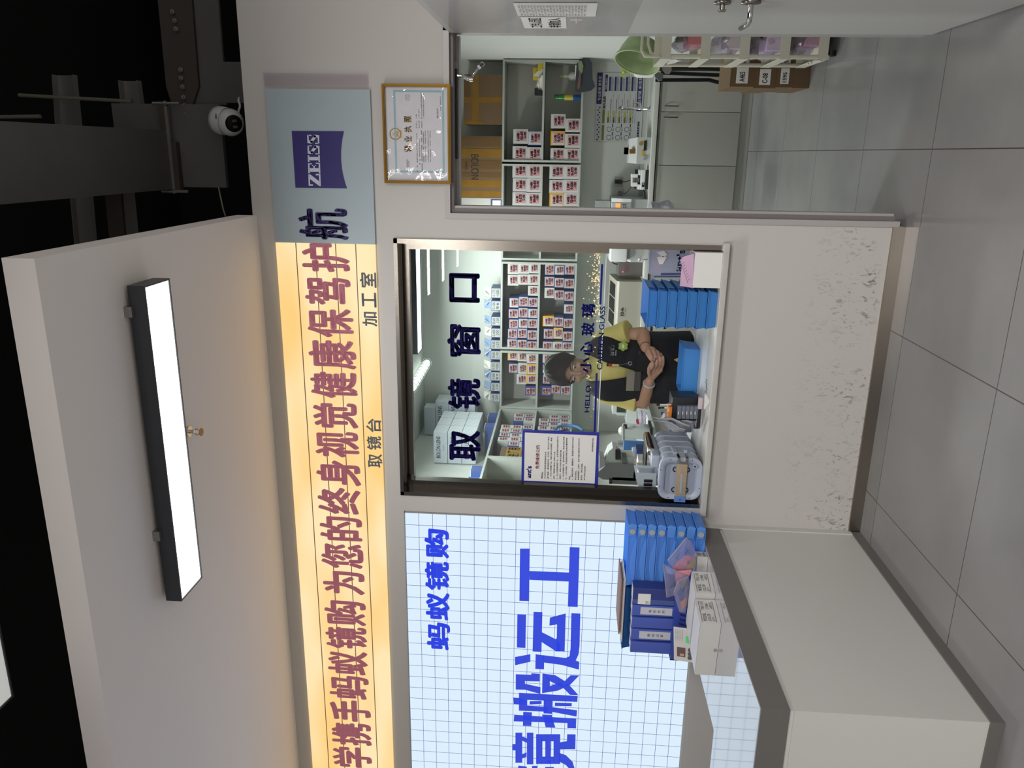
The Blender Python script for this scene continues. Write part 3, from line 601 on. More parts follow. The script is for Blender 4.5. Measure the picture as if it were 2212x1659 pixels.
# security camera
sc = thing('security_camera', 'white dome security camera with a black lens face on the steel beam', 'security camera', PY(483, 265, 4.08))
p = PY(487, 262, 4.02); f = MB(); ax = V((-.18, -.35, -1)).normalized()
f.lathe([(0, -.055), (.062, -.055), (.068, -.03), (.068, .0), (.066, .012)], p, WPL, -ax*-1, 30); f.build('base', sc)
pb = p+ax*.03; f = MB().sph(pb, .066, WPL, (1, 1, 1), 28); ball = f.build('ball_housing', sc)
look = V((-.12, -.72, -.62)).normalized(); f = MB().lathe([(0, .0690), (.030, .0672), (.040, .0600), (.041, .050)], pb, mat('lens_black', (12, 12, 14), .55, spec=.2), look, 28); lens = f.build('lens_face', ball)
u = look.cross(V((0, 0, 1))).normalized(); w = u.cross(look)
f = MB()
for s_ in (-1, 1): c = pb+look*.0697+u*(.014*s_); f.poly([c+u*.006*i+w*.011*j for i, j in ((-1, -1), (1, -1), (1, 1), (-1, 1))], mat('sensor_window', (96, 88, 76), 0.2))
f.build('sensor_window', ball)
f = MB(); c = p+V((.02, -.0665, .016)); text4(f, '360', INK, c+V((-.012, -.002, .006)), c+V((.012, -.0, .006)), c+V((-.012, -.004, -.004)), c+V((.012, -.002, -.004)), .02); f.build('printed_mark', sc)
tag(MB().tube([PY(517, 210+i*4, 4.06)+V((0, 0, .004*sin(i))) for i in range(10)], .006, WPL, 8).build('white_cable_clip'), 'white plastic conduit behind the dome security camera', 'conduit')
# ================================================================ workroom: wall shelves
YS, YB = 7.45, 7.75
def wall_shelf(x0, x1, label):
    t = thing('wall_shelf', label, 'shelf unit', ((x0+x1)/2, 7.6, 1.42))
    MB().box(x0, x1, YB-.012, YB-.002, 1.44, 2.12, mat('shelf_back_board', (178, 178, 170), 0.6)).build('back_panel', t)
    for x in (x0, x1-.018): MB().box(x, x+.018, YS, YB-.012, 1.438, 2.122, PANELG).build('side_panel', t)
    MB().box(x0, x1, YS, YB, 2.122, 2.14, PANELG).build('top_board', t)
    MB().box(x0+.018, x1-.018, YS+.004, YB-.012, 1.764, 1.782, PANELG).build('shelf_board', t)
    MB().box(x0, x1, YS, YB, 1.42, 1.438, PANELG).build('bottom_board', t)
DX = [.792, PY(1120, 352, YS).x, PY(1120, 564, YS).x, PY(1120, 757, YS).x, -2.45]
for i, lab in enumerate(('wall shelf unit at the right end of the back wall, half empty', 'wall shelf unit left of the half-empty one, seen partly through the doorway', 'wall shelf unit filled with cartons behind the middle of the window', 'wall shelf unit in the back left corner of the workroom')):
    wall_shelf(DX[i+1]+(.009 if i < 3 else 0), DX[i]-(.009 if i else 0), lab)
def side_shelf(y0, y1, label):
    t = thing('wall_shelf', label, 'shelf unit', (-2.6, (y0+y1)/2, 1.42)); x0, x1 = -2.757, -2.45
    MB().box(x0, x0+.01, y0, y1, 1.44, 2.12, MATS['shelf_back_board']).build('back_panel', t)
    for y in (y0, y1-.018): MB().box(x0+.01, x1, y, y+.018, 1.438, 2.122, PANELG).build('side_panel', t)
    MB().box(x0, x1, y0, y1, 2.122, 2.14, PANELG).build('top_board', t); MB().box(x0+.01, x1, y0+.018, y1-.018, 1.764, 1.782, PANELG).build('shelf_board', t); MB().box(x0, x1, y0, y1, 1.42, 1.438, PANELG).build('bottom_board', t)
side_shelf(6.14, 7.44, 'side wall shelf unit running along the left workroom wall'); side_shelf(4.85, 6.13, 'nearer side wall shelf unit at the left edge of the window')
# ---------------------------------------------------------------- lens cartons
BXW = mat('carton_white', (172, 174, 171), 0.6); BXB = mat('carton_blue', (52, 74, 128), 0.5); BXY = mat('carton_yellow', (196, 150, 44), 0.5); BXL = mat('carton_pale_blue', (130, 150, 186), 0.5); BXB2 = mat('carton_royal_blue', (46, 58, 130), 0.5)
PINKL = mat('pink_label', (176, 130, 132), 0.75); LWHITE = mat('label_white', (172, 173, 170), 0.7); MARK = mat('marker_writing', (66, 24, 32), 0.7); MARKB = mat('marker_black', (40, 38, 42), 0.7)
WR = ['1.60B', '1.67绿', '1.56防', '1.74双', '1.61变', '1.59P']; WR2 = ['0-400', '425-600', '0-500', '0-375', '300-600', '400-800']; WR3 = ['-200', 'x25', 'D-100', '=585', '联合', '-150']
BOXES = []
def lens_box(x0, x1, z0, z1, y, kind, label, group, k, depth=.22, pink=True):
    t = thing('lens_carton', label, 'carton', ((x0+x1)/2, y+depth/2, z0), group)
    w, h = x1-x0, z1-z0
    side = {'w': BXW, 'b': BXB, 'y': BXY, 'l': BXL, 'B': BXB2}[kind]
    f = MB().box(x0, x1, y, y+depth, z0, z1, side)
    if kind in 'bl': f.box(x0+w*.055, x1-w*.055, y-.0012, y, z0+h*.05, z1-h*.05, LWHITE)
    if kind == 'y': f.box(x0+w*.02, x1-w*.14, y-.0012, y, z0+h*.05, z1-h*.12, LWHITE)
    body = f.build('carton_body', t)
    q0, q1, r0, r1 = (x0+w*.17, x1-w*.12, z0+h*.09, z1-h*.20) if kind != 'B' else (x0+w*.12, x1-w*.18, z0+h*.06, z1-h*.12)
    if kind in 'b' and k % 4: q0, q1, r0, r1 = x0+w*.10, x1-w*.10, z0+h*.10, z1-h*.10
    sk = .04*w*((k*7 % 5)-2)/2
    if pink:
        f = MB().poly([(q0, y-.002, r1+sk*.3), (q1, y-.002, r1-sk*.3), (q1, y-.002, r0-sk*.3), (q0, y-.002, r0+sk*.3)], PINKL)
        for j, (tx, u0, u1) in enumerate(((WR[k % 6], .05, .8), (WR2[(k*5+1) % 6], .12, .95), (WR3[(k*3+2) % 6], .3, .9))):
            zt = r1-(r1-r0)*(.06+.32*j); textr(f, tx, MARK if k % 4 else MARKB, q0+(q1-q0)*u0, q0+(q1-q0)*u1, zt-(r1-r0)*.26, zt, y-.003, .06)
        f.poly([(q0+(q1-q0)*.15, y-.003, r0+(r1-r0)*.33), (q0+(q1-q0)*.9, y-.003, r0+(r1-r0)*.37), (q0+(q1-q0)*.9, y-.003, r0+(r1-r0)*.39), (q0+(q1-q0)*.15, y-.003, r0+(r1-r0)*.35)], MARK)
        f.build('pink_slip', t)
    else:
        f = MB()
        for j, tx in enumerate((WR2[(k*5) % 6], WR3[k % 6])):
            zt = z1-h*(.14+.4*j); textr(f, tx, MARKB, x0+w*.15, x0+w*.85, zt-h*.3, zt, y-.003, .0)
        f.build('handwriting', t)
    BOXES.append((x0, x1, z0, z1)); return t
def ordn(n): return ['first', 'second', 'third', 'fourth', 'fifth', 'sixth', 'seventh', 'eighth', 'ninth', 'tenth', 'eleventh', 'twelfth', 'thirteenth', 'fourteenth', 'fifteenth', 'sixteenth'][n]
KN = {'w': 'white', 'b': 'white and navy', 'y': 'yellow-edged white', 'l': 'pale blue edged', 'B': 'dark blue'}
def place(rects, fx, fy, y, where, group, levels, rowname, pink=True):
    """rects (a0, b0, a1, b1, kind) measured on the photo; cartons are settled on the board or carton below them"""
    items = []
    for a0, b0, a1, b1, kd in rects:
        x0, x1, z0, z1 = RX(fx(a0), fx(a1), fy(b0), fy(b1), y); items.append([x0, x1, z0, z1, kd])
    items.sort(key=lambda q: q[2]); done = []
    for q in items:
        best = max([l for l in levels if l < q[2]+.05] or [levels[0]]); w = q[1]-q[0]
        base = best
        for d in done:
            ov = min(q[1], d[1])-max(q[0], d[0])
            if ov > .012 and d[3] > base and d[3] < q[2]+.06 and d[2] >= best-.001: base = d[3]
        h = q[3]-q[2]; q[2] = base+.0006; q[3] = q[2]+h; done.append(q)
    for q in done:                                   # keep neighbours apart
        for d in done:
            if d is not q and min(q[3], d[3])-max(q[2], d[2]) > .01 and d[0] < q[1] < d[1] and q[0] < d[0]:
                m_ = (d[0]+q[1])/2; q[1] = m_-.0008; d[0] = m_+.0008
    rows = {}
    for q in done:
        lv = max(l for l in levels if l <= q[2]+.002); r = int(round((q[2]-lv)/max(.05, (q[3]-q[2])))); rows.setdefault((lv, r), []).append(q)
    k = len(BOXES)
    for (lv, r), qs in sorted(rows.items()):
        qs.sort(key=lambda q: -q[0])
        for i, q in enumerate(qs):
            nm = ('%s lens carton, %s from right, %s row, %s' % (KN[q[4]], ordn(i), ('bottom', 'middle', 'upper', 'top')[r], where[lv])) if pink else 'open lens carton, %s from right, standing on the back shelf top' % ordn(i)
            k += 1; t = lens_box(q[0], q[1], q[2], q[3], y, q[4], nm, group, k, pink=pink)
            if not pink: lid(t, q, y, k)
def lid(t, q, y, k):
    x0, x1, z1 = q[0], q[1], q[3]; h = .075
    f = MB().hexa([(x0+.01, y+.02, z1), (x1-.01, y+.02, z1), (x1-.01, y+.024, z1), (x0+.01, y+.024, z1), (x0+.004, y+.10, z1+h), (x1-.004, y+.10, z1+h), (x1-.004, y+.104, z1+h), (x0+.004, y+.104, z1+h)], BXL if k % 3 else CARD); f.build('lid_flap', t)
    f = MB(); d = .05*(1 if k % 2 else -1); xm = x0 if k % 2 else x1
    f.hexa([(xm, y+.03, z1), (xm, y+.20, z1), (xm+.002, y+.20, z1), (xm+.002, y+.03, z1), (xm+d, y+.03, z1+.06), (xm+d, y+.20, z1+.085), (xm+d+.002, y+.20, z1+.085), (xm+d+.002, y+.03, z1+.06)], CARD); f.build('side_flap', t)
A_ = [(200, 350, 415, 575, 'w'), (430, 365, 640, 565, 'w'), (645, 355, 830, 555, 'w'), (195, 590, 405, 800, 'w'), (415, 580, 610, 780, 'w'), (620, 580, 820, 785, 'w'), (620, 810, 820, 1000, 'w'),
      (215, 1045, 405, 1240, 'b'), (425, 1020, 610, 1220, 'b'), (625, 1040, 815, 1230, 'b'), (205, 1265, 400, 1450, 'b'), (415, 1240, 605, 1440, 'b'), (620, 1260, 810, 1450, 'b'), (205, 1470, 390, 1660, 'b'), (410, 1455, 600, 1645, 'b'), (620, 1465, 805, 1650, 'b'),
      (935, 370, 1130, 590, 'b'), (1145, 395, 1340, 590, 'b'), (1350, 385, 1555, 585, 'b'), (915, 620, 1115, 815, 'b'), (1130, 645, 1320, 840, 'b'), (1335, 660, 1540, 860, 'b'), (910, 845, 1105, 1045, 'w'), (1125, 890, 1320, 1085, 'b'), (1335, 915, 1530, 1110, 'b'),
      (1330, 1170, 1525, 1365, 'b'), (890, 1410, 1110, 1610, 'y'), (1120, 1430, 1310, 1620, 'b'), (1325, 1455, 1515, 1650, 'b')]
B2_ = [(190, 95, 385, 290, 'b'), (400, 85, 590, 280, 'b'), (605, 120, 800, 315, 'b'), (185, 295, 385, 490, 'b'), (390, 310, 585, 500, 'b'), (590, 340, 785, 500, 'b'),
       (180, 548, 375, 720, 'y'), (385, 548, 570, 740, 'w'), (590, 590, 780, 780, 'w'), (180, 785, 365, 970, 'b'), (385, 780, 560, 990, 'w'), (585, 795, 770, 1000, 'y'), (370, 1000, 570, 1195, 'w'), (585, 1010, 770, 1190, 'y'), (560, 1240, 770, 1420, 'B'),
       (895, 95, 1090, 295, 'b'), (1105, 75, 1290, 290, 'y'), (1310, 145, 1505, 340, 'b'), (885, 345, 1085, 530, 'b'), (1095, 360, 1285, 530, 'w'), (1305, 360, 1500, 530, 'b'), (880, 590, 1075, 780, 'b'), (1085, 600, 1280, 780, 'b'), (1290, 600, 1480, 780, 'b'),
       (875, 800, 1065, 975, 'b'), (1080, 800, 1270, 980, 'b'), (1280, 800, 1470, 980, 'b'), (870, 1000, 1055, 1190, 'b'), (1065, 1010, 1250, 1200, 'b'), (1265, 1010, 1455, 1200, 'b'), (860, 1240, 1050, 1420, 'B'), (1065, 1215, 1255, 1385, 'b'), (1265, 1225, 1460, 1410, 'b')]
ALLW = A_ + [(a0, b0+1566.9, a1, b1+1566.9, kd) for a0, b0, a1, b1, kd in B2_]
LV = {1.438: 'lower back shelf behind window', 1.782: 'upper back shelf behind window', 2.14: 'standing on top of the back shelf behind the window'}
place(ALLW, lambda a: 1070+a/9.217, lambda b_: 530+b_/9.217, YS+.012, LV, 'lens cartons on the back shelf behind the window', [1.438, 1.782], None)
TOP = [(850+1920/9.217, 850+2110/9.217, 520+940/9.217, 520+1140/9.217), (850+1920/9.217, 850+2110/9.217, 520+1195/9.217, 520+1390/9.217)] + [(860+a0/9.217, 860+a1/9.217, 690+b0/9.217, 690+b1/9.217) for a0, a1, b0, b1 in
      ((1825, 2010, -55, 125), (1830, 2010, 175, 360), (1820, 2005, 410, 590), (1820, 2005, 625, 800), (1820, 2005, 845, 1025), (1820, 2000, 1045, 1220), (1820, 2000, 1260, 1430), (1815, 2000, 1475, 1640))]
place([(p0, q0, p1, q1, 'b') for p0, p1, q0, q1 in TOP], lambda a: a, lambda b_: b_, YS+.012, LV, 'open cartons on top of the back shelf', [2.14], None, pink=False)
D_ = [(165, 355, 395, 580, 'w'), (405, 390, 615, 600, 'l'), (165, 620, 390, 845, 'w'), (395, 635, 615, 845, 'w'), (165, 898, 390, 1110, 'w'), (395, 905, 610, 1115, 'w'), (165, 1120, 385, 1325, 'w'), (395, 1120, 605, 1335, 'w'), (170, 1335, 390, 1540, 'w'), (395, 1345, 605, 1545, 'w'),
      (160, 1550, 380, 1755, 'w'), (385, 1555, 600, 1760, 'w'), (160, 1770, 380, 1975, 'w'), (385, 1770, 600, 1975, 'w'), (775, 120, 1000, 340, 'w'), (1010, 190, 1240, 400, 'w'), (770, 385, 990, 605, 'y'), (1000, 425, 1230, 645, 'w'), (770, 650, 990, 850, 'w'), (995, 655, 1220, 850, 'w'),
      (755, 915, 980, 1130, 'w'), (985, 910, 1210, 1130, 'w'), (750, 1145, 970, 1345, 'w'), (980, 1140, 1205, 1345, 'w'), (750, 1350, 970, 1555, 'y'), (975, 1350, 1190, 1555, 'w'), (750, 1565, 965, 1770, 'w'), (970, 1565, 1190, 1770, 'w'), (750, 1780, 965, 1985, 'w'), (970, 1780, 1190, 1985, 'w')]
LVD = {1.438: 'lower shelf seen through doorway', 1.782: 'upper shelf seen through doorway'}
place(D_, lambda a: 1080+a/7.21, lambda b_: 230+b_/7.21, YS+.012, LVD, 'lens cartons on the back shelf seen through the doorway', [1.438, 1.782], None)
# cartons on the side wall shelves: fronts face across the room (x = -2.45)
def side_carton(y0, z0, s_, kind, label, k):
    t = thing('lens_carton', label, 'carton', (-2.57, y0+s_/2, z0), 'lens cartons on the side wall shelf'); x1 = -2.462
    f = MB().box(x1-.22, x1, y0, y0+s_*.96, z0, z0+s_, {'w': BXW, 'b': BXB}[kind])
    if kind == 'b': f.box(x1, x1+.001, y0+.006, y0+s_*.96-.006, z0+.006, z0+s_-.006, LWHITE)
    f.build('carton_body', t)
    f = MB(); a0, a1 = y0+s_*.14, y0+s_*.82; xx = x1+.002
    f.poly([(xx, a0, z0+s_*.15), (xx, a1, z0+s_*.15), (xx, a1, z0+s_*.85), (xx, a0, z0+s_*.85)], PINKL)
    for j, tx in enumerate((WR[k % 6], WR2[(k*5) % 6], WR3[k % 6])):
        zt = z0+s_*(.80-.22*j); text4(f, tx, MARK, (xx+.001, a0+.006, zt), (xx+.001, a1-.006, zt), (xx+.001, a0+.006, zt-s_*.16), (xx+.001, a1-.006, zt-s_*.16), .03)
    f.build('pink_slip', t)
k = 0
for lvl, lab, rows_ in ((1.782, 'upper', ((2, 2), (3, 3), (4, 3), (5, 3), (6, 3), (8, 2), (9, 2))), (1.438, 'lower', ((1, 2), (2, 3), (3, 3), (4, 3), (5, 2), (6, 3), (7, 3), (8, 3), (9, 2)))):
    for c, n in rows_:
        for r in range(n):
            k += 1; side_carton(6.22+c*.112, lvl+.0005+r*.099, .098, 'b' if (c+r) % 3 == 0 else 'w', '%s lens carton, %s from near end, %s row, %s side wall shelf' % ('navy edged' if (c+r) % 3 == 0 else 'white', ordn(c), ('bottom', 'middle', 'top')[r], lab), k)
t = thing('cardboard_box', 'dark brown taped box with black lettering at the near end of the side shelf', 'cardboard box', (-2.58, 6.29, 1.7825)); MB().box(-2.70, -2.464, 6.165, 6.41, 1.7825, 2.03, mat('dark_cardboard', (84, 68, 48), .7)).build('box_body', t)
f = MB().box(-2.464, -2.4632, 6.165, 6.41, 1.85, 1.98, mat('lettered_tape', (138, 108, 40), .3))
for j, ch in enumerate('用厂进'): y0 = 6.395-j*.075; text4(f, ch, INK, (-2.462, y0-.055, 1.965), (-2.462, y0, 1.965), (-2.462, y0-.055, 1.865), (-2.462, y0, 1.865), .02)
f.build('lettered_tape', t)
f = MB().tube([PX(1020+a/9.217, 840+b_/9.217, -2.425) for a, b_ in ((1660, 830), (1680, 775), (1740, 745), (1850, 730), (1980, 730), (2100, 760), (2200, 820))], .014, mat('blue_rope', (50, 110, 160), .6), 8); tag(f.build('blue_strap'), 'blue braided strap looped in front of the lower side shelf beside the notice', 'strap')
# ---------------------------------------------------------------- big white lens cartons on top of the side shelf
CT = mat('carton_pale_grey', (196, 202, 212), 0.6); CTS = lines_mat('carton_striped_side', (206, 212, 216), (176, 184, 190), [('Z', 2.14, .014, .003)], 0.6)
def big_carton(x0, x1, y0, y1, z0, z1, label, txt=True):
    t = thing('shipping_carton', label, 'carton', ((x0+x1)/2, (y0+y1)/2, z0), 'white lens shipping cartons on the side shelf')
    f = MB().box(x0, x1-.001, y0, y1, z0, z1, CT); f.box(x1-.001, x1, y0+.004, y1-.004, z0+.004, z1-.004, CTS); f.build('carton_body', t)
    if txt:
        f = MB(); w, h = x1-x0, z1-z0; textr(f, 'BOLON LENS', mat('carton_print', (40, 44, 54), 0.6), x0+w*.16, x0+w*.86, z0+h*.50, z0+h*.80, y0-.001, .012); textr(f, 'BOLON', MATS['carton_print'], x0+w*.40, x0+w*.58, z0+h*.22, z0+h*.29, y0-.001); f.build('print', t)
pa = PX(860+595/7.9, 840+735/7.9, -2.452); zt = pa.z; yb0 = pa.y
h1 = zt-PY(860+840/7.9, 840+1000/7.9, yb0).z
n = 0
for row, rl in enumerate(('top', 'second', 'third')):
    z1 = zt-row*h1; z0 = z1-h1+.001
    if z0 < 2.14: z0 = 2.1405
    if z1-z0 < .03: continue
    for c, cl in enumerate(('front', 'middle', 'back')):
        n += 1; big_carton(-2.752, -2.452, yb0+c*.206, yb0+c*.206+.201, z0, z1-.004, 'white lens carton, %s layer, %s of the near stack on the side shelf' % (rl, cl), c == 0)
yb1 = yb0+.75; pb_ = PY(860+635/7.9, 840+300/7.9, yb1)
for row, rl in enumerate(('top', 'second', 'third')):
    z1 = pb_.z-row*h1*1.02; z0 = max(2.1405, z1-h1*1.02+.001)
    if z1-z0 < .03: continue
    big_carton(-2.752, -2.40, yb1, yb1+.25, z0, z1-.001, 'white lens carton, %s layer of the stack farther back on the side shelf' % rl)
big_carton(-2.752, -2.46, yb1-.02, yb1+.12, pb_.z, pb_.z+.11, 'plain white carton lying on top of the rear carton stack', False)
for i, (a, b_, w, lab) in enumerate(((1500, 420, .12, 'low navy box with white top at the corner of the side shelf'), (1240, 440, .12, 'flat navy box leaning behind the near carton stack'), (1300, 1050, .10, 'navy box with white lid at the foot of the near cartons'), (1220, 1200, .12, 'navy box below the big lens cartons near the shelf end'), (1085, 1430, .14, 'grey white box at the near end of the side shelf'))):
    y = (7.2, 6.9, 5.85, 5.6, 5.2)[i]; x = -2.60
    t = thing('small_box', lab, 'box', (x, y, 2.14)); MB().box(x-.12, x+.14, y, y+w, 2.1405, 2.1405+.09, BXB if i < 4 else CARD).build('box_body', t); MB().box(x-.118, x+.138, y+.002, y+w-.002, 2.2305, 2.236, LWHITE).build('lid', t)
# ---------------------------------------------------------------- brown cartons above the doorway shelf
BRN = mat('brown_cardboard', (106, 84, 58), 0.8, noise=((6, 6, 6), 0.06)); TAPE = mat('yellow_packing_tape', (132, 97, 38), 0.25, noise=((9, 9, 9), 0.12)); TAPEB = mat('brown_packing_tape', (106, 80, 50), 0.3)
def brown(px, lab, y, dep, tapes, txt=None):
    x0, x1, z0, z1 = RX(*px, y); t = thing('cardboard_box', lab, 'cardboard box', ((x0+x1)/2, y+dep/2, 2.14)); z0 = 2.1405
    b_ = MB().box(x0, x1, y, y+dep, z0, z1, BRN).build('box_body', t); w, h = x1-x0, z1-z0
    for ti, (u0, u1, v0, v1, m) in enumerate(tapes): MB().box(x0+w*u0, x0+w*u1, y-.0006-.0003*ti, y, z0+h*v0, z0+h*v1, m).build('tape', b_)
    if txt:
        f = MB()
        for body, u0, u1, v0, v1 in txt:       # the box stands upside down
            text4(f, body, INK, (x0+w*u1, y-.003, z0+h*v0), (x0+w*u0, y-.003, z0+h*v0), (x0+w*u1, y-.003, z0+h*v1), (x0+w*u0, y-.003, z0+h*v1), 0)
        f.build('print', b_)
brown((1002, 1083, 161, 269), 'brown taped cardboard box under the broken door closer', 7.5, .25, [(0, 1, .62, .80, TAPE), (.44, .56, 0, 1, TAPE), (0, .07, .5, 1, TAPE), (.55, .98, .85, 1, TAPEB)])
brown((983, 1083, 294, 428), 'larger brown cardboard box with upside-down lettering', 7.5, .25, [(.02, .12, 0, 1, TAPE), (.18, .30, 0, 1, TAPE), (.34, .42, .02, .98, TAPEB), (.48, .62, 0, 1, TAPEB), (.66, .80, 0, .96, TAPE), (.84, .98, .05, 1, TAPEB)], [('BOLON', .30, .71, .50, .66), ('EYEWEAR', .46, .60, .74, .78)])
x0, x1, z0, z1 = RX(1060, 1082, 430, 452, 7.5)
t = thing('framed_card', 'small framed blue card at the left end of the shelf top', 'picture frame', ((x0+x1)/2, 7.5, 2.14)); MB().ring(x0, x1, 2.1405, z1, .012, 7.5, 7.512, BXB).build('frame', t); MB().box(x0+.012, x1-.012, 7.505, 7.51, 2.1525, z1-.012, PAPER).build('card', t)
# ---------------------------------------------------------------- odds on the half empty shelf
u = lambda a, b_: (1090+a/10.367, 110+b_/10.367)
def shelf_rect(a0, a1, b0, b1, y): return RX(1090+a0/10.367, 1090+a1/10.367, 110+b0/10.367, 110+b1/10.367, y)
YEL = mat('yellow_card', (196, 172, 50), 0.6)
for nm, q, y, d, m, lab, cat in (('yellow_box', (745, 808, 255, 455), 7.60, .08, YEL, 'small yellow box in the right corner of the half-empty shelf', 'box'), ('yellow_folder', (635, 808, 375, 655), 7.66, .02, YEL, 'yellow folder standing behind the white booklet on the shelf', 'folder'), ('black_case', (670, 808, 830, 995), 7.52, .06, BLK, 'small black case left of the crumpled papers on the shelf', 'case')):
    x0, x1, z0, z1 = shelf_rect(*q, y); tag(MB().box(x0, x1, y, y+d, 1.7825, max(z1, 1.80), m, .003).build(nm), lab, cat)
x0, x1, z0, z1 = shelf_rect(645, 808, 410, 600, 7.6)
tag(MB().hexa([(x0, 7.58, 1.783), (x1, 7.58, 1.783), (x1, 7.60, 1.783), (x0, 7.60, 1.783), (x0+.02, 7.62, z1), (x1, 7.62, z1-.05), (x1, 7.64, z1-.05), (x0+.02, 7.64, z1)], PAPER).build('white_booklet'), 'white booklet leaning against the yellow folder', 'booklet')
x0, x1, z0, z1 = shelf_rect(720, 815, 560, 885, 7.55); g = MB()
for i in range(4): g.hexa([(x0, 7.52, 1.783+i*.012), (x1, 7.50, 1.783+i*.012), (x1, 7.66, 1.79+i*.012), (x0, 7.66, 1.79+i*.012), (x0+.01*i, 7.52, 1.788+i*.012), (x1-.03*i, 7.5, 1.80+i*.014), (x1-.02*i, 7.66, 1.80+i*.012), (x0, 7.66, 1.793+i*.012)], PAPER if i % 2 else mat('cream_cloth', (206, 198, 176), 0.8))
tag(g.build('paper_heap'), 'small heap of white and cream papers on the shelf', 'papers')
x0, x1, z0, z1 = shelf_rect(1115, 1655, 975, 1105, 7.52); xc = (x0+x1)/2; r_ = (x1-x0)/2
t = thing('spray_can', 'green and blue spray can standing on the lower shelf', 'spray can', (xc, 7.52, 1.438)); GRN = mat('can_green', (44, 104, 48), 0.3, 0.3); CBL = mat('can_blue', (50, 88, 160), 0.3, 0.3)
hh = z1-1.4385; MB().lathe([(0, 0), (r_, .003), (r_, hh*.42)], (xc, 7.52, 1.4385), CBL).build('lower_body', t); MB().lathe([(r_, hh*.42), (r_, hh*.8), (r_*.8, hh*.84)], (xc, 7.52, 1.4385), GRN).build('upper_body', t); MB().lathe([(r_*.9, hh*.82), (r_*.9, hh*.99), (0, hh)], (xc, 7.52, 1.4385), mat('can_cap', (34, 84, 40), 0.4)).build('cap', t)
f = MB().lathe([(r_*1.01, hh*.3), (r_*1.01, hh*.62)], (xc, 7.52, 1.4385), mat('can_label', (170, 160, 60), 0.4), (0, 0, 1), 20); f.build('label_band', t)
# dark work bag hanging over the shelf edge
pts = [u(1700, 215), u(1880, 190), u(1935, 290), u(1945, 640), u(1995, 780), u(1940, 840), u(1640, 905), u(1610, 860), u(1620, 560), u(1640, 300)]
t = thing('work_bag', 'dark grey cloth bag with green lining hanging over the shelf edge', 'bag', PY(*u(1800, 550), 7.42)); bagm = mat('dark_cloth', (56, 60, 66), 0.9)
f = MB().prism([PY(*q, 7.36) for q in pts], (0, .085, 0), bagm); o = f.build('bag_body', t); md = o.modifiers.new('bevel', 'BEVEL'); md.width = .02; md.segments = 3
f = MB().prism([PY(*u(a, b_), 7.352) for a, b_ in ((1645, 230), (1720, 215), (1765, 330), (1750, 460), (1690, 560), (1655, 400))], (0, .008, 0), mat('green_lining', (120, 136, 100), 0.9)); f.build('lining', t)
f = MB().prism([PY(*u(a, b_), 7.35) for a, b_ in ((1680, 440), (1708, 520), (1700, 800), (1650, 870), (1625, 800), (1650, 640))], (0, .01, 0), mat('brown_trim', (110, 80, 68), 0.8)); f.build('trim', t)
x0, x1, z0, z1 = shelf_rect(1400, 1690, 520, 620, 7.6); t = thing('pump_bottle', 'small pale pump bottle behind the dark bag on the shelf', 'bottle', ((x0+x1)/2, 7.6, 1.438)); xc = (x0+x1)/2
MB().lathe([(0, 0), (.035, .0), (.035, .10), (.012, .12), (.012, .14)], (xc, 7.6, 1.4385), clear_mat('bottle_clear', (230, 226, 214), 1, .1, .4)).build('bottle_body', t); MB().lathe([(.014, .13), (.014, .16), (.006, .165), (.006, .19), (0, .19)], (xc, 7.6, 1.4385), mat('pump_cream', (196, 190, 130), .4)).build('pump', t)
x0, x1, z0, z1 = shelf_rect(1540, 1690, 330, 570, 7.55); tag(MB().box(x0, x1, 7.5, 7.6, 1.4385, 1.50, CARD, .004).build('white_packet'), 'white packet beside the dark bag on the lower shelf', 'packet')
# ================================================================ workroom: base cabinets and worktop along the back wall
YC = 7.13
xs_ = [.795, PY(1500, 242, YC).x, PY(1500, 358, YC).x]; wdoor = xs_[1]-xs_[2]
edges = [xs_[0], xs_[1], xs_[2]]
while edges[-1]-wdoor > -2.05: edges.append(edges[-1]-wdoor)
def base_cab(x1, xm, x0, label):
    t = thing('base_cabinet', label, 'cabinet', ((x0+x1)/2, 7.4, 0)); MB().box(x0, x1, YC+.02, 7.74, .09, .775, CABW).build('carcass', t); MB().box(x0, x1, YC+.045, YC+.06, 0, .09, mat('toe_kick', (168, 168, 160), .5)).build('toe_kick', t)
    for a, c, hx in ((x0, xm, 1), (xm, x1, 0)):
        d = MB().box(a+.0025, c-.0025, YC, YC+.018, .095, .76, CABW, .0015).build('door', t)
        hxx = (c-.045) if hx else (a+.045)
        g = MB().tube([(hxx, YC, .73), (hxx, YC-.022, .725), (hxx, YC-.022, .625), (hxx, YC, .62)], .0045, BLK, 8); g.build('handle', d)
labs = ['base cabinet under the tap at the right end of the back worktop', 'base cabinet below the white machine in the doorway', 'base cabinet hidden partly behind the window wall', 'base cabinet behind the person in the apron']
i = 0
while 2*i+2 < len(edges):
    base_cab(edges[2*i], edges[2*i+1], edges[2*i+2], labs[min(i, 3)]); i += 1
xl = edges[2*(i-1)+2]
t = thing('worktop', 'pale worktop running along the back wall of the workroom', 'worktop', (-.6, 7.4, .78)); MB().box(xl, .798, YC-.012, 7.748, .785, .825, mat('worktop_pale', (196, 198, 190), .3), .003).build('top', t); MB().box(xl, .798, YC+.004, YC+.018, .777, .785, DARKLINE).build('shadow_gap', t)
MB().box(xl, .798, 7.735, 7.741, .825, .86, mat('worktop_upstand', (176, 178, 170), .35)).build('upstand', t)
ZW = .8255
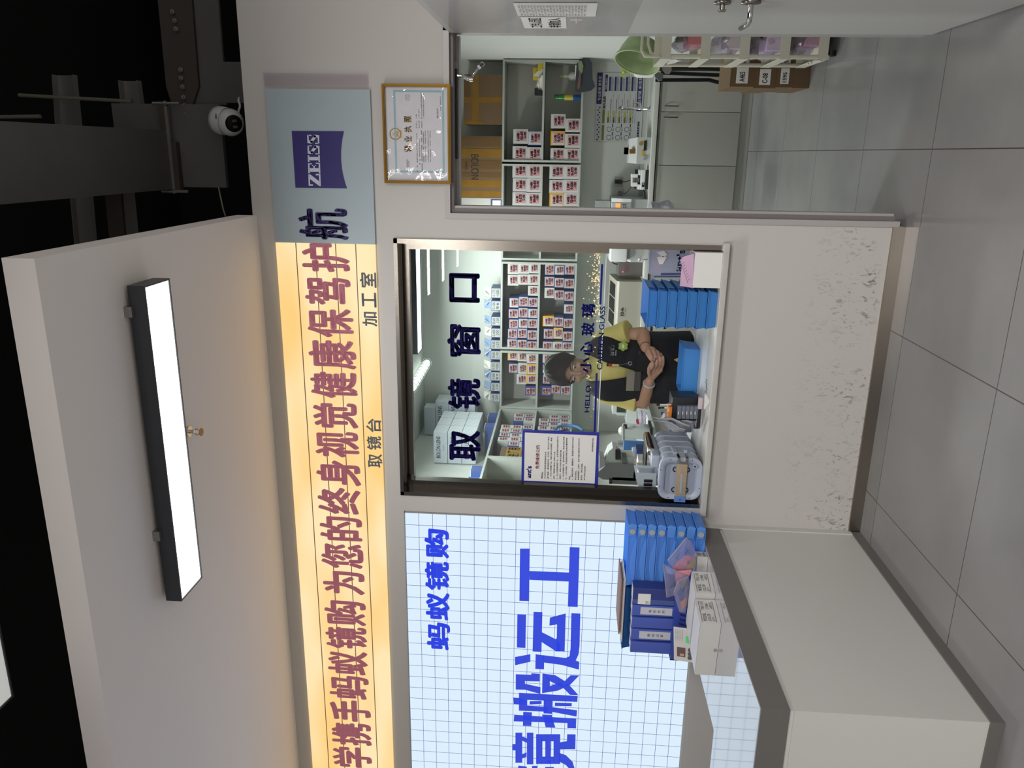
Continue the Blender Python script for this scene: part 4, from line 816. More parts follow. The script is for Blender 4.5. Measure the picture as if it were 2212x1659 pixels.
# poster over the worktop
pxs = (1288, 1389, 157, 306)
x0, x1, z0, z1 = RX(*pxs, 7.74); t = thing('poster', 'white and navy eye-care poster on the back wall behind the tap', 'poster', ((x0+x1)/2, 7.745, z0)); w, h = x1-x0, z1-z0
sh = MB().box(x0, x1, 7.742, 7.747, z0, z1, mat('poster_paper', (196, 198, 198), .6)).build('sheet', t); PN = mat('poster_navy', (34, 40, 104), .6); PG = mat('poster_green', (110, 130, 44), .6); PYL = mat('poster_yellow', (176, 176, 60), .6)
f = MB(); y = 7.7405
def pr(u0, u1, v0, v1, m): f.box(x0+w*u0, x0+w*u1, y, 7.742, z0+h*(1-v1), z0+h*(1-v0), m)
def pt(body, u0, u1, v0, v1, m, bold=.01): textr(f, body, m, x0+w*u0, x0+w*u1, z0+h*(1-v1), z0+h*(1-v0), y-.0006, bold)
pr(.55, 1, 0, .11, PN); pr(.45, 1, .86, .97, PN); pt('专业配镜 服务您', .60, .95, .025, .09, PAPER); pt('专业配镜 来找我', .50, .95, .88, .95, PAPER)
pr(.73, .97, .17, .22, PN); pt('选镜小知识', .76, .92, .178, .212, PAPER)
for i in range(14): pr(.02+i*.036, .038+i*.036, .03+(i % 2)*.03, .06+(i % 2)*.03, PN)
pr(.27, .47, .14, .19, PG); pr(.02, .24, .14, .19, PG); pt('镜片品质', .48, .66, .14, .20, INK, .02)
for i in range(5):
    v = .25+i*.12; pr(.74, .94, v, v+.04, PN); pt('镜片的选择要根据度数', .74, .95, v+.05, v+.075, INK); pt('镜框的大小来综合决定', .74, .92, v+.08, v+.10, INK); pr(.27, .70, v+.105, v+.108, INK); pr(.27, .45, v, v+.03, PYL); pt(['度数', '瞳距', '折射率', '防蓝光', '功能'][i], .28, .36, v-.002, v+.032, INK, .02); pt('合适的镜片才能保护眼睛的健康', .27, .62, v+.05, v+.07, INK)
for i in range(3):
    for j in range(2):
        cx, cz_ = x0+w*(.06+j*.12), z0+h*(1-(.30+i*.19)); f.tube([(cx+w*.035*cos(k*pi/8), y, cz_+h*.05*sin(k*pi/8)) for k in range(16)], .0015, INK, 4, True); pr(.09+j*.12-.0, .14+j*.12, .36+i*.19, .38+i*.19, PN); pt('镜片', .03+j*.12, .08+j*.12, .37+i*.19, .40+i*.19, INK)
pt('让您看得更清晰', .03, .30, .90, .95, PN, .02); f.build('print', sh)
# tap
p = PY(1402, 235, 7.40); t = thing('tap', 'slim chrome tap with a bent spout in front of the poster', 'tap', (p.x, 7.40, ZW)); top = PY(1337, 234, 7.4).z
f = MB().lathe([(0, 0), (.026, 0), (.026, .008), (.015, .012), (.013, .012)], (p.x, 7.4, ZW), CHROME); f.tube([(p.x, 7.4, ZW), (p.x, 7.4, top-.03), (p.x, 7.385, top-.008), (p.x, 7.35, top), (p.x, 7.26, top-.01), (p.x-.002, 7.22, top-.035)], .012, CHROME, 12); f.build('spout', t)
f = MB().cyl((p.x, 7.4, ZW+.09), (p.x+.045, 7.4, ZW+.10), .014, CHROME).cyl((p.x+.045, 7.4, ZW+.10), (p.x+.05, 7.4, ZW+.16), .006, CHROME); f.build('lever', t)
# soap pump bottle
p = PY(1392, 155, 7.3); zt_ = PY(1344, 152, 7.3).z; z0 = ZW; t = thing('pump_bottle', 'white hand-soap bottle with yellow-green pump by the green basin', 'bottle', (p.x, 7.3, z0)); hb = (zt_-z0)
YG_ = mat('pump_lime', (168, 176, 40), .35); PKL = mat('soap_label_pink', (206, 92, 108), .5)
MB().lathe([(0, 0), (.045, .0), (.048, .01), (.048, hb*.50), (.04, hb*.60), (.018, hb*.64), (.018, hb*.66)], (p.x, 7.3, z0), WPL).build('bottle_body', t)
f = MB().lathe([(.02, hb*.64), (.02, hb*.74), (.012, hb*.75), (.007, hb*.76), (.007, hb*.9), (.018, hb*.90), (.018, hb*1.0), (0, hb)], (p.x, 7.3, z0), YG_); f.box(p.x-.05, p.x, 7.29, 7.31, z0+hb*.92, z0+hb*.98, YG_); f.build('pump', t)
f = MB(); f.lathe([(.0485, hb*.10), (.0485, hb*.46)], (p.x, 7.3, z0), mat('soap_label', (222, 214, 214), .5)); f.box(p.x-.03, p.x+.02, 7.25, 7.2515, z0+hb*.36, z0+hb*.44, PKL); textr(f, '力', PN, p.x-.02, p.x+.01, z0+hb*.22, z0+hb*.34, 7.2505, .03); f.box(p.x-.02, p.x+.0, 7.25, 7.2515, z0+hb*.12, z0+hb*.15, PKL); f.build('label', t)
# green basin leaning on its side above the trolley
BASM = mat('pale_green_plastic', (154, 170, 126), .4)
bs = lambda a, b_, y: PY(1300+a/12.29, 80+b_/12.29, y)
ya = 5.6; r0 = bs(370, 500, ya); r1 = bs(1505, 860, ya); ctr = (r0+r1)/2; Rb = (r0-r1).length/2
ax = V((r0.z-r1.z, 0, -(r0.x-r1.x))).normalized(); ax = (ax if ax.x < 0 else -ax); axis = (ax*.94+V((0, -.34, 0))).normalized()
t = thing('wash_basin', 'pale green plastic washbasin tipped on its side beyond the white trolley', 'basin', ctr)
f = MB().lathe([(Rb, 0), (Rb*1.03, -.004), (Rb*1.03, -.014), (Rb*.97, -.016), (Rb*.9, -.07), (Rb*.76, -.125), (Rb*.7, -.135), (0, -.135)], ctr, BASM, axis, 40); f.lathe([(Rb, 0), (Rb*.94, -.006), (Rb*.87, -.07), (Rb*.73, -.122), (0, -.128)], ctr, BASM, axis, 40); f.build('basin_body', t)
MB().tube([ctr+((axis.cross(V((0, 1, 0))).normalized()*cos(k*pi/20)+axis.cross(axis.cross(V((0, 1, 0)))).normalized()*sin(k*pi/20))*Rb*1.015) for k in range(40)], .006, BASM, 6, True).build('rim', t)
# white slim trolley behind the open door
TR = mat('cream_trolley_plastic', (206, 202, 186), .5); yt = 5.0
tq = lambda a, b_, y=yt: PY(1380+a/5.027, b_/5.027, y)
xl_ = tq(1000, 640).x; zt_ = [tq(a, 640).z for a in (130, 240, 660, 1085, 1520, 1935)]; x1_ = .78
t = thing('storage_trolley', 'slim cream shelf trolley full of bags, half hidden by the open door', 'trolley', (.68, 5.2, 0))
for (xx, yy2) in ((xl_+.012, yt), (xl_+.012, yt+.45), (x1_-.012, yt), (x1_-.012, yt+.45)): MB().cyl((xx, yy2, .045), (xx, yy2, zt_[1]), .0125, TR, 12).build('post', t)
for i, z in enumerate(zt_[1:]):
    f = MB().box(xl_, x1_, yt-.012, yt+.46, z-.055, z-.045, TR).box(xl_, x1_, yt-.014, yt-.008, z-.055, z, TR).box(xl_, x1_, yt+.458, yt+.464, z-.055, z, TR).box(xl_-.002, xl_+.004, yt-.012, yt+.46, z-.055, z, TR); f.build('shelf', t)
for dz in (.0, .035):
    MB().tube([(x1_-.02, yt, zt_[1]), (x1_-.02, yt, zt_[1]+.08+dz), (xl_+.08-dz, yt, zt_[1]+.08+dz), (xl_+.03-dz*.5, yt, zt_[1]+.06+dz), (xl_+.012, yt, zt_[1]+.02), (xl_+.012, yt, zt_[1]-.02)], .008, TR, 8).build('guard_rail', t)
for yy2 in (yt+.03, yt+.42): MB().cyl((xl_+.02, yy2, .026), (xl_+.05, yy2, .026), .0255, BLK, 16).build('wheel', t)
def bag(name, label, c, sx, sy, sz, m, cat='bag', cont=None, seed=0, zbase=None):
    rnd = random.Random(seed); bm = bmesh.new(); bmesh.ops.create_icosphere(bm, subdivisions=3, radius=1)
    for v in bm.verts:
        n_ = 1+.16*sin(v.co.x*5+seed)+.14*sin(v.co.z*6+seed*2)+.1*sin(v.co.y*7+v.co.x*3)+rnd.uniform(-.05, .05)
        q = V((v.co.x*sx*n_, v.co.y*sy*n_, max(-1.0, min(1.15, v.co.z*n_))*sz)); v.co = V(c)+q
    f = MB().bm(bm, m, False); t = thing(name, label, cat, V(c)-V((0, 0, sz))); f.build('film', t)
    if cont: cont(t)
    return t
CLR = clear_mat('clear_bag_film', (236, 232, 240), 1.5, .08, milky=.22, milk=(214, 206, 218))
zs = zt_[1:]
for i, (dx, sz, col, lab) in enumerate(((.10, .09, (196, 120, 126), 'clear bag with a pink item on the top trolley shelf'), (.08, .085, (200, 190, 198), 'clear crinkled bag on the second trolley shelf'), (.07, .085, (206, 188, 214), 'clear lilac bag on the third trolley shelf'), (.10, .08, (176, 140, 160), 'pink bag on the lowest visible trolley shelf'))):
    zb = zs[i+1]-.044; m_ = mat('bag_content_%s' % ['pink', 'white', 'lilac', 'rose'][i], col, .6)
    def cont(t, c=(xl_+dx+.02, 5.2, zb+sz*.8), m_=m_, sz=sz): MB().box(c[0]-.035, c[0]+.05, c[1]-.1, c[1]+.1, zb+.002, zb+sz*1.2, m_, .01).build('content', t)
    bag('plastic_bag', lab, (xl_+dx+.012, 5.2, zb+sz*1.15), .062, .10, sz*.92, CLR, cont=cont, seed=i+3)
tag(MB().box(xl_+.14, xl_+.165, 5.36, 5.44, zs[1]-.044, zs[1]+.10, mat('green_card', (92, 140, 44), .5)).build('green_folder'), 'bright green folder upright on the top trolley shelf', 'folder')
for i, (z, lab) in enumerate(((zs[0]-.05, 'torn clear bag corner hanging from the top trolley shelf edge'), (zs[4]+.02, 'white paper scrap stuck on the lowest trolley shelf edge'))):
    g = MB(); 
    for k in range(5): g.add([(xl_-.006-.012*(k % 2), 5.0+.03*k, z), (xl_-.004, 5.0+.03*k, z-.04-.02*(k % 3)), (xl_-.010, 5.03+.03*k, z-.05), (xl_-.006-.012*((k+1) % 2), 5.03+.03*k, z)], [(0, 1, 2, 3)], PAPER)
    tag(g.build('paper_scrap'), lab, 'scrap')
# cartons on the floor beside the trolley
cx0 = PZ(1745, 190, 0).x; ycf = 5.50
lv_ = [0]+[PY(a, 175, ycf).z for a in (1713, 1676, 1628, 1577)]
cl = ['bottom', 'second', 'third', 'top']
for i in range(4):
    z0, z1 = lv_[i]+.0008, lv_[i+1]; xx = cx0+(-.004, .0, -.006, .002, -.012)[i]
    t = thing('cardboard_box', 'brown carton, %s of the stack beside the cream trolley' % cl[i], 'cardboard box', (xx+.1, ycf+.2, z0), 'brown cartons stacked beside the trolley'); o = MB().box(xx, .79, ycf, ycf+.42, z0, z1, BRN).build('box_body', t)
    if i in (1, 2, 3):
        f = MB()
        for j in range(2): 
            a0 = xx+.02+j*.105; f.box(a0, a0+.095, ycf-.0015, ycf, z0+(z1-z0)*.25, z0+(z1-z0)*.75, PAPER); textr(f, 'A465' if (i == 3 and j == 0) else ['SH-20', '1595', 'C-08'][i % 3], INK, a0+.01, a0+.07, z0+(z1-z0)*.38, z0+(z1-z0)*.62, ycf-.0025, .02)
        f.build('shipping_label', o)
    else: MB().box(xx, xx+.02, ycf-.0012, ycf, z0, z1, TAPEB).build('tape', o)
# folded ironing-board like black frame leaning by the wall
t = thing('folded_stand', 'black folded metal stand leaning between the trolley and the cabinets', 'stand', (.6, 6.3, .0))
f = MB()
for a, b2, y0, y1 in (((380, 730), (990, 760), 6.3, 6.2), ((240, 790), (990, 820), 6.35, 6.3), ((180, 870), (760, 868), 6.4, 6.35), ((760, 868), (980, 925), 6.35, 6.3)): f.tube([tq(*a, y0), tq(*b2, y1)], .014, BLK, 10)
f.prism([tq(200, 670, 6.45), tq(990, 700, 6.4), tq(990, 770, 6.4), tq(200, 770, 6.45)], (0, .02, 0), mat('dark_cover', (40, 38, 38), .5)); f.tube([tq(990, 760, 6.2), (tq(990, 760, 6.2).x, 6.25, .0)], .014, BLK, 10); f.build('frame', t)
f = MB().prism([tq(a, c, 6.2) for a, c in ((250, 680), (355, 690), (355, 770), (330, 805), (290, 800), (260, 760))], (0, .012, 0), GALV); f.build('hinge_plate', t)
f = MB().prism([tq(a, c, 6.25) for a, c in ((180, 770), (265, 800), (255, 870), (220, 875), (175, 830))], (0, .04, 0), DGPL); f.build('knob', t)
# white hole punch / edger machine with a copper wheel
def px_box(f, px0, px1, py0, py1, y, d, m, bev=.0, zf=None):
    x0, x1, z0, z1 = RX(px0, px1, py0, py1, y); f.box(x0, x1, y, y+d, z0 if zf is None else zf, z1, m, bev)
MACH = mat('machine_white', (182, 184, 182), .35)
t = thing('polishing_machine', 'white lens polisher with a copper window on the back worktop', 'machine', PY(1408, 326, 7.2))
f = MB(); x0, x1, z0, z1 = RX(1376, 1409, 297, 354, 7.18); xt0, xt1, _, zt2 = RX(1358, 1376, 300, 352, 7.30)
f.hexa([(x0, 7.18, ZW), (x1, 7.18, ZW), (x1, 7.55, ZW), (x0, 7.55, ZW), (x0, 7.18, z1), (x1, 7.18, z1), (x1, 7.55, z1), (x0, 7.55, z1)], MACH); f.hexa([(x0, 7.18, z1), (x1, 7.18, z1), (x1, 7.55, z1), (x0, 7.55, z1), (xt0, 7.26, zt2), (xt1, 7.26, zt2), (xt1, 7.5, zt2), (xt0, 7.5, zt2)], MACH); f.build('body', t)
COP = mat('copper', (150, 108, 60), .3, .8)
f = MB(); q = [PY(a, c, 7.2) for a, c in ((1360, 322), (1374, 322), (1374, 332), (1360, 332))]; f.prism([p_+V((0, -.006, 0)) for p_ in q], (0, .03, 0), COP); f.build('copper_window', t)
f = MB(); px_box(f, 1391, 1397, 304, 325, 7.172, .008, BLK); f.build('front_slot', t); f = MB(); px_box(f, 1390, 1396, 337, 346, 7.170, .01, GPL); f.build('switch', t); f = MB(); px_box(f, 1349, 1357, 319, 333, 7.32, .05, BLK); f.box(PY(1353, 326, 7.32).x-.03, PY(1353, 326, 7.32).x+.03, 7.32, 7.40, zt2-.005, PY(1349, 326, 7.32).z, BLK); f.build('top_knob', t)
f = MB(); p_ = PY(1385, 310, 7.177); f.cyl(p_, p_+V((0, .004, 0)), .018, GOLDP); px_box(f, 1386, 1391, 325, 337, 7.176, .004, mat('warning_sticker', (190, 160, 50), .5)); f.build('stickers', t)
# lens groover on black base
t = thing('grooving_machine', 'small black and white lens groover on the back worktop', 'machine', PY(1402, 387, 7.2)); g8 = lambda a, b_: (1280+a/12.29, 340+b_/12.29)
def gb(f, a0, a1, b0, b1, y, d, m, bev=0, zf=None): px_box(f, g8(a0, 0)[0], g8(a1, 0)[0], g8(0, b0)[1], g8(0, b1)[1], y, d, m, bev, zf)
f = MB(); gb(f, 1400, 1515, 340, 850, 7.2, .2, BLK, .004, ZW); f.build('black_base', t); f = MB(); gb(f, 1280, 1400, 330, 860, 7.21, .18, WPL, .004); gb(f, 1225, 1285, 330, 470, 7.22, .16, WPL, .004); gb(f, 1205, 1285, 720, 855, 7.22, .16, WPL, .004); f.build('white_body', t)
f = MB(); gb(f, 1035, 1205, 440, 535, 7.25, .1, WPL, .004); gb(f, 1035, 1195, 665, 775, 7.25, .1, WPL, .004); gb(f, 1035, 1065, 530, 670, 7.25, .1, WPL); f.build('head', t)
f = MB(); gb(f, 1130, 1200, 315, 440, 7.28, .05, BLK, .003); gb(f, 1110, 1165, 775, 830, 7.28, .05, BLK, .003); gb(f, 1140, 1240, 545, 665, 7.26, .05, DGPL); gb(f, 1200, 1290, 470, 720, 7.27, .09, BLK); f.build('wheel_unit', t)
f = MB(); gb(f, 1310, 1375, 675, 785, 7.205, .006, BLK); gb(f, 1330, 1360, 690, 720, 7.202, .004, WPL); f.build('switch_panel', t)
# wall sockets and plugs
for (b0, b1, lab, dark) in ((515, 770, 'white wall socket with a black plug above the groover', True), (825, 1070, 'white wall socket with a grey plug nearer the grey machine', False)):
    x0, x1, z0, z1 = RX(g8(575, 0)[0], g8(810, 0)[0], g8(0, b0)[1], g8(0, b1)[1], 7.735); t = thing('wall_socket', lab, 'socket', ((x0+x1)/2, 7.74, z0)); MB().box(x0, x1, 7.735, 7.75, z0, z1, mat('socket_white', (178, 180, 172), .4), .002).build('face_plate', t)
    c = PY(*g8(730, (b0+b1)/2), 7.72); m_ = BLK if dark else mat('plug_grey', (120, 120, 114), .5); f = MB().cyl(c, c+V((0, -.03, 0)), .022, m_, 16).cyl(c+V((0, .012, .0)), c, .022, m_, 16); f.build('plug', t)
    e = PY(*g8(1020, 600 if dark else 780), 7.45); MB().tube([c+V((0, -.02, -.01)), c+V((.0, -.04, -.05)), (c+e)/2+V((0, 0, -.03)), e], .004, m_, 6).build('flex', t)
    if dark: a_ = PY(*g8(630, 640), 7.735); MB().box(a_.x-.018, a_.x+.018, 7.715, 7.735, a_.z-.014, a_.z+.014, BLK, .003).build('adapter', t)
tag(MB().tube([PY(*g8(a, c), 7.3) for a, c in ((1350, 860), (1390, 930), (1390, 1000), (1400, 1100))]+[PY(*g8(1440, 1160), 7.3)], .005, BLK, 6).build('power_flex'), 'black flex lying behind the groover on the worktop', 'cable')
# grey machine with an orange screen at the door jamb, and its white arm seen through the window
t = thing('edging_machine', 'big white lens machine with an orange screen at the left jamb of the doorway', 'machine', PY(1400, 450, 7.15))
GM = mat('machine_grey_white', (176, 180, 178), .4); f = MB(); xr = PY(1380, 431, 7.15).x; xL = PY(1340, 566, 7.15).x
zt3 = PY(1322, 440, 7.2).z; f.prism([(xr, 7.16, ZW), (xr, 7.16, ZW+.12), (xr, 7.20, zt3-.16), (xr, 7.30, zt3), (xr, 7.70, zt3), (xr, 7.70, ZW)], (xL-xr, 0, 0), GM); f.build('body', t)
f = MB(); px_box(f, 1320, 1363, 437, 470, 7.12, .03, GM, .008); f.build('control_head', t); f = MB(); px_box(f, 1330, 1340, 439, 468, 7.112, .01, mat('orange_screen', (190, 120, 60), .3, emit=((236, 160, 90), .7))); f.build('screen', t)
f = MB()
for i in range(3):
    for j in range(2): px_box(f, 1345+j*4.5, 1347.5+j*4.5, 441+i*6, 444+i*6, 7.113, .008, DGPL)
f.build('keypad', t)
f = MB(); px_box(f, 1286, 1318, 434, 470, 7.35, .2, mat('machine_smoke_cover', (140, 144, 142), .3)); f.build('lid', t)
f = MB(); px_box(f, 1318, 1355, 530, 566, 7.08, .12, WPL, .012); f.build('swing_arm', t)
for lab, q, y in (('crumpled clear bag on the worktop beside the door jamb', (1386, 1404, 446, 470), 6.6),):
    x0, x1, z0, z1 = RX(*q, y)
tt = bag('plastic_bag', 'greyish clear bag of blue items low at the door jamb', PY(1430, 462, 6.4), .10, .16, .10, clear_mat('grey_bag_film', (222, 222, 228), 1.2, .1, .35, (176, 176, 184)), seed=11)
# ------------------------------------------------------------ things seen through the opening of the window, back worktop
t = thing('tracer_machine', 'large beige lens edger with an open top tray behind the blue tray stack', 'machine', PY(1385, 650, 7.1)); BG = mat('machine_beige', (156, 154, 140), .5)
z7 = lambda a, b_, y: PY(1300+a/7.9, 520+b_/7.9, y)
q = [z7(690, 705, 7.15), z7(270, 700, 7.15), z7(200, 1650, 7.15), z7(640, 1650, 7.15)]
x1 = q[0].x; x0 = z7(400, 1560, 7.15).x; zt4 = z7(250, 1000, 7.15).z; zr4 = z7(125, 900, 7.45).z
f = MB().prism([(x0, 7.15, ZW), (x0, 7.15, zt4-.02), (x0, 7.17, zt4), (x0, 7.20, zt4+.005), (x0, 7.62, zr4), (x0, 7.62, ZW)], (x1-x0, 0, 0), BG); f.build('body', t)
f = MB()
for i in range(3):
    a0 = x0+.03+i*(x1-x0-.06)/3; a1 = a0+(x1-x0-.06)/3-.015; sl_ = (zr4-zt4)/.42
    f.hexa([(a0, 7.24, zt4+.005+sl_*.05), (a1, 7.24, zt4+.005+sl_*.05), (a1, 7.5, zt4+.005+sl_*.31), (a0, 7.5, zt4+.005+sl_*.31), (a0, 7.24, zt4+.008+sl_*.05), (a1, 7.24, zt4+.008+sl_*.05), (a1, 7.5, zt4+.008+sl_*.31), (a0, 7.5, zt4+.008+sl_*.31)], BLK)
f.build('top_trays', t)
f = MB(); p0 = z7(350, 1290, 7.148); p1 = z7(378, 1140, 7.148); textr(f, '3D-fit', INK, p0.x, p1.x, p1.z-.0, p1.z+.028, 7.148, .03); f.build('brand_print', t); f = MB(); textr(f, 'lens edger', GRYI, p0.x, p1.x, p1.z-.02, p1.z-.008, 7.148, .0); f.build('small_print', t)
f = MB(); f.box(x0, x1, 7.155, 7.16, zt4-.075, zt4-.072, DARKLINE); f.build('panel_joint', t)
t = thing('control_unit', 'dark grey control box with a glowing red light beside the beige machine', 'control box', z7(640, 480, 7.3)); f = MB(); px_box(f, 1335, 1383, 566, 596, 7.25, .25, mat('control_box_grey', (88, 84, 80), .5), .004, ZW); f.build('case', t)
c = z7(360, 530, 7.245); MB().sph(c, .006, mat('red_led', (255, 60, 60), .4, emit=((255, 70, 60), 2.0)), (1, .6, 1), 10).build('indicator', t)
f = MB(); c = z7(420, 470, 7.246); textr(f, '中国', mat('box_red_print', (120, 70, 66), .6), c.x-.03, c.x+.03, c.z-.02, c.z+.02, 7.246, .01); f.build('print', t)
tag(MB().tube([z7(a, c_, 7.35) for a, c_ in ((180, 340), (180, 370), (220, 395), (270, 400))], .006, BLK, 6).build('black_cable'), 'short black cable arching over the control box', 'cable')
# caged tube lamp and square lamp under the workroom ceiling
t = thing('cage_lamp', 'bright tube lamp in a wire cage under the workroom ceiling, seen through the glass', 'ceiling light', PZ(905, 810, 2.90)); p0, p1 = PZ(890, 838, 2.89), PZ(922, 784, 2.89); d = (p1-p0).normalized(); u_ = d.cross(V((0, 0, 1))).normalized()
MB().cyl(p0, p1, .035, mat('tube_lamp_glow', (240, 244, 240), .5, emit=((236, 246, 238), 1.6)), 16).build('tube', t); g = MB()
for k_ in range(9): c = p0.lerp(p1, k_/8); g.tube([c+(u_*cos(a*pi/8)+V((0, 0, 1))*sin(a*pi/8))*.05 for a in range(16)], .0025, CHROME, 5, True)
for k_ in range(6): o_ = (u_*cos(k_*pi/3)+V((0, 0, 1))*sin(k_*pi/3))*.05; g.tube([p0+o_, p1+o_], .0025, CHROME, 5)
g.build('wire_cage', t)
lamp('ceiling_light', 'small square lamp under the workroom ceiling at the left of the window top', -2.32, -1.80, 5.22, 5.56, 2.87, .08)
# ================================================================ window sill and work bench
ZS = .80
t = thing('window_sill', 'pale stone sill slab under the serving window', 'sill', (-1.06, 3.75, .772)); MB().box(-1.735, -.380, 3.655, YG, .772, ZS, STONE, .003).build('slab', t)
t = thing('work_bench', 'white bench behind the sill carrying the trays and tools', 'bench', (-1.2, 4.05, 0)); MB().box(-2.05, -.36, YG+.001, 4.26, .775, ZS, mat('bench_white', (196, 200, 200), .35)).build('bench_top', t)
for x in (-2.04, -1.2, -.39): MB().box(x, x+.02, YG+.01, 4.22, 0, .775, LAM).build('support_panel', t)
TRAYF = mat('blue_tray_plastic', (70, 144, 220), .3, trans=((70, 150, 230), .25)); TRAYL = mat('light_blue_tray_plastic', (84, 160, 226), .3, trans=((90, 170, 240), .3))
def tray(name, label, x0, x1, y0, y1, z0, h, m, group, lowback=False, notch=False, tabs=None, cat='tray'):
    t = thing(name, label, cat, ((x0+x1)/2, (y0+y1)/2, z0), group); g = .0025; e = .008
    f = MB(); f.box(x0+e, x1-e, y0+e, y1-e, z0, z0+g, m)
    f.hexa([(x0+e, y0+e, z0), (x1-e, y0+e, z0), (x1-e, y0+e+g, z0), (x0+e, y0+e+g, z0), (x0, y0, z0+h), (x1, y0, z0+h), (x1, y0+g, z0+h), (x0, y0+g, z0+h)], m)
    f.hexa([(x0+e, y1-e-g, z0), (x1-e, y1-e-g, z0), (x1-e, y1-e, z0), (x0+e, y1-e, z0), (x0, y1-g, z0+h), (x1, y1-g, z0+h), (x1, y1, z0+h), (x0, y1, z0+h)], m)
    for xa, xb, s_ in ((x0, x0+g, 1), (x1-g, x1, -1)): f.hexa([(xa+e*s_, y0+e, z0), (xb+e*s_, y0+e, z0), (xb+e*s_, y1-e, z0), (xa+e*s_, y1-e, z0), (xa, y0, z0+h), (xb, y0, z0+h), (xb, y1, z0+h), (xa, y1, z0+h)], m)
    f.ring(x0-.003, x1+.003, 0, 1, .001, 0, 1, m) if 0 else None
    f.box(x0-.003, x1+.003, y0-.003, y0+.002, z0+h-.004, z0+h, m); f.box(x0-.003, x0+.002, y0, y1, z0+h-.004, z0+h, m); f.box(x1-.002, x1+.003, y0, y1, z0+h-.004, z0+h, m)
    f.build('tray_body', t)
    if tabs: tabs(t, x0, x1, y0, y1, z0, h)
    return t
# stack of seven on the sill
q0 = PY(1401, 629.5, 3.69); q1 = PY(1538, 711, 3.69); q2 = PY(1547, 625, 3.69); xa = PY(1470, 709, 3.69).x; xb = PY(1470, 627, 3.69).x; ztop = PY(1398, 668, 3.69).z
n = 7; hp = (ztop-ZS)/n
NM = ['lowest', 'second', 'third', 'fourth', 'fifth', 'sixth', 'topmost']
def cutouts(t, x0, x1, y0, y1, z0, h):
    g = MB()
    for a in (y0+.05,): g.hexa([(x1+.001, a, z0+h*.25), (x1+.001, a+.12, z0+h*.35), (x1+.001, a+.12, z0+h*.9), (x1+.001, a, z0+h*.9), (x1+.003, a, z0+h*.25), (x1+.003, a+.12, z0+h*.35), (x1+.003, a+.12, z0+h*.9), (x1+.003, a, z0+h*.9)], TRAYL)
    g.build('side_grip', t)
for i in range(n):
    tray('parts_tray', 'blue plastic tray, %s of the tall stack of seven on the sill' % NM[i], xa-.004*(i % 2), xb, 3.69, 4.02, ZS+.0006+i*hp, hp*1.0-.001, TRAYF, 'blue trays stacked on the sill', tabs=cutouts)
# single tray
x0, x1, z0, z1 = RX(1479, 1508, 752, 852, 4.04)
t = tray('parts_tray', 'single shallow blue tray on the bench in front of the apron', x0, x1, 4.04, 4.22, ZS+.0008, .085, TRAYL, None)
MB().box(x0+.03, x0+.14, 4.06, 4.11, ZS+.004, ZS+.05, mat('clear_wrap', (170, 170, 210), .3, trans=((180, 180, 230), .3)), .01).build('wrapped_item', t)
# white tissue box with pink slips
x0, x1, z0, z1 = RX(1500, 1556, 546, 622, 3.66); t = thing('white_box', 'white open carton of pink slips at the right end of the sill', 'box', ((x0+x1)/2, 3.72, ZS)); zb1 = PY(1499, 585, 3.66).z
f = MB(); g = .003; y0, y1 = 3.66, 3.835
f.box(x0, x1, y0, y1, ZS+.0008, ZS+.004, PAPER).box(x0, x1, y0, y0+g, ZS+.004, zb1, PAPER).box(x0, x1, y1-g, y1, ZS+.004, zb1, PAPER).box(x0, x0+g, y0+g, y1-g, ZS+.004, zb1, PAPER).box(x1-g, x1, y0+g, y1-g, ZS+.004, zb1, PAPER); f.build('box_body', t)
PKS = mat('lilac_pink_slip', (206, 168, 196), .8)
g = MB()
ps = [(1500, 545), (1500, 618), (1497, 612), (1469, 618), (1473, 608), (1473, 560), (1490, 545)]
for i in range(4):
    dy = .012*i; zz = .012*i; n_ = 6
    a = [PY(*q_, 3.70+dy) for q_ in ((1499, 548+i*3), (1497, 622-i*6), (1470+i*5, 620-i*2), (1476-i*2, 556+i*2))]
    g.add([a[0], a[1], a[2]+V((0, .03, 0)), a[3]+V((0, .02, 0))], [(0, 1, 2, 3)], PKS)
o = g.build('pink_slips', t)
g = MB()
for i in range(7): c0_ = PY(1478+i*2, 566+i*6, 3.695); g.tube([c0_, c0_+V((-.012, 0, .012)), c0_+V((-.02, 0, .008))], .0008, GRYI, 4)
g.build('handwriting', o)
# clear printed bag behind the white box
zq = lambda a, b_, y: PY(1300+a/7.9, 520+b_/7.9, y)
BAGM = clear_mat('milky_bag_film', (228, 232, 244), 1.2, .1, .45, (188, 192, 210)); BPR = mat('bag_print_blue', (60, 72, 120), .5)
t = thing('printed_bag', 'clear printed plastic bag with blue lettering behind the pink slips', 'bag', zq(1300, 400, 3.80)); yb_ = 3.86
pts = [(815, 150), (1560, 150), (1580, 560), (1380, 625), (900, 620), (800, 560)]
f = MB().prism([zq(*q_, yb_) for q_ in pts], (0, .07, 0), BAGM); o = f.build('film', t)
f = MB(); text4(f, "ant's", BPR, zq(1215, 525, yb_-.002), zq(1300, 150, yb_-.002), zq(1370, 525, yb_-.002), zq(1430, 150, yb_-.002), .03); c = zq(1300, 480, yb_-.003); f.sph(c, .006, BAGM, (1, .2, 1), 10)
f.poly([zq(a, c_, yb_-.002) for a, c_ in ((1010, 550), (1380, 550), (1380, 580), (1005, 590))], BPR); f.poly([zq(a, c_, yb_-.002) for a, c_ in ((890, 600), (1380, 600), (1380, 625), (890, 625))], BPR); f.build('print', o)
MB().prism([zq(a, c_, yb_+.03) for a, c_ in ((920, 300), (1000, 400), (960, 540), (900, 500))], (0, .01, 0), PINK).build('pink_tag', t)
g = MB(); 
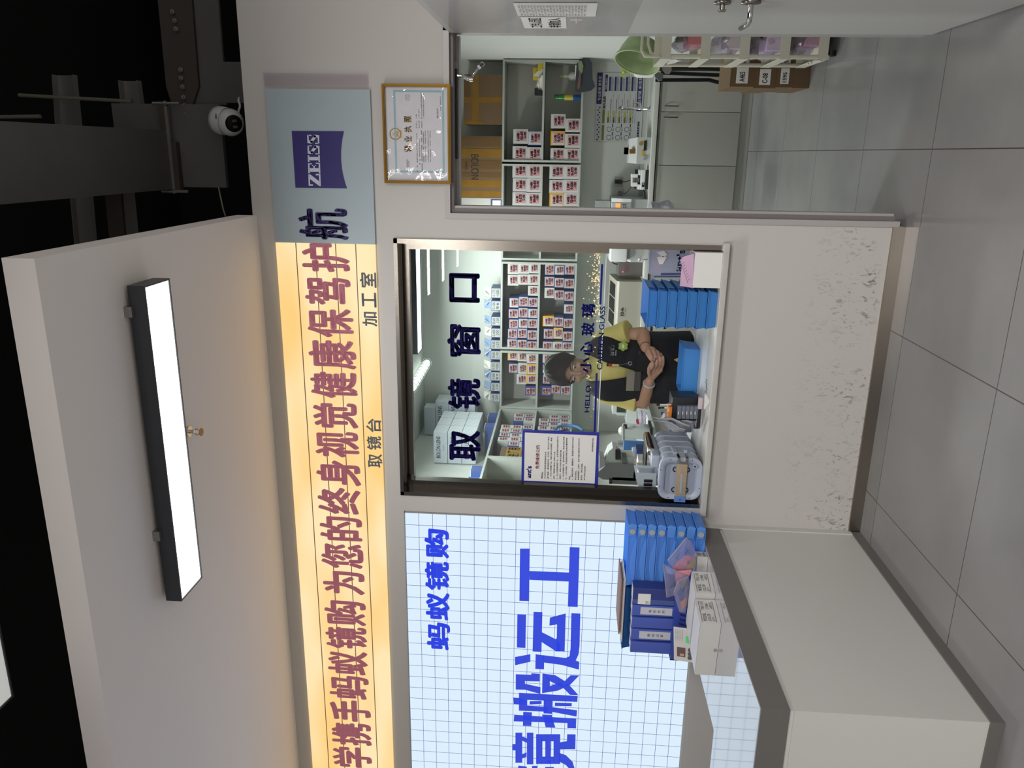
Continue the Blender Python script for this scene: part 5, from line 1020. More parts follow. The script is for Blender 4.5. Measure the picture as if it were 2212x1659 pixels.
for k_, pp_ in enumerate((((940, 200), (1060, 170), (1120, 240), (1040, 280)), ((940, 280), (1050, 260), (1110, 280), (1040, 400), (980, 400), (960, 330)))): g.prism([zq(*q_, yb_-.006) for q_ in pp_], (0, .004, 0), PAPER)
g.build('crumpled_tissue', t)
tag(MB().tube([zq(a, c_, 3.99) for a, c_ in ((650, 260), (680, 310), (700, 320), (780, 320))], .0035, WPL, 6).cyl(zq(640, 290, 4.0), zq(640, 340, 4.0), .006, CHROME).build('white_hook_cable'), 'thin white cable above the printed bag', 'cable')
# tool stand
z8 = lambda a, b_, y: PY(1270+a/7.9, 850+b_/7.9, y)
yt2 = 3.90; t = thing('tool_stand', 'black tool caddy holding pliers with an orange cup and small clear drawers', 'tool stand', z8(1850, 400, yt2))
TB = mat('caddy_black', (30, 31, 36), .4)
x0 = z8(1850, 665, yt2).x; x1 = z8(1850, 135, yt2).x
f = MB().box(x0+.03, x1, yt2-.03, yt2+.16, ZS+.0008, ZS+.02, TB, .006); f.lathe([(0, 0), (.055, 0), (.055, .016), (0, .02)], (x0+.06, yt2+.05, ZS+.0008), TB)
xo0, xo1, zo0, zo1 = RX(1445, 1468, 878, 903, yt2); f.box(xo0-.012, xo1+.05, yt2+.0, yt2+.12, ZS+.018, zo1-.012, TB, .005); f.build('caddy_body', t)
xo0, xo1, zo0, zo1 = RX(1443.5, 1451, 878, 903, yt2); MB().box(xo0, xo1, yt2-.012, yt2+.06, zo0, zo1, mat('orange_rim', (216, 128, 44), .45), .003).build('orange_cup', t)
DRW = mat('smoky_drawer', (132, 138, 152), .25, trans=((170, 176, 190), .3))
for i in range(5):
    a0, a1 = 1530+i*71, 1530+(i+1)*71-6; p0, p1, zz0, zz1 = RX(1270+a0/7.9, 1270+a1/7.9, 850+220/7.9, 850+440/7.9, yt2-.03)
    d = MB().box(p0, p1, yt2-.03, yt2+.0, zz0, zz1, DRW, .002).build('drawer', t); MB().box((p0+p1)/2-.008, (p0+p1)/2+.008, yt2-.036, yt2-.03, zz1-.006, zz1-.002, WPL).build('drawer_pull', d)
STL = mat('tool_steel', (196, 198, 202), .25, .6)
hooks = [((1085, 405), (1240, 430), (1440, 430), (1600, 510), (1735, 560)), ((1090, 460), (1260, 470), (1420, 500), (1540, 590), (1660, 620)), ((1240, 450), (1380, 520), (1500, 610), (1640, 640)), ((1260, 480), (1350, 540), (1470, 630), (1560, 655)), ((1600, 460), (1690, 470), (1780, 490)), ((1300, 420), (1420, 420), (1540, 480), (1700, 545))]
for i, hk in enumerate(hooks):
    pr_ = thing('pliers', 'steel hand pliers, %s from the right in the black tool caddy' % ordn(i), 'pliers', z8(*hk[len(hk)//2], yt2+.02+.012*i), 'pliers hanging in the tool caddy')
    y_ = yt2+.012*(i-5)-.03; pts = [z8(a, c, y_) for a, c in hk]; rr = [.0022+.0038*min(1, k_/(len(pts)-2)) for k_ in range(len(pts))]
    MB().tube(pts, rr, STL, 8).build('near_handle', pr_); MB().tube([p_+V((-.006, .012, .002)) for p_ in pts], rr, STL, 8).build('far_handle', pr_)
PENW = mat('pen_white', (214, 214, 214), .35)
for i, (a0, c0_, a1, c1_, lab) in enumerate(((1170, 195, 1470, 190, 'black and white marker pen, upper of the two standing in the caddy'), (1200, 245, 1390, 240, 'black marker pen, lower of the two standing in the caddy'))):
    p0, p1 = z8(a0, c0_, yt2+.03), z8(a1, c1_, yt2+.03); d = p1-p0; tt = thing('marker_pen', lab, 'pen', p1); MB().cyl(p0+d*.55, p1, .005, PENW, 10).build('barrel', tt); MB().cyl(p0, p0+d*.18, .0055, BLK, 10).cyl(p0+d*.18, p0+d*.55, .0045, PENW if i == 0 else BLK, 10).build('cap', tt)
p0 = z8(1245, 340, yt2+.02); tt = thing('screwdriver', 'small screwdriver with a navy handle and white tags in the orange cup', 'screwdriver', p0); MB().cyl(p0, z8(1290, 342, yt2+.02), .008, BXB2, 10).build('handle', tt); MB().cyl(z8(1290, 342, yt2+.02), z8(1385, 345, yt2+.02), .003, STL, 8).build('shaft', tt); MB().prism([z8(a, c, yt2+.01) for a, c in ((1280, 340), (1320, 345), (1315, 400), (1260, 440), (1240, 430), (1270, 390))], (0, .003, 0), PAPER).build('paper_tag', tt)
tt = thing('tweezers', 'angled steel tweezers lying above the black caddy', 'tweezers', z8(1540, 110, yt2+.1)); g = MB()
for dy in (0, .006): g.tube([z8(a, c, yt2+.08+dy) for a, c in ((1500, 90), (1520, 75), (1600, 145))], .003, STL, 6)
g.build('arms', tt)
tag(MB().box(*[v for v in (z8(1890, 200, yt2-.04).x-.015, z8(1890, 120, yt2-.04).x+.02)], yt2-.06, yt2-.035, ZS+.0008, ZS+.022, mat('printed_wrapper', (206, 190, 196), .5), .003).build('printed_wrapper'), 'small printed wrapper at the foot of the tool caddy', 'wrapper')
# torn handwritten scrap on the front of the sill
g = MB().prism([(PY(1521, 885, 3.654)+V((0, 0, 0))), PY(1533, 868, 3.654), PY(1527, 855, 3.654), PY(1522, 850, 3.654)], (0, -.0006, 0), PAPER)
o = g.build('paper_scrap'); tag(o, 'torn paper scrap taped over the front edge of the stone sill', 'scrap')
g = MB(); g.tube([PY(1527-2*(i % 2), 848-i*3.2, 3.652)+V((0, 0, .002*sin(i*2))) for i in range(10)], .0016, INK, 4); tag(g.build('pen_scrawl'), 'dark pen scrawl on the sill edge beside the torn scrap', 'writing')
# big grey tumbler machine on the sill
TUB = mat('grey_blue_tub', (168, 176, 190), .35); TUBD = mat('grey_blue_tub_recess', (158, 166, 182), .4); TUBR = mat('tub_rib', (176, 182, 196), .4)
xa, xb, za, zb2 = RX(1423, 1517, 990, 1081, 3.69); za = ZS+.001; za1 = PY(1423, 1035, 3.69).z
def rrect(x0, x1, z0, z1, r, y, n=6):
    pts = []
    for cx, cz_, a0 in ((x1-r, z1-r, 0), (x0+r, z1-r, 90), (x0+r, z0+r, 180), (x1-r, z0+r, 270)):
        pts += [V((cx+r*cos(radians(a0+90*k_/n)), y, cz_+r*sin(radians(a0+90*k_/n)))) for k_ in range(n+1)]
    return pts
t = thing('frame_cleaner', 'large ribbed grey-blue tub machine at the left end of the sill', 'machine', ((xa+xb)/2, 3.85, ZS)); Yb = 4.12
def loft(f, rings, m, cap=True):
    n_ = len(rings[0]); vs = [p_ for r_ in rings for p_ in r_]; f.add(vs, [(i*n_+k_, i*n_+(k_+1) % n_, (i+1)*n_+(k_+1) % n_, (i+1)*n_+k_) for i in range(len(rings)-1) for k_ in range(n_)], m, True)
    if cap: f.add(rings[0], [list(range(n_))], m); f.add(rings[-1], [list(range(n_))], m)
f = MB(); e = .012
loft(f, [rrect(xa+e, xb-e, za+e*.6, za1-e, .045, 3.72), rrect(xa+e, xb-e, za+e*.6, za1-e, .045, Yb)], TUB); f.build('tub_body', t)
f = MB(); loft(f, [rrect(xa+.003, xb-.003, za, za1-.003, .048, 3.696), rrect(xa, xb, za, za1, .05, 3.70), rrect(xa, xb, za, za1, .05, 3.715), rrect(xa+.01, xb-.01, za+.008, za1-.01, .046, 3.724)], TUB, False)
i0, i1 = rrect(xa+.003, xb-.003, za, za1-.003, .048, 3.696), rrect(xa+.028, xb-.028, za+.024, za1-.028, .03, 3.695); loft(f, [i0, i1, rrect(xa+.031, xb-.031, za+.027, za1-.031, .028, 3.712)], TUB, False)
f.add(rrect(xa+.031, xb-.031, za+.027, za1-.031, .028, 3.712), [list(range(28))], TUBD); fp = f.build('front_panel', t)
for y in (3.80, 3.88, 3.96, 4.04): f = MB(); loft(f, [rrect(xa+e-.004, xb-e+.004, za+.004, za1-e+.004, .047, y), rrect(xa+e-.004, xb-e+.004, za+.004, za1-e+.004, .047, y+.006)], TUBR, True); f.build('rib', t)
WOOD = mat('brushed_tan_strap', (182, 162, 132), .35, .3, noise=((60, 4, 60), .08))
zst0, zst1 = PY(1486, 1000, 3.69).z, PY(1463, 1000, 3.69).z
f = MB().box(xa-.004, xb-.02, 3.688, 3.694, zst0, zst1, WOOD, .002).box(xb-.02, xb+.004, 3.686, 3.694, zst1-.012, zst1, CHROME).box(xb-.02, xb+.004, 3.686, 3.694, zst0, zst0+.012, CHROME).box(xb-.03, xb-.02, 3.6855, 3.694, zst0, zst1, CHROME); f.box(xb+.0, xb+.004, 3.69, 3.74, zst1-.012, zst1, CHROME).box(xb+.0, xb+.004, 3.69, 3.74, zst0, zst0+.012, CHROME); st_ = f.build('latch_strap', t)
zc_ = (zst0+zst1)/2
f = MB().box((xa+xb)/2-.075, (xa+xb)/2+.03, 3.6865, 3.689, zc_-.006, zc_+.004, TUBD, .001); f.build('strap_slot', st_)
f = MB(); f.box(xa-.008, xa+.022, 3.684, 3.70, zst0-.002, zst1+.002, mat('blue_clip', (92, 130, 190), .4), .002); f.poly([(xa+.004, 3.683, zc_+.005), (xa+.012, 3.683, zc_), (xa+.004, 3.683, zc_-.005)], INK); f.build('blue_clip', st_)
for dx in (.065, -.045):
    f = MB(); cx = (xa+xb)/2+dx-.02
    for s_ in (-1, 1): f.tube([V((cx+.012*cos(pi*k_/8), 3.7105, (zst0-.003 if s_ < 0 else zst1+.003)+s_*.012*sin(pi*k_/8))) for k_ in range(9)], .003, BLK, 6)
    f.build('vent_slot', fp)
c = PY(1500.5, 1006, 3.70); f = MB().cyl(c+V((0, .012, 0)), c+V((0, -.012, 0)), .011, TUB, 16).cyl(c+V((0, -.012, 0)), c+V((0, -.0125, 0)), .005, BLK, 12); f.build('drain_nozzle', t)
for u_, v_ in ((.05, .25), (.05, .75), (.95, .25), (.95, .75), (.3, .965), (.7, .965), (.3, .035)): f = MB(); c = V((xa+(xb-xa)*u_, 3.6945, za+(za1-za)*v_)); f.cyl(c, c+V((0, .003, 0)), .0025, BLK, 8); f.build('screw', fp)
f = MB().box(PY(1410, 1010, 3.80).x, xb-.03, 3.79, Yb-.02, za1-.014, za1+.030, TUB, .012); f.build('lid', t)
f = MB(); f.box(xb-.06, xb-.02, 3.86, Yb+.005, za1+.005, za1+.045, CHROME, .012); f.box(xb-.055, xb-.025, 3.88, Yb-.02, za1+.02, za1+.0465, BLK, .004); f.box(xa+.03, xb-.07, 3.98, Yb+.002, za1+.03, za1+.04, mat('smoked_window', (44, 40, 40), .15), .003); f.build('control_window', t)
f = MB().box(xb-.014, xb-.0, 3.77, 3.86, zst1-.01, zst1+.012, TUB, .003).cyl((xb-.010, 3.80, zst0-.004), (xb+.006, 3.80, zst0-.004), .012, TUB, 14); f.build('side_button', t)
# slotted light cover to the left of it
t = thing('slotted_cover', 'pale grey plastic cover with two dark slots resting on the ribbed tub', 'cover', (xa+.05, 3.85, za1)); g7 = lambda a, b_, y: PY(1260+a/6.911, 860+b_/6.911, y)
ysl = 3.83; x0_ = max(-1.684, g7(1000, 1530, ysl).x); x1_ = min(g7(1000, 1150, ysl).x, PY(1410, 1010, 3.80).x-.006); zt_ = g7(835, 1300, ysl).z
f = MB().prism([V((x0_, ysl, za1+.006)), V((x1_, ysl, za1+.006)), V((x1_, ysl, zt_+.01)), V((x0_+.04, ysl, zt_)), V((x0_, ysl, zt_-.03))], (0, .10, 0), mat('pale_grey_plastic', (170, 180, 186), .4)); o = f.build('cover_body', t); md = o.modifiers.new('bevel', 'BEVEL'); md.width = .012; md.segments = 3
for u_ in (.38, .62): f = MB(); xx = x0_+(x1_-x0_)*u_; f.box(xx-.009, xx+.009, ysl-.002, ysl+.01, za1+.012, zt_-.022, BLK, .004); f.build('dark_slot', t)
# ================================================================ left bench with optical machines
t = thing('worktop', 'white worktop along the left wall of the workroom carrying grey optical machines', 'worktop', (-2.4, 5.7, 0)); MB().box(-2.757, -2.10, 4.30, 7.10, .765, ZS, mat('bench_white_left', (200, 206, 206), .3)).build('top', t); MB().box(-2.757, -2.13, 4.32, 7.08, 0, .765, CABW).build('carcass', t)
ZL = ZS+.0008
t = thing('lensmeter', 'large grey lens measuring machine with a slanted head on the left bench', 'machine', (-2.4, 5.2, ZL)); ym = 5.15
g7p = lambda a, b_, y=ym: g7(a, b_, y)
LG = mat('lensmeter_grey', (112, 116, 114), .4); LW = mat('lensmeter_white', (184, 190, 186), .35)
f = MB().prism([g7p(a, c) for a, c in ((760, 1010), (760, 1215), (300, 1195), (240, 1160), (235, 1120), (380, 1000))], (0, .16, 0), LG); o = f.build('side_cover', t); md = o.modifiers.new('bevel', 'BEVEL'); md.width = .012; md.segments = 2
f = MB().prism([g7p(a, c, ym+.02) for a, c in ((770, 890), (770, 1020), (400, 1010), (330, 1000), (325, 930), (375, 800), (440, 745), (520, 760), (480, 800), (480, 920), (570, 930), (570, 870), (760, 890))], (0, .13, 0), LW); f.build('head_body', t)
f = MB().prism([g7p(a, c, ym-.03) for a, c in ((240, 880), (310, 900), (330, 1000), (240, 1060))], (0, .12, 0), GPL); f.build('eyepiece', t); f = MB().prism([g7p(a, c, ym-.005) for a, c in ((580, 890), (650, 890), (655, 960), (580, 980))], (0, .1, 0), DGPL); f.build('lens_stage', t)
f = MB(); f.prism([g7p(a, c, ym+.01) for a, c in ((480, 780), (500, 760), (560, 800), (560, 900), (480, 910))], (0, .05, 0), BLK); f.build('marking_unit', t); c = g7p(430, 1240); f = MB().cyl(c, c+V((0, 0, .02)), .02, BLK, 12); f.box(c.x-.02, c.x+.03, ym, ym+.05, ZL, c.z, DGPL); f.build('foot', t)
bz = g7p(760, 1000).z; f = MB().box(g7p(760, 1200).x, g7p(760, 880).x, ym, ym+.2, ZL, bz+.005, LW, .004); f.build('base', t)
yl2 = 5.9; t = thing('lamp_machine', 'white round-headed optical machine with dark vents on the left bench', 'machine', (-2.4, 5.9, ZL)); p_ = g7(670, 480, yl2)
c = g7(600, 520, yl2); r_ = (g7(600, 430, yl2).x-g7(600, 570, yl2).x)/2
f = MB().sph(c+V((0, .05, .0)), r_, LW, (1, 1, 1.0), 24); f.lathe([(r_*1.04, -.03), (r_*1.04, .05), (r_*.9, .055)], g7(690, 500, yl2)+V((0, .05, 0)), LW, (0, 0, 1), 24); o = f.build('round_head', t)
f = MB()
for i in range(5): q_ = g7(625, 440+i*25, yl2-.06); f.box(q_.x-.005, q_.x+.003, yl2-r_*.95+.03, yl2-r_*.9+.05, q_.z-.02, q_.z+.01, BLK)
f.build('vents', o)
pb2 = g7(870, 560, yl2); f = MB().box(g7(870, 660, yl2).x, g7(870, 420, yl2).x, yl2-.05, yl2+.15, ZL, ZL+.02, BLK); f.prism([V((c.x-r_*1.3, yl2-.02, ZL+.02)), V((c.x+r_, yl2-.02, ZL+.02)), V((c.x+r_, yl2-.02, c.z)), V((c.x-r_*.5, yl2-.02, c.z))], (0, .14, 0), LW); f.build('base', t)
f = MB().cyl(g7(520, 680, yl2-.1), g7(600, 680, yl2-.1), .03, CHROME, 16); f.cyl(g7(600, 680, yl2-.1), g7(600, 420, yl2-.1), .012, GALV, 10); f.cyl((g7(600, 680, yl2-.1).x, yl2-.1, ZL), g7(600, 680, yl2-.1), .014, GALV, 10); f.build('side_arm', t)
yl3 = 6.5; t = thing('printer_machine', 'small white machine with a dark front window at the back of the left bench', 'machine', (-2.3, 6.5, ZL))
def g7box(f, a0, a1, b0, b1, y, d, m, bev=0, z0=None):
    x0, x1, za_, zb_ = RX(1260+a0/6.911, 1260+a1/6.911, 860+b0/6.911, 860+b1/6.911, y); f.box(x0, x1, y, y+d, za_ if z0 is None else z0, zb_, m, bev)
f = MB(); g7box(f, 645, 740, 130, 400, yl3, .18, LW, .003, ZL); f.build('base', t); f = MB(); g7box(f, 435, 640, 100, 240, yl3+.03, .14, LW, .003); g7box(f, 500, 630, 110, 215, yl3+.024, .01, mat('dark_window', (50, 58, 50), .2)); f.build('screen_head', t); f = MB(); g7box(f, 680, 715, 145, 180, yl3-.004, .006, BLK); g7box(f, 500, 640, 235, 260, yl3+.04, .1, LW); f.build('button', t)
for nm, lab, cat, q_, y, d, m in (('blue_lens_packet', 'blue and white packet standing between the machines on the left bench', 'packet', (600, 760, 650, 780), 5.5, .03, mat('packet_blue', (70, 120, 180), .5)), ('navy_cloth_stack', 'navy cloth folded beside the black ring on the left bench', 'cloth', (790, 960, 790, 920), 4.6, .12, mat('navy_cloth', (44, 62, 116), .8)),
                                  ('white_booklet', 'white booklet with a small emblem near the grey machine', 'booklet', (815, 1000, 925, 1050), 4.45, .1, CARD), ('beige_towel', 'beige cloth with faint print draped near the slotted cover', 'cloth', (810, 1040, 1060, 1180), 4.32, .1, mat('beige_cloth', (186, 182, 170), .8))):
    x0, x1, z0, z1 = RX(1260+q_[0]/6.911, 1260+q_[1]/6.911, 860+q_[2]/6.911, 860+q_[3]/6.911, y); tt = thing(nm, lab, cat, ((x0+x1)/2, y, ZL)); MB().box(x0, x1, y, y+d, ZL, z1, m, .004).build('body', tt)
tt = thing('screwdriver', 'long screwdriver with a red handle on the left bench', 'screwdriver', g7(815, 350, 6.2)); MB().tube([g7(800, 190, 6.2), g7(805, 320, 6.2)], .004, STL, 8).build('shaft', tt); MB().tube([g7(810, 320, 6.2), g7(825, 410, 6.2)], .014, mat('red_handle', (176, 40, 50), .4), 10).build('handle', tt)
bag('crumpled_film', 'crumpled clear film lying on the left bench', g7(850, 280, 6.0)+V((0, 0, -.02)), .05, .09, .03, CLR, seed=5)
f = MB().tube([g7(960+60*sin(k_*pi/8), 900-130*cos(k_*pi/8), 4.5) for k_ in range(10)], .010, BLK, 8); tag(f.build('black_ring_handle'), 'black curved handle behind the ribbed tub', 'handle')
c = g7(1120, 450, 3.95); tt = thing('clear_cup', 'small clear plastic cup between the tub and the pliers', 'cup', (c.x, 4.0, ZS)); MB().lathe([(.026, 0), (.03, .09), (.032, .092)], (c.x, 4.05, ZS+.0008), CLR).build('cup_body', tt)
tt = thing('clear_parts_box', 'smoky clear parts box behind the pliers on the bench', 'box', z8(1450, 600, 4.1)); x0 = z8(1500, 660, 4.12).x; x1 = z8(1500, 540, 4.12).x; MB().box(x0, x1, 4.12, 4.22, ZS+.001, ZS+.12, DRW, .004).build('box_body', tt)
# ================================================================ reception counter
ct = thing('reception_counter', 'white L-shaped counter with a dark top edge and dark kick base', 'counter', (-2.1, 3.0, 0))
f = MB().box(-2.40, -1.803, 2.313, 3.683, .046, .684, LAM).box(-6.0, -2.40, 2.313, 2.92, .046, .684, LAM); f.build('body', ct)
f = MB().box(-2.40, -1.808, 2.318, 3.683, .684, .70, LAM).box(-6.0, -2.40, 2.318, 2.92, .684, .70, LAM); f.build('shadow_strip', ct)
f = MB().box(-2.405, -1.80, 2.31, 3.683, .70, .797, DKGREY).box(-6.0, -2.405, 2.31, 2.925, .70, .797, DKGREY); f.build('top_edge', ct)
f = MB().box(-2.405, -1.80, 2.31, 3.683, .797, .80, GLOSSW).box(-6.0, -2.405, 2.31, 2.925, .797, .80, GLOSSW); f.build('top', ct)
f = MB().box(-2.40, -1.796, 2.306, 3.683, 0, .046, DKGREY).box(-6.0, -2.40, 2.306, 2.92, 0, .046, DKGREY); f.build('kick_base', ct)
ZC = .8004
# eight blue trays
LT8 = mat('sky_blue_tray', (124, 190, 252), .25, trans=((110, 186, 255), .5))
TABG = mat('tab_insert_grey', (164, 164, 166), .6)
x1 = PY(1440, 1142, 3.46).x; x0 = PY(1440, 1270, 3.46).x; zt = PY(1353, 1215, 3.46).z; hp = (zt-ZC)/8
NM8 = ['lowest', 'second', 'third', 'fourth', 'fifth', 'sixth', 'seventh', 'topmost']
for i in range(8):
    def tabs(t, a0, a1, y0, y1, z0, h, i=i):
        g = MB(); g.prism([(a1-.045, y0-.004, z0+h*.25), (a1+.012, y0-.004, z0+h*.12), (a1+.02, y0-.004, z0+h*.7), (a1+.008, y0-.004, z0+h*1.0), (a1-.045, y0-.004, z0+h*1.0)], (0, .003, 0), LT8); tb = g.build('label_tab', t)
        if i not in (1, 3): g = MB(); n_ = 8; g.prism([(a1-.022+.014*cos(k_*pi/4+.4), y0-.006, z0+h*.55+h*.33*sin(k_*pi/4+.4)) for k_ in range(8)], (0, .002, 0), TABG); g.build('tab_insert', tb)
        g = MB(); g.prism([V((a0+.01+(a1-a0-.07)*k_/10, y0-.0035, z0+h*(.16+.5*abs(sin(k_*pi/10))))) for k_ in range(11)]+[V((a1-.06, y0-.0035, z0+h*.05)), V((a0+.01, y0-.0035, z0+h*.05))], (0, .003, 0), LT8); g.build('front_scoop', t)
    tray('letter_tray', 'clear blue letter tray, %s of the stack of eight on the counter' % NM8[i], x0, x1, 3.46, 3.66, ZC+.0006+i*hp, hp-.001, LT8, 'blue letter trays stacked on the counter', tabs=tabs)
# second tray pile behind the binders, clipboard and papers on it
xa = min(PY(1352, 1245, 3.52).x, x0-.012); xb = PY(1352, 1388, 3.52).x; zt2 = PY(1345, 1320, 3.52).z
DB8 = mat('deep_blue_tray', (40, 100, 168), .3, trans=((40, 110, 200), .35))
hp2 = (zt2-ZC)/8
for i in range(8): tray('letter_tray', 'deep blue letter tray, %s of the pile behind the blue binders' % NM8[i], xb, xa, 3.47, 3.67, ZC+.0006+i*hp2, hp2-.001, DB8, 'deep blue letter trays behind the binders')
zp = zt2+.001; xa2 = PY(1337, 1240, 3.5).x; xb2 = PY(1337, 1355, 3.5).x
g = MB()
for i in range(5): g.box(xb2-.05+.012*i, xa2-.006*i, 3.45+.004*i, 3.66, zp+i*.0028, zp+i*.0028+.0024, PAPER)
tag(g.build('paper_pile'), 'thin pile of white papers on the deep blue tray pile', 'papers')
tt = thing('clipboard', 'brown clipboard lying on the papers above the deep blue trays', 'clipboard', ((xa2+xb2)/2, 3.55, zp+.0145)); MB().box(xb2, xa2, 3.44, 3.66, zp+.0148, zp+.0215, mat('clipboard_brown', (136, 96, 88), .5), .002).build('board', tt)
# binders in a blue slotted rack
BND = mat('binder_blue', (80, 100, 188), .35, trans=((60, 84, 220), .12)); BND2 = mat('binder_navy', (46, 58, 124), .35); RACK = mat('rack_blue', (56, 74, 164), .4)
zbp = lambda a, b_: (1320+a/6.38, 1220+b_/6.38)
yb3 = 3.375
rk = thing('file_rack', 'blue slotted file rack holding a row of binders on the counter', 'file rack', PY(*zbp(880, 900), yb3))
r0 = PY(*zbp(840, 1300), yb3).x; r1 = PY(*zbp(840, 560), yb3-.0).x+.12; zr = PY(*zbp(840, 900), yb3).z
f = MB().box(r0, r1, yb3-.01, yb3-.004, ZC, zr, RACK).box(r0, r1, yb3+.078, yb3+.084, ZC, zr+.05, RACK).box(r0, r1, yb3-.01, yb3+.084, ZC, ZC+.006, RACK).box(r0, r0+.006, yb3-.01, yb3+.084, ZC, zr, RACK).box(r1-.006, r1, yb3-.01, yb3+.084, ZC, zr, RACK); ro = f.build('rack_body', rk)
f = MB()
for i in range(14):
    xx = r0+.03+i*(r1-r0-.06)/14; f.hexa([(xx, yb3-.0105, zr-.10), (xx+.009, yb3-.0105, zr-.10), (xx+.009, yb3-.0103, zr-.10), (xx, yb3-.0103, zr-.10), (xx+.018, yb3-.0105, zr-.03), (xx+.027, yb3-.0105, zr-.03), (xx+.027, yb3-.0103, zr-.03), (xx+.018, yb3-.0103, zr-.03)], mat('slot_dark', (18, 24, 70), .8))
f.build('slots', ro)
bd = [((300, 855, 330, 560), 'dark blue binder with a white sticker, rightmost in the rack', BND2, None), ((290, 845, 565, 718), 'blue binder with the first long white spine label', BND, '客控合同'), ((285, 830, 735, 885), 'plain blue binder between the two labelled binders', BND, None), ((275, 815, 895, 1050), 'blue binder with the long white spine label nearer the left', BND, '售后记录'), ((265, 800, 1070, 1225), 'plain blue binder at the left end of the rack', BND, None)]
for i, ((a0, a1, b0, b1), lab, m, txt) in enumerate(bd):
    x0, x1, z0, z1 = RX(*[zbp(a0, 0)[0], zbp(a1, 0)[0], zbp(0, b0)[1], zbp(0, b1)[1]], yb3); z0 = ZC+.008
    tt = thing('binder', lab, 'binder', ((x0+x1)/2, yb3+.1, z0), 'blue binders in the rack'); o = MB().box(x0+.002, x1-.002, yb3, yb3+.076, z0, z1, m, .004).build('cover', tt)
    MB().box(x0+.008, x1-.008, yb3+.008, yb3+.074, z1-.004, z1+.0005, PAPER).build('page_block', tt)
    if txt:
        lx0_, lx1_, lz0_, lz1_ = x0+.012, x1-.010, z1-(z1-zr)*.97, z1-(z1-zr)*.20
        g = MB().box(lx0_, lx1_, yb3-.0012, yb3, lz0_, lz1_, mat('spine_label', (196, 198, 206), .5))
        for j, ch in enumerate(txt): zt_ = lz0_+(lz1_-lz0_)*(.74-.14*j); textr(g, ch, INK, lx0_+.012, lx1_-.012, zt_-.013, zt_, yb3-.002, .0)
        g.build('spine_label', tt)
    if i == 0: g = MB().box(x0+.004, x1-.03, yb3-.0012, yb3, z1-.085, z1-.025, PAPER); textr(g, '文件', INK, x0+.008, x0+.022, z1-.08, z1-.06, yb3-.002); g.box(x0+.004, x0+.03, yb3-.001, yb3, zr, z1, mat('binder_clear_pocket', (70, 90, 150), .15)); g.build('sticker', tt)
# display card with a product picture
yc = 3.27; zk = lambda a, b_: (1280+a/4.485, 1110+b_/4.485)
P4 = [PY(*zk(a, c), yc) for a, c in ((790, 1120), (795, 1440), (1060, 1480), (1010, 1120))]
tt = thing('display_card', 'white rounded product card with a portrait picture and a green sticker', 'card', P4[2]); zb_ = ZC
q = [V((P4[0].x, yc+.02, P4[0].z)), V((P4[1].x, yc+.02, P4[1].z)), V((P4[1].x, yc, zb_)), V((P4[0].x, yc, zb_))]
o = MB().prism(q, (0, .004, 0), CARD).build('card_body', tt)
def cardq(u0, u1, v0, v1, d=.003):
    A, B_q, C_, D_q = q[1], q[0], q[3], q[2]
    def pt_(u_, v_): return (A*(1-u_)+B_q*u_)*(v_)+(D_q*(1-u_)+C_*u_)*(1-v_)+V((0, -d, 0))
    return [pt_(u0, v0), pt_(u1, v0), pt_(u1, v1), pt_(u0, v1)]
g = MB().poly(cardq(.14, .42, .62, .90), mat('card_picture', (110, 84, 84), .4)); g.poly(cardq(.17, .24, .66, .80, .0036), mat('picture_light', (196, 168, 150), .4)); g.build('picture', o)
g = MB().poly(cardq(.58, .78, .45, .62), mat('green_sticker', (96, 224, 140), .5)); g.build('green_sticker', o); g = MB()
for k_ in range(5): cq = cardq(.60, .96, .93-k_*.055, .95-k_*.055); text4(g, '小巧便携 清洁更轻松', mat('card_text', (70, 110, 140), .6), cq[3], cq[2], cq[0], cq[1])
for u_ in (.10, .22, .34): cq = cardq(u_, u_+.08, .40, .52); c = sum(cq, V())/4; g.cyl(c+V((0, -.0005, 0)), c, .011, DGPL, 14)
g.build('print', o)
# two long white cartons end to end, a smaller one by the wall
WB = mat('white_carton', (204, 202, 198), .6)
def carton(name, label, c, h, stamp=None, notch=False):
    c = [V((p_[0], p_[1], ZC+.0005)) for p_ in c]; t = thing(name, label, 'box', sum(c, V())/4)
    f = MB(); top = [p_+V((0, 0, h)) for p_ in c]; f.add(c+top, [(0, 1, 2, 3), (4, 5, 6, 7), (0, 1, 5, 4), (1, 2, 6, 5), (2, 3, 7, 6), (3, 0, 4, 7)], WB); o = f.build('box_body', t)
    f = MB(); ins = [p_*.94+(sum(top, V())/4)*.06 for p_ in top]; f.add([p_+V((0, 0, .001)) for p_ in ins], [(0, 1, 2, 3)], mat('carton_lid', (214, 214, 216), .5)); f.build('lid', o)
    n_ = (c[1]-c[0]).cross(V((0, 0, 1))).normalized()
    if stamp:
        a, b2 = c[0], c[1]; d = b2-a; g = MB(); off = n_*.0012 if n_.x > 0 else n_*-.0012
        def sq(u_, v_): return a+d*u_+V((0, 0, h*v_))+off
        for j, (body, u0, u1, v0, v1) in enumerate(stamp): text4(g, body, INK, sq(u0, v1), sq(u1, v1), sq(u0, v0), sq(u1, v0), .0)
        for v_ in (.9, .2): g.poly([sq(.06, v_), sq(.92, v_), sq(.92, v_+.02), sq(.06, v_+.02)], INK)
        g.build('stamp', o)
    if notch: m_ = (c[0]+c[3])/2; f = MB(); f.cyl(V((m_.x, m_.y-.001, ZC+.0115)), V((m_.x, m_.y+.004, ZC+.0115)), .009, GPL, 16); f.build('thumb_notch', o)
    return t
hB = PX(1514.6, 1346.8, -1.911).z-ZC
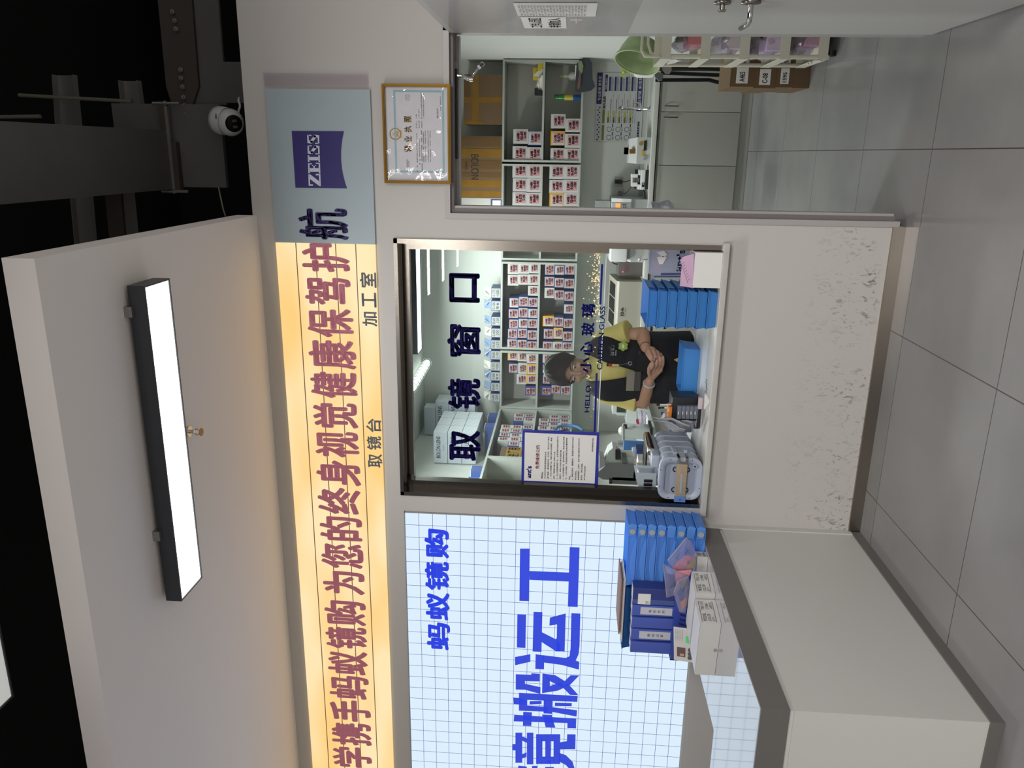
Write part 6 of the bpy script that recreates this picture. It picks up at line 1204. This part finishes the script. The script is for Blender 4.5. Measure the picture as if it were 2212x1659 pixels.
ST = [('MODEL', .10, .42, .66, .84), ('COLOR', .10, .40, .44, .60), ('QTY', .10, .28, .24, .38), ('TR51133', .55, .90, .68, .84), ('C70BR', .58, .84, .46, .60), ('16PCS', .62, .88, .26, .40)]
carton('white_carton', 'near white long carton with a stamped end on the counter', [(-1.911, 2.979), (-1.891, 3.135), (-2.17, 3.165), (-2.187, 3.007)], hB, ST, True)
carton('white_carton', 'farther white carton with a stamped end, touching the near carton', [(-1.866, 3.145), (-1.840, 3.289), (-2.13, 3.325), (-2.155, 3.178)], hB, ST)
hS = PX(zk(960, 262)[0], zk(960, 262)[1], -1.819).z-ZC
carton('white_carton', 'smaller scribbled white carton by the lowest blue trays', [(-1.810, 3.376), (-1.820, 3.445), (-1.93, 3.445), (-1.92, 3.366)], min(.12, hS), [('S15993', .1, .8, .15, .4), ('修理', .2, .7, .5, .85)])
g = MB().tube([V((-1.925, 2.9745, ZC+hB-.0)), V((-2.18, 3.003, ZC+hB-.0))], .0012, WB, 4)
# zip bags piled between the boxes and the trays
ZIP = clear_mat('zip_bag_film', (232, 232, 244), 1.4, .06, .20, (198, 196, 220))
def zipbag(label, pts, y0, y1, content, seed):
    P_q = [PY(*zk(*q_), y0+(y1-y0)*k_/(len(pts)-1)) for k_, q_ in enumerate(pts)]; c = sum(P_q, V())/len(P_q); t = thing('zip_bag', label, 'bag', c)
    f = MB(); rnd = random.Random(seed); cc = c+V((.0, -.012, .006)); n_ = len(P_q)
    for i in range(n_):
        a, b2 = P_q[i], P_q[(i+1) % n_]; m1, m2 = a*.5+cc*.5+V((0, rnd.uniform(-.01, .0), 0)), b2*.5+cc*.5+V((0, rnd.uniform(-.01, 0), 0)); f.add([a, b2, m2, m1], [(0, 1, 2, 3)], ZIP, True); f.add([m1, m2, cc], [(0, 1, 2)], ZIP, True)
        f.add([a, b2, b2*.5+cc*.5+V((0, .010, 0)), a*.5+cc*.5+V((0, .010, 0))], [(0, 1, 2, 3)], ZIP, True)
    f.build('film', t); a, b2 = P_q[0], P_q[1]; MB().tube([a*.93+c*.07, b2*.93+c*.07], .0022, clear_mat('zip_strip_%d' % seed, (240, 236, 230), 1, .2, .5), 6).build('zip_strip', t)
    for nm, q_, m_ in content: MB().prism([PY(*zk(*v_), (y0+y1)/2) for v_ in q_], (0, .006, 0), m_).build(nm, t)
PK2 = mat('pink_paper', (220, 140, 150), .8); OR = mat('orange_item', (206, 136, 84), .6); YE = mat('yellow_item', (190, 176, 110), .6)
zipbag('upright clear zip bag with a pink slip and yellow item on the counter', [(905, 225), (720, 450), (790, 540), (1000, 590), (1010, 400), (955, 270)], 3.358, 3.356, [('pink_slip', ((900, 405), (1000, 420), (820, 600), (775, 520)), PK2), ('yellow_item', ((920, 460), (1000, 430), (1000, 520), (900, 540)), YE)], 1)
zipbag('hanging clear zip bag with a pink edge farther left on the counter', [(680, 480), (715, 815), (800, 790), (945, 600), (830, 560)], 3.335, 3.333, [('pink_slip', ((800, 560), (960, 545), (940, 600), (810, 700)), PK2)], 2)
zipbag('clear zip bag with glasses parts and orange card near the cartons', [(830, 640), (780, 760), (840, 950), (900, 960), (950, 700), (930, 600)], 3.312, 3.310, [('orange_card', ((850, 860), (920, 810), (900, 900), (860, 940)), OR), ('grey_frame', ((840, 670), (930, 620), (920, 700), (860, 730)), DGPL)], 3)
tag(MB().box(-2.16, -2.02, 2.50, 2.64, ZC, ZC+.0008, PAPER).build('loose_sheet'), 'loose sheet lying on the glossy counter near its outer edge', 'paper') if 0 else None
# string of tiny bulbs across the hall behind the viewer: it shows as glitter in the window glass
rnd = random.Random(21); g = MB(); BULB = mat('warm_bulb', (255, 220, 160), .5, emit=((255, 214, 150), 9.0)); yv_ = -4.6; ym_ = 2*YGL-yv_
for i in range(190):
    if i < 150: px_, py_ = rnd.gauss(1289, 6) if rnd.random() < .8 else rnd.uniform(1255, 1294), rnd.uniform(538, 690)
    else: px_, py_ = rnd.uniform(1262, 1292), rnd.uniform(690, 1030)
    q = PY(min(px_, 1294), py_, ym_); g.sph((q.x, yv_+rnd.uniform(-.3, .3), q.z), rnd.uniform(.006, .013), BULB, n=6)
o = g.build('string_lights', kind='stuff'); tag(o, 'glittering warm string bulbs mirrored in the lower edge of the window glass', 'string lights')
# ================================================================ person behind the window
SKIN = mat('skin', (172, 132, 108), .55, noise=((30, 30, 30), .03)); HAIR = mat('dark_brown_hair', (26, 18, 15), .65, spec=.2, noise=((200, 200, 14), .25))
SHIRT = mat('yellow_cotton', (204, 190, 116), .85, bump=((40, 40, 40), .15, .004)); VEST = mat('black_apron_cloth', (24, 24, 28), .85, bump=((60, 60, 60), .2, .003)); TROU = mat('dark_trousers', (38, 40, 48), .85)
XC, YCN = -1.20, 4.52
pers = thing('person', 'person in a yellow shirt and black apron vest working with both hands behind the sill', 'person', (XC, YCN, 0))
def fuse(mb, name, parent, voxel, mt, smooth=4, fac=.5, dec=None):
    o = mb.build(name, parent); me = o.data
    md = o.modifiers.new('fuse', 'REMESH'); md.mode = 'VOXEL'; md.voxel_size = voxel; md.use_smooth_shade = True
    ms = o.modifiers.new('smooth', 'SMOOTH'); ms.iterations = smooth; ms.factor = fac
    bpy.context.view_layer.update(); dg = bpy.context.evaluated_depsgraph_get()
    new = bpy.data.meshes.new_from_object(o.evaluated_get(dg)); o.modifiers.clear(); o.data = new
    new.materials.clear(); new.materials.append(mt); new.polygons.foreach_set('material_index', [0]*len(new.polygons)); new.polygons.foreach_set('use_smooth', [True]*len(new.polygons)); return o
Bp = lambda px, py, y: PY(px, py, y)
def chain(mb, pts, rr, m, n=14):
    mb.tube(pts, rr, m, n); mb.sph(pts[0], rr[0], m, n=12); mb.sph(pts[-1], rr[-1], m, n=12)
HC = V((-1.205, 4.43, 1.478))                      # head centre, face tilted down
pit = radians(24)
def hd(x, y, z):                                     # head space: x across, -y forward, z up
    return HC+V((x, y*cos(pit)-z*sin(pit)*-1*-1, z*cos(pit)+y*sin(pit)))
b = MB(); m = SKIN
b.sph(hd(0, .012, .03), 1, m, (.076, .094, .092), 28); b.sph(hd(0, -.018, -.035), 1, m, (.062, .074, .085), 24); b.sph(hd(0, -.052, -.095), 1, m, (.030, .030, .024), 14)   # skull, face, chin
b.sph(hd(0, -.098, -.028), 1, m, (.013, .016, .016), 12); b.tube([hd(0, -.082, .018), hd(0, -.094, -.010), hd(0, -.102, -.028)], [.008, .010, .011], m, 10)                         # nose
for s_ in (-1, 1):
    b.sph(hd(.034*s_, -.078, .022), 1, m, (.022, .012, .010), 12); b.sph(hd(.038*s_, -.070, -.03), 1, m, (.026, .022, .024), 12); b.sph(hd(.078*s_, .010, -.006), 1, m, (.010, .022, .032), 12)  # brow, cheek, ear
b.sph(hd(0, -.088, -.062), 1, m, (.024, .010, .006), 12); b.sph(hd(0, -.086, -.071), 1, m, (.020, .010, .006), 12)      # lips
chain(b, [V((XC-.005, 4.50, 1.30)), V((-1.205, 4.47, 1.38)), hd(0, .03, -.05)], [.060, .054, .056], m)
b.sph((XC, YCN, 1.20), 1, m, (.165, .105, .17), 24); b.sph((XC, YCN, 1.02), 1, m, (.15, .11, .18), 24); b.sph((XC, YCN+.01, .88), 1, m, (.165, .12, .13), 24); b.sph((XC, 4.505, 1.295), 1, m, (.16, .07, .055), 20)
SL, SR = V((-1.040, 4.52, 1.280)), V((-1.370, 4.52, 1.270))
EL, ER = Bp(1388, 722, 4.44), Bp(1389, 868, 4.44); WL, WR_ = Bp(1395, 752, 4.335), Bp(1404, 822, 4.335)
chain(b, [SL, SL*.5+EL*.5, EL], [.056, .048, .042], m); chain(b, [EL, EL*.55+WL*.45, WL], [.041, .038, .027], m)
chain(b, [SR, SR*.5+ER*.5, ER], [.056, .048, .042], m); chain(b, [ER, ER*.55+WR_*.45, WR_], [.041, .038, .027], m)
for s_, X in ((1, XC+.085), (-1, XC-.085)):
    chain(b, [V((X, YCN+.01, .86)), V((X, YCN, .48)), V((X, YCN+.02, .10))], [.092, .062, .042], m); b.sph((X, YCN-.06, .045), 1, m, (.045, .12, .044), 14)
def hand(W_, kn, tips, thumb, yk, ytip, seed):
    K = [Bp(a, c, yk+.004*i) for i, (a, c) in enumerate(kn)]; palm_c = sum(K, V())/4
    for k_ in K: chain(b, [W_*.85+palm_c*.15, W_*.4+k_*.6, k_], [.019, .0135, .0105], m, 10)
    b.sph(W_*.42+palm_c*.58, 1, m, (.024, .016, .028), 14)
    for i, (k_, (a, c)) in enumerate(zip(K, tips)):
        t_ = Bp(a, c, ytip+.003*i); mid = k_*.5+t_*.5+V((0, -.014, -.004)); mid2 = k_*.2+t_*.8+V((0, -.010, -.002)); r_ = (.0092, .0094, .009, .0078)[i]
        chain(b, [k_, mid, mid2, t_], [r_*1.08, r_, r_*.9, r_*.76], m, 10)
    p0, p1, p2 = [Bp(a, c, y) for a, c, y in thumb]; chain(b, [W_*.6+palm_c*.4, p0, p1, p2], [.014, .0125, .0105, .0085], m, 10)
hand(WL, ((1402, 757), (1411.5, 757), (1420.5, 760.5), (1427.5, 766)), ((1409, 779), (1418, 781.5), (1424.5, 781), (1430.5, 779.5)), ((1398, 763, 4.285), (1402, 770, 4.265), (1406, 777, 4.258)), 4.285, 4.262, 1)
hand(WR_, ((1404, 799), (1413.5, 796.5), (1421.5, 796.5), (1428.5, 799)), ((1411, 784), (1420, 777), (1427, 773), (1433, 770)), ((1402, 806, 4.29), (1402, 795, 4.268), (1406, 785, 4.258)), 4.285, 4.252, 2)
body = fuse(b, 'body', pers, .0042, SKIN, 3, .5)
EW = mat('eye_white', (220, 216, 210), .3); EI = mat('eye_dark', (36, 24, 20), .2); LIPM = mat('lips', (168, 96, 92), .5)
for s_ in (-1, 1):
    f = MB(); f.sph(hd(.033*s_, -.0765, .004), 1, EW, (.014, .008, .0065), 14); f.sph(hd(.033*s_, -.083, .002), 1, EI, (.006, .003, .006), 12); f.build('eye', pers)
    f = MB(); f.tube([hd(.016*s_, -.091, .027), hd(.034*s_, -.091, .032), hd(.052*s_, -.08, .027)], [.0025, .003, .002], HAIR, 6); f.build('eyebrow', pers)
f = MB(); f.sph(hd(0, -.0915, -.0635), 1, LIPM, (.021, .008, .0045), 12); f.sph(hd(0, -.0895, -.0705), 1, LIPM, (.018, .008, .005), 12); f.build('lips', pers)
# hair: cap with parting, drawn back to a low bun on the scene-left side
f = MB(); n1, n2 = 36, 22; vs = []; fs = []
for j in range(n2+1):
    ph = pi*.66*j/n2
    for i in range(n1):
        th = 2*pi*i/n1; front = max(0, -cos(th)); side = abs(sin(th))
        lim = ph*(1-.40*front*front) * (1.0+.12*side*(1-front))
        rr = 1.0+.03*sin(th*9+j*.5)*min(1, j/6)
        x_, y_, z_ = .090*sin(lim)*sin(th)*rr, .012-.112*-1*sin(lim)*cos(th)*-1*-1*rr, .032+.108*cos(lim)*rr
        vs.append(hd(x_, y_, z_))
for j in range(n2):
    for i in range(n1): fs.append((j*n1+i, j*n1+(i+1) % n1, (j+1)*n1+(i+1) % n1, (j+1)*n1+i))
f.add(vs, fs, HAIR, True); hr = f.build('hair', pers); md = hr.modifiers.new('thick', 'SOLIDIFY'); md.thickness = .012; md.offset = 0
f = MB(); f.sph(hd(-.05, .09, .06), 1, HAIR, (.05, .05, .045), 18)
for k_ in range(5): f.tube([hd(-.05+.045*cos(a+k_), .09+.045*sin(a+k_), .06+.03*sin(a*2+k_)) for a in [q*.5 for q in range(9)]], .010, HAIR, 6)
f.build('hair_bun', pers)
MB().tube([hd(.086*sin(t_), .02+.02*0-.05*cos(t_)*0, .032+.112*cos(t_)) for t_ in [(-1.2+2.4*k_/12) for k_ in range(13)]], .006, mat('mint_hairband', (176, 206, 190), .4), 8).build('hairband', pers)
# shirt
b = MB(); m = SHIRT
b.sph((XC, YCN, 1.20), 1, m, (.178, .118, .18), 24); b.sph((XC, YCN, 1.02), 1, m, (.168, .126, .20), 24); b.sph((XC, YCN+.01, .88), 1, m, (.18, .135, .14), 24); b.sph((XC, 4.51, 1.29), 1, m, (.165, .080, .060), 20)
chain(b, [V((XC-.002, 4.50, 1.30)), V((-1.205, 4.485, 1.368))], [.075, .066], m)
for S_, q0, q1, yy in ((SL, (1349.5, 697), (1369, 736), 4.45), (SR, (1381, 847), (1374, 882), 4.46)):
    h_ = Bp((q0[0]+q1[0])/2, (q0[1]+q1[1])/2, yy); b.tube([S_+V((0, 0, .004)), S_*.5+h_*.5, h_], [.058, .062, .073], m, 16); b.sph(S_, .060, m, n=14)
sh = fuse(b, 'shirt', pers, .008, SHIRT, 4, .5)
f = MB(); f.tube([V((-1.205+.064*cos(k_*pi/10), 4.487+.064*sin(k_*pi/10)*.95, 1.366+.012*sin(k_*pi/10))) for k_ in range(20)], .007, SHIRT, 6, True); f.build('collar', sh)
# apron vest with a deep V neck
def prof(z):                                         # half width, half depth of the vest
    w = .20-.01*abs(z-1.0); d = .150-.05*max(0, z-1.05)
    if z > 1.24: w = .198-.060*((z-1.24)/.13)**2.2; d = .140-.080*((z-1.24)/.13)**1.4
    if z < .95: w += .012*(.95-z)/.2; d += .006
    return w, d
f = MB(); nz = 26; zs_ = [.775+(1.372-.775)*k_/nz for k_ in range(nz+1)]
for s_ in (-1, 1):
    rows_ = []
    for z in zs_:
        w, d = prof(z); t0 = 0.0
        if z > 1.085: t0 = math.asin(min(.95, (.012+(z-1.085)*.24)/w))
        t1 = radians(112) if z < 1.20 else radians(112-30*(z-1.20)/.17)
        t1 = max(t1, t0+.25); wob = .004*sin(z*40+s_)
        rows_.append([V((XC+s_*(w*sin(t0+(t1-t0)*k_/16)), YCN-(d+wob*sin(k_))*(lambda c_: (1 if c_ > 0 else -1)*abs(c_)**.42)(cos(t0+(t1-t0)*k_/16)), z)) for k_ in range(17)])
    vs = [p_ for r_ in rows_ for p_ in r_]; f.add(vs, [(j*17+i, j*17+i+1, (j+1)*17+i+1, (j+1)*17+i) for j in range(nz) for i in range(16)], VEST, True)
vst = f.build('apron_vest', pers); md = vst.modifiers.new('thick', 'SOLIDIFY'); md.thickness = .008; md.offset = 0
WHP = mat('white_embroidery', (214, 214, 214), .7); yv = YCN-.158
def vq(px0, px1, py0, py1, y): return RX(px0, px1, py0, py1, y)
f = MB(); x0, x1, z0, z1 = vq(1315, 1327, 745, 768, yv+.004); textr(f, "ant's", WHP, x0, x1, z0, z1, yv+.004, .03); textr(f, 'Glasses', WHP, x0, x0+(x1-x0)*.5, z0-.012, z0-.004, yv+.004, .01); f.build('chest_lettering', vst)
f = MB(); c = Bp(1346, 748, yv-.004); f.prism([c+V((.026*cos(a*pi/12)*(1+.13*cos(a*.5*pi)), 0, .026*sin(a*pi/12)*(1+.13*cos(a*.5*pi)))) for a in range(24)], (0, .004, 0), mat('lime_badge', (150, 176, 70), .5)); f.poly([c+V((.012*cos(a*pi/8), -.0008, .008*sin(a*pi/8))) for a in range(16)], WHP); f.build('green_badge', vst)
f = MB(); x0, x1, z0, z1 = vq(1353, 1384, 802, 844, yv+.006); f.box(x0, x1, yv-.0, yv+.006, z0, z1, mat('grey_mesh_pocket', (70, 66, 62), .6), .002); f.box(x0, x1, yv-.001, yv+.0, z1-.045, z1, mat('pale_mesh', (130, 122, 108), .6)); f.build('mesh_pocket', vst)
f = MB(); x0, x1, z0, z1 = vq(1378, 1385, 757, 766, yv+.01); f.box(x0, x1, yv+.004, yv+.008, z0, z1, mat('velcro_patch', (44, 44, 46), .9)); f.build('velcro_patch', vst)
for q_ in ((1440, 866), (1446, 864), (1452, 868), (1407, 710), (1436, 706)): c = Bp(*q_, YCN-.02); MB().box(c.x-.012, c.x+.012, c.y-.01, c.y+.01, c.z-.007, c.z+.007, BLK, .002).build('buckle', vst)
f = MB(); c = Bp(1470, 778, 4.355); f.prism([c+V((-.016, 0, -.03)), c+V((.016, 0, -.03)), c+V((.010, 0, .02)), c+V((0, 0, .035)), c+V((-.010, 0, .02))], (0, .006, 0), SHIRT); f.build('yellow_tie', vst)
# charm hanging on the V neck
f = MB(); c = Bp(1318, 788, 4.375); f.sph(c, .011, mat('charm_red', (170, 30, 44), .5), (1, .5, 1), 12); f.sph(c+V((0, 0, .014)), .009, BLK, (1.2, .5, .8), 12); f.box(c.x-.006, c.x+.006, c.y-.003, c.y+.003, c.z-.05, c.z-.010, mat('charm_cream', (206, 176, 128), .5), .002); e = Bp(1361, 785, 4.37); f.tube([c+V((0, 0, -.05)), e+V((0, 0, .012))], .002, STL, 6); f.tube([e+V((.010*cos(k_*pi/8), 0, .010*sin(k_*pi/8))) for k_ in range(16)], .0016, STL, 6, True); f.build('key_charm', vst)
f = MB()
for s_, X in ((1, XC+.085), (-1, XC-.085)): chain(f, [V((X, YCN+.01, .88)), V((X, YCN, .48)), V((X, YCN+.02, .09))], [.100, .072, .058], TROU, 16)
f.sph((XC, YCN+.012, .88), 1, TROU, (.172, .128, .11), 20); f.build('trousers', pers)
for X in (XC+.085, XC-.085): MB().sph((X, YCN-.06, .045), 1, BLK, (.05, .135, .045), 16).build('shoe', pers)
# wrist things and the piece being worked on
def band(w, e, r, m, nm, rad=.004, n_=6):
    d = (e-w).normalized(); u = d.cross(V((0, 1, 0))).normalized(); v_ = d.cross(u); c = w*.86+e*.14
    return MB().tube([c+(u*cos(k_*pi/12)+v_*sin(k_*pi/12))*r for k_ in range(24)], rad, m, n_, True).build(nm, pers)
band(WR_, ER, .031, mat('watch_strap', (176, 178, 186), .4), 'wristband', .0055); band(WL, EL, .0305, mat('bracelet_brown', (90, 60, 44), .5), 'bracelet', .002)
c = Bp(1413, 777, 4.25); t = thing('small_part', 'tiny silver and red part held between the fingertips', 'part', c); MB().box(c.x-.012, c.x+.010, c.y-.004, c.y+.004, c.z-.004, c.z+.004, CHROME, .0015).build('silver_body', t); MB().sph(c+V((.006, .0, -.012)), .005, mat('part_red', (160, 60, 50), .4)).build('red_tip', t)
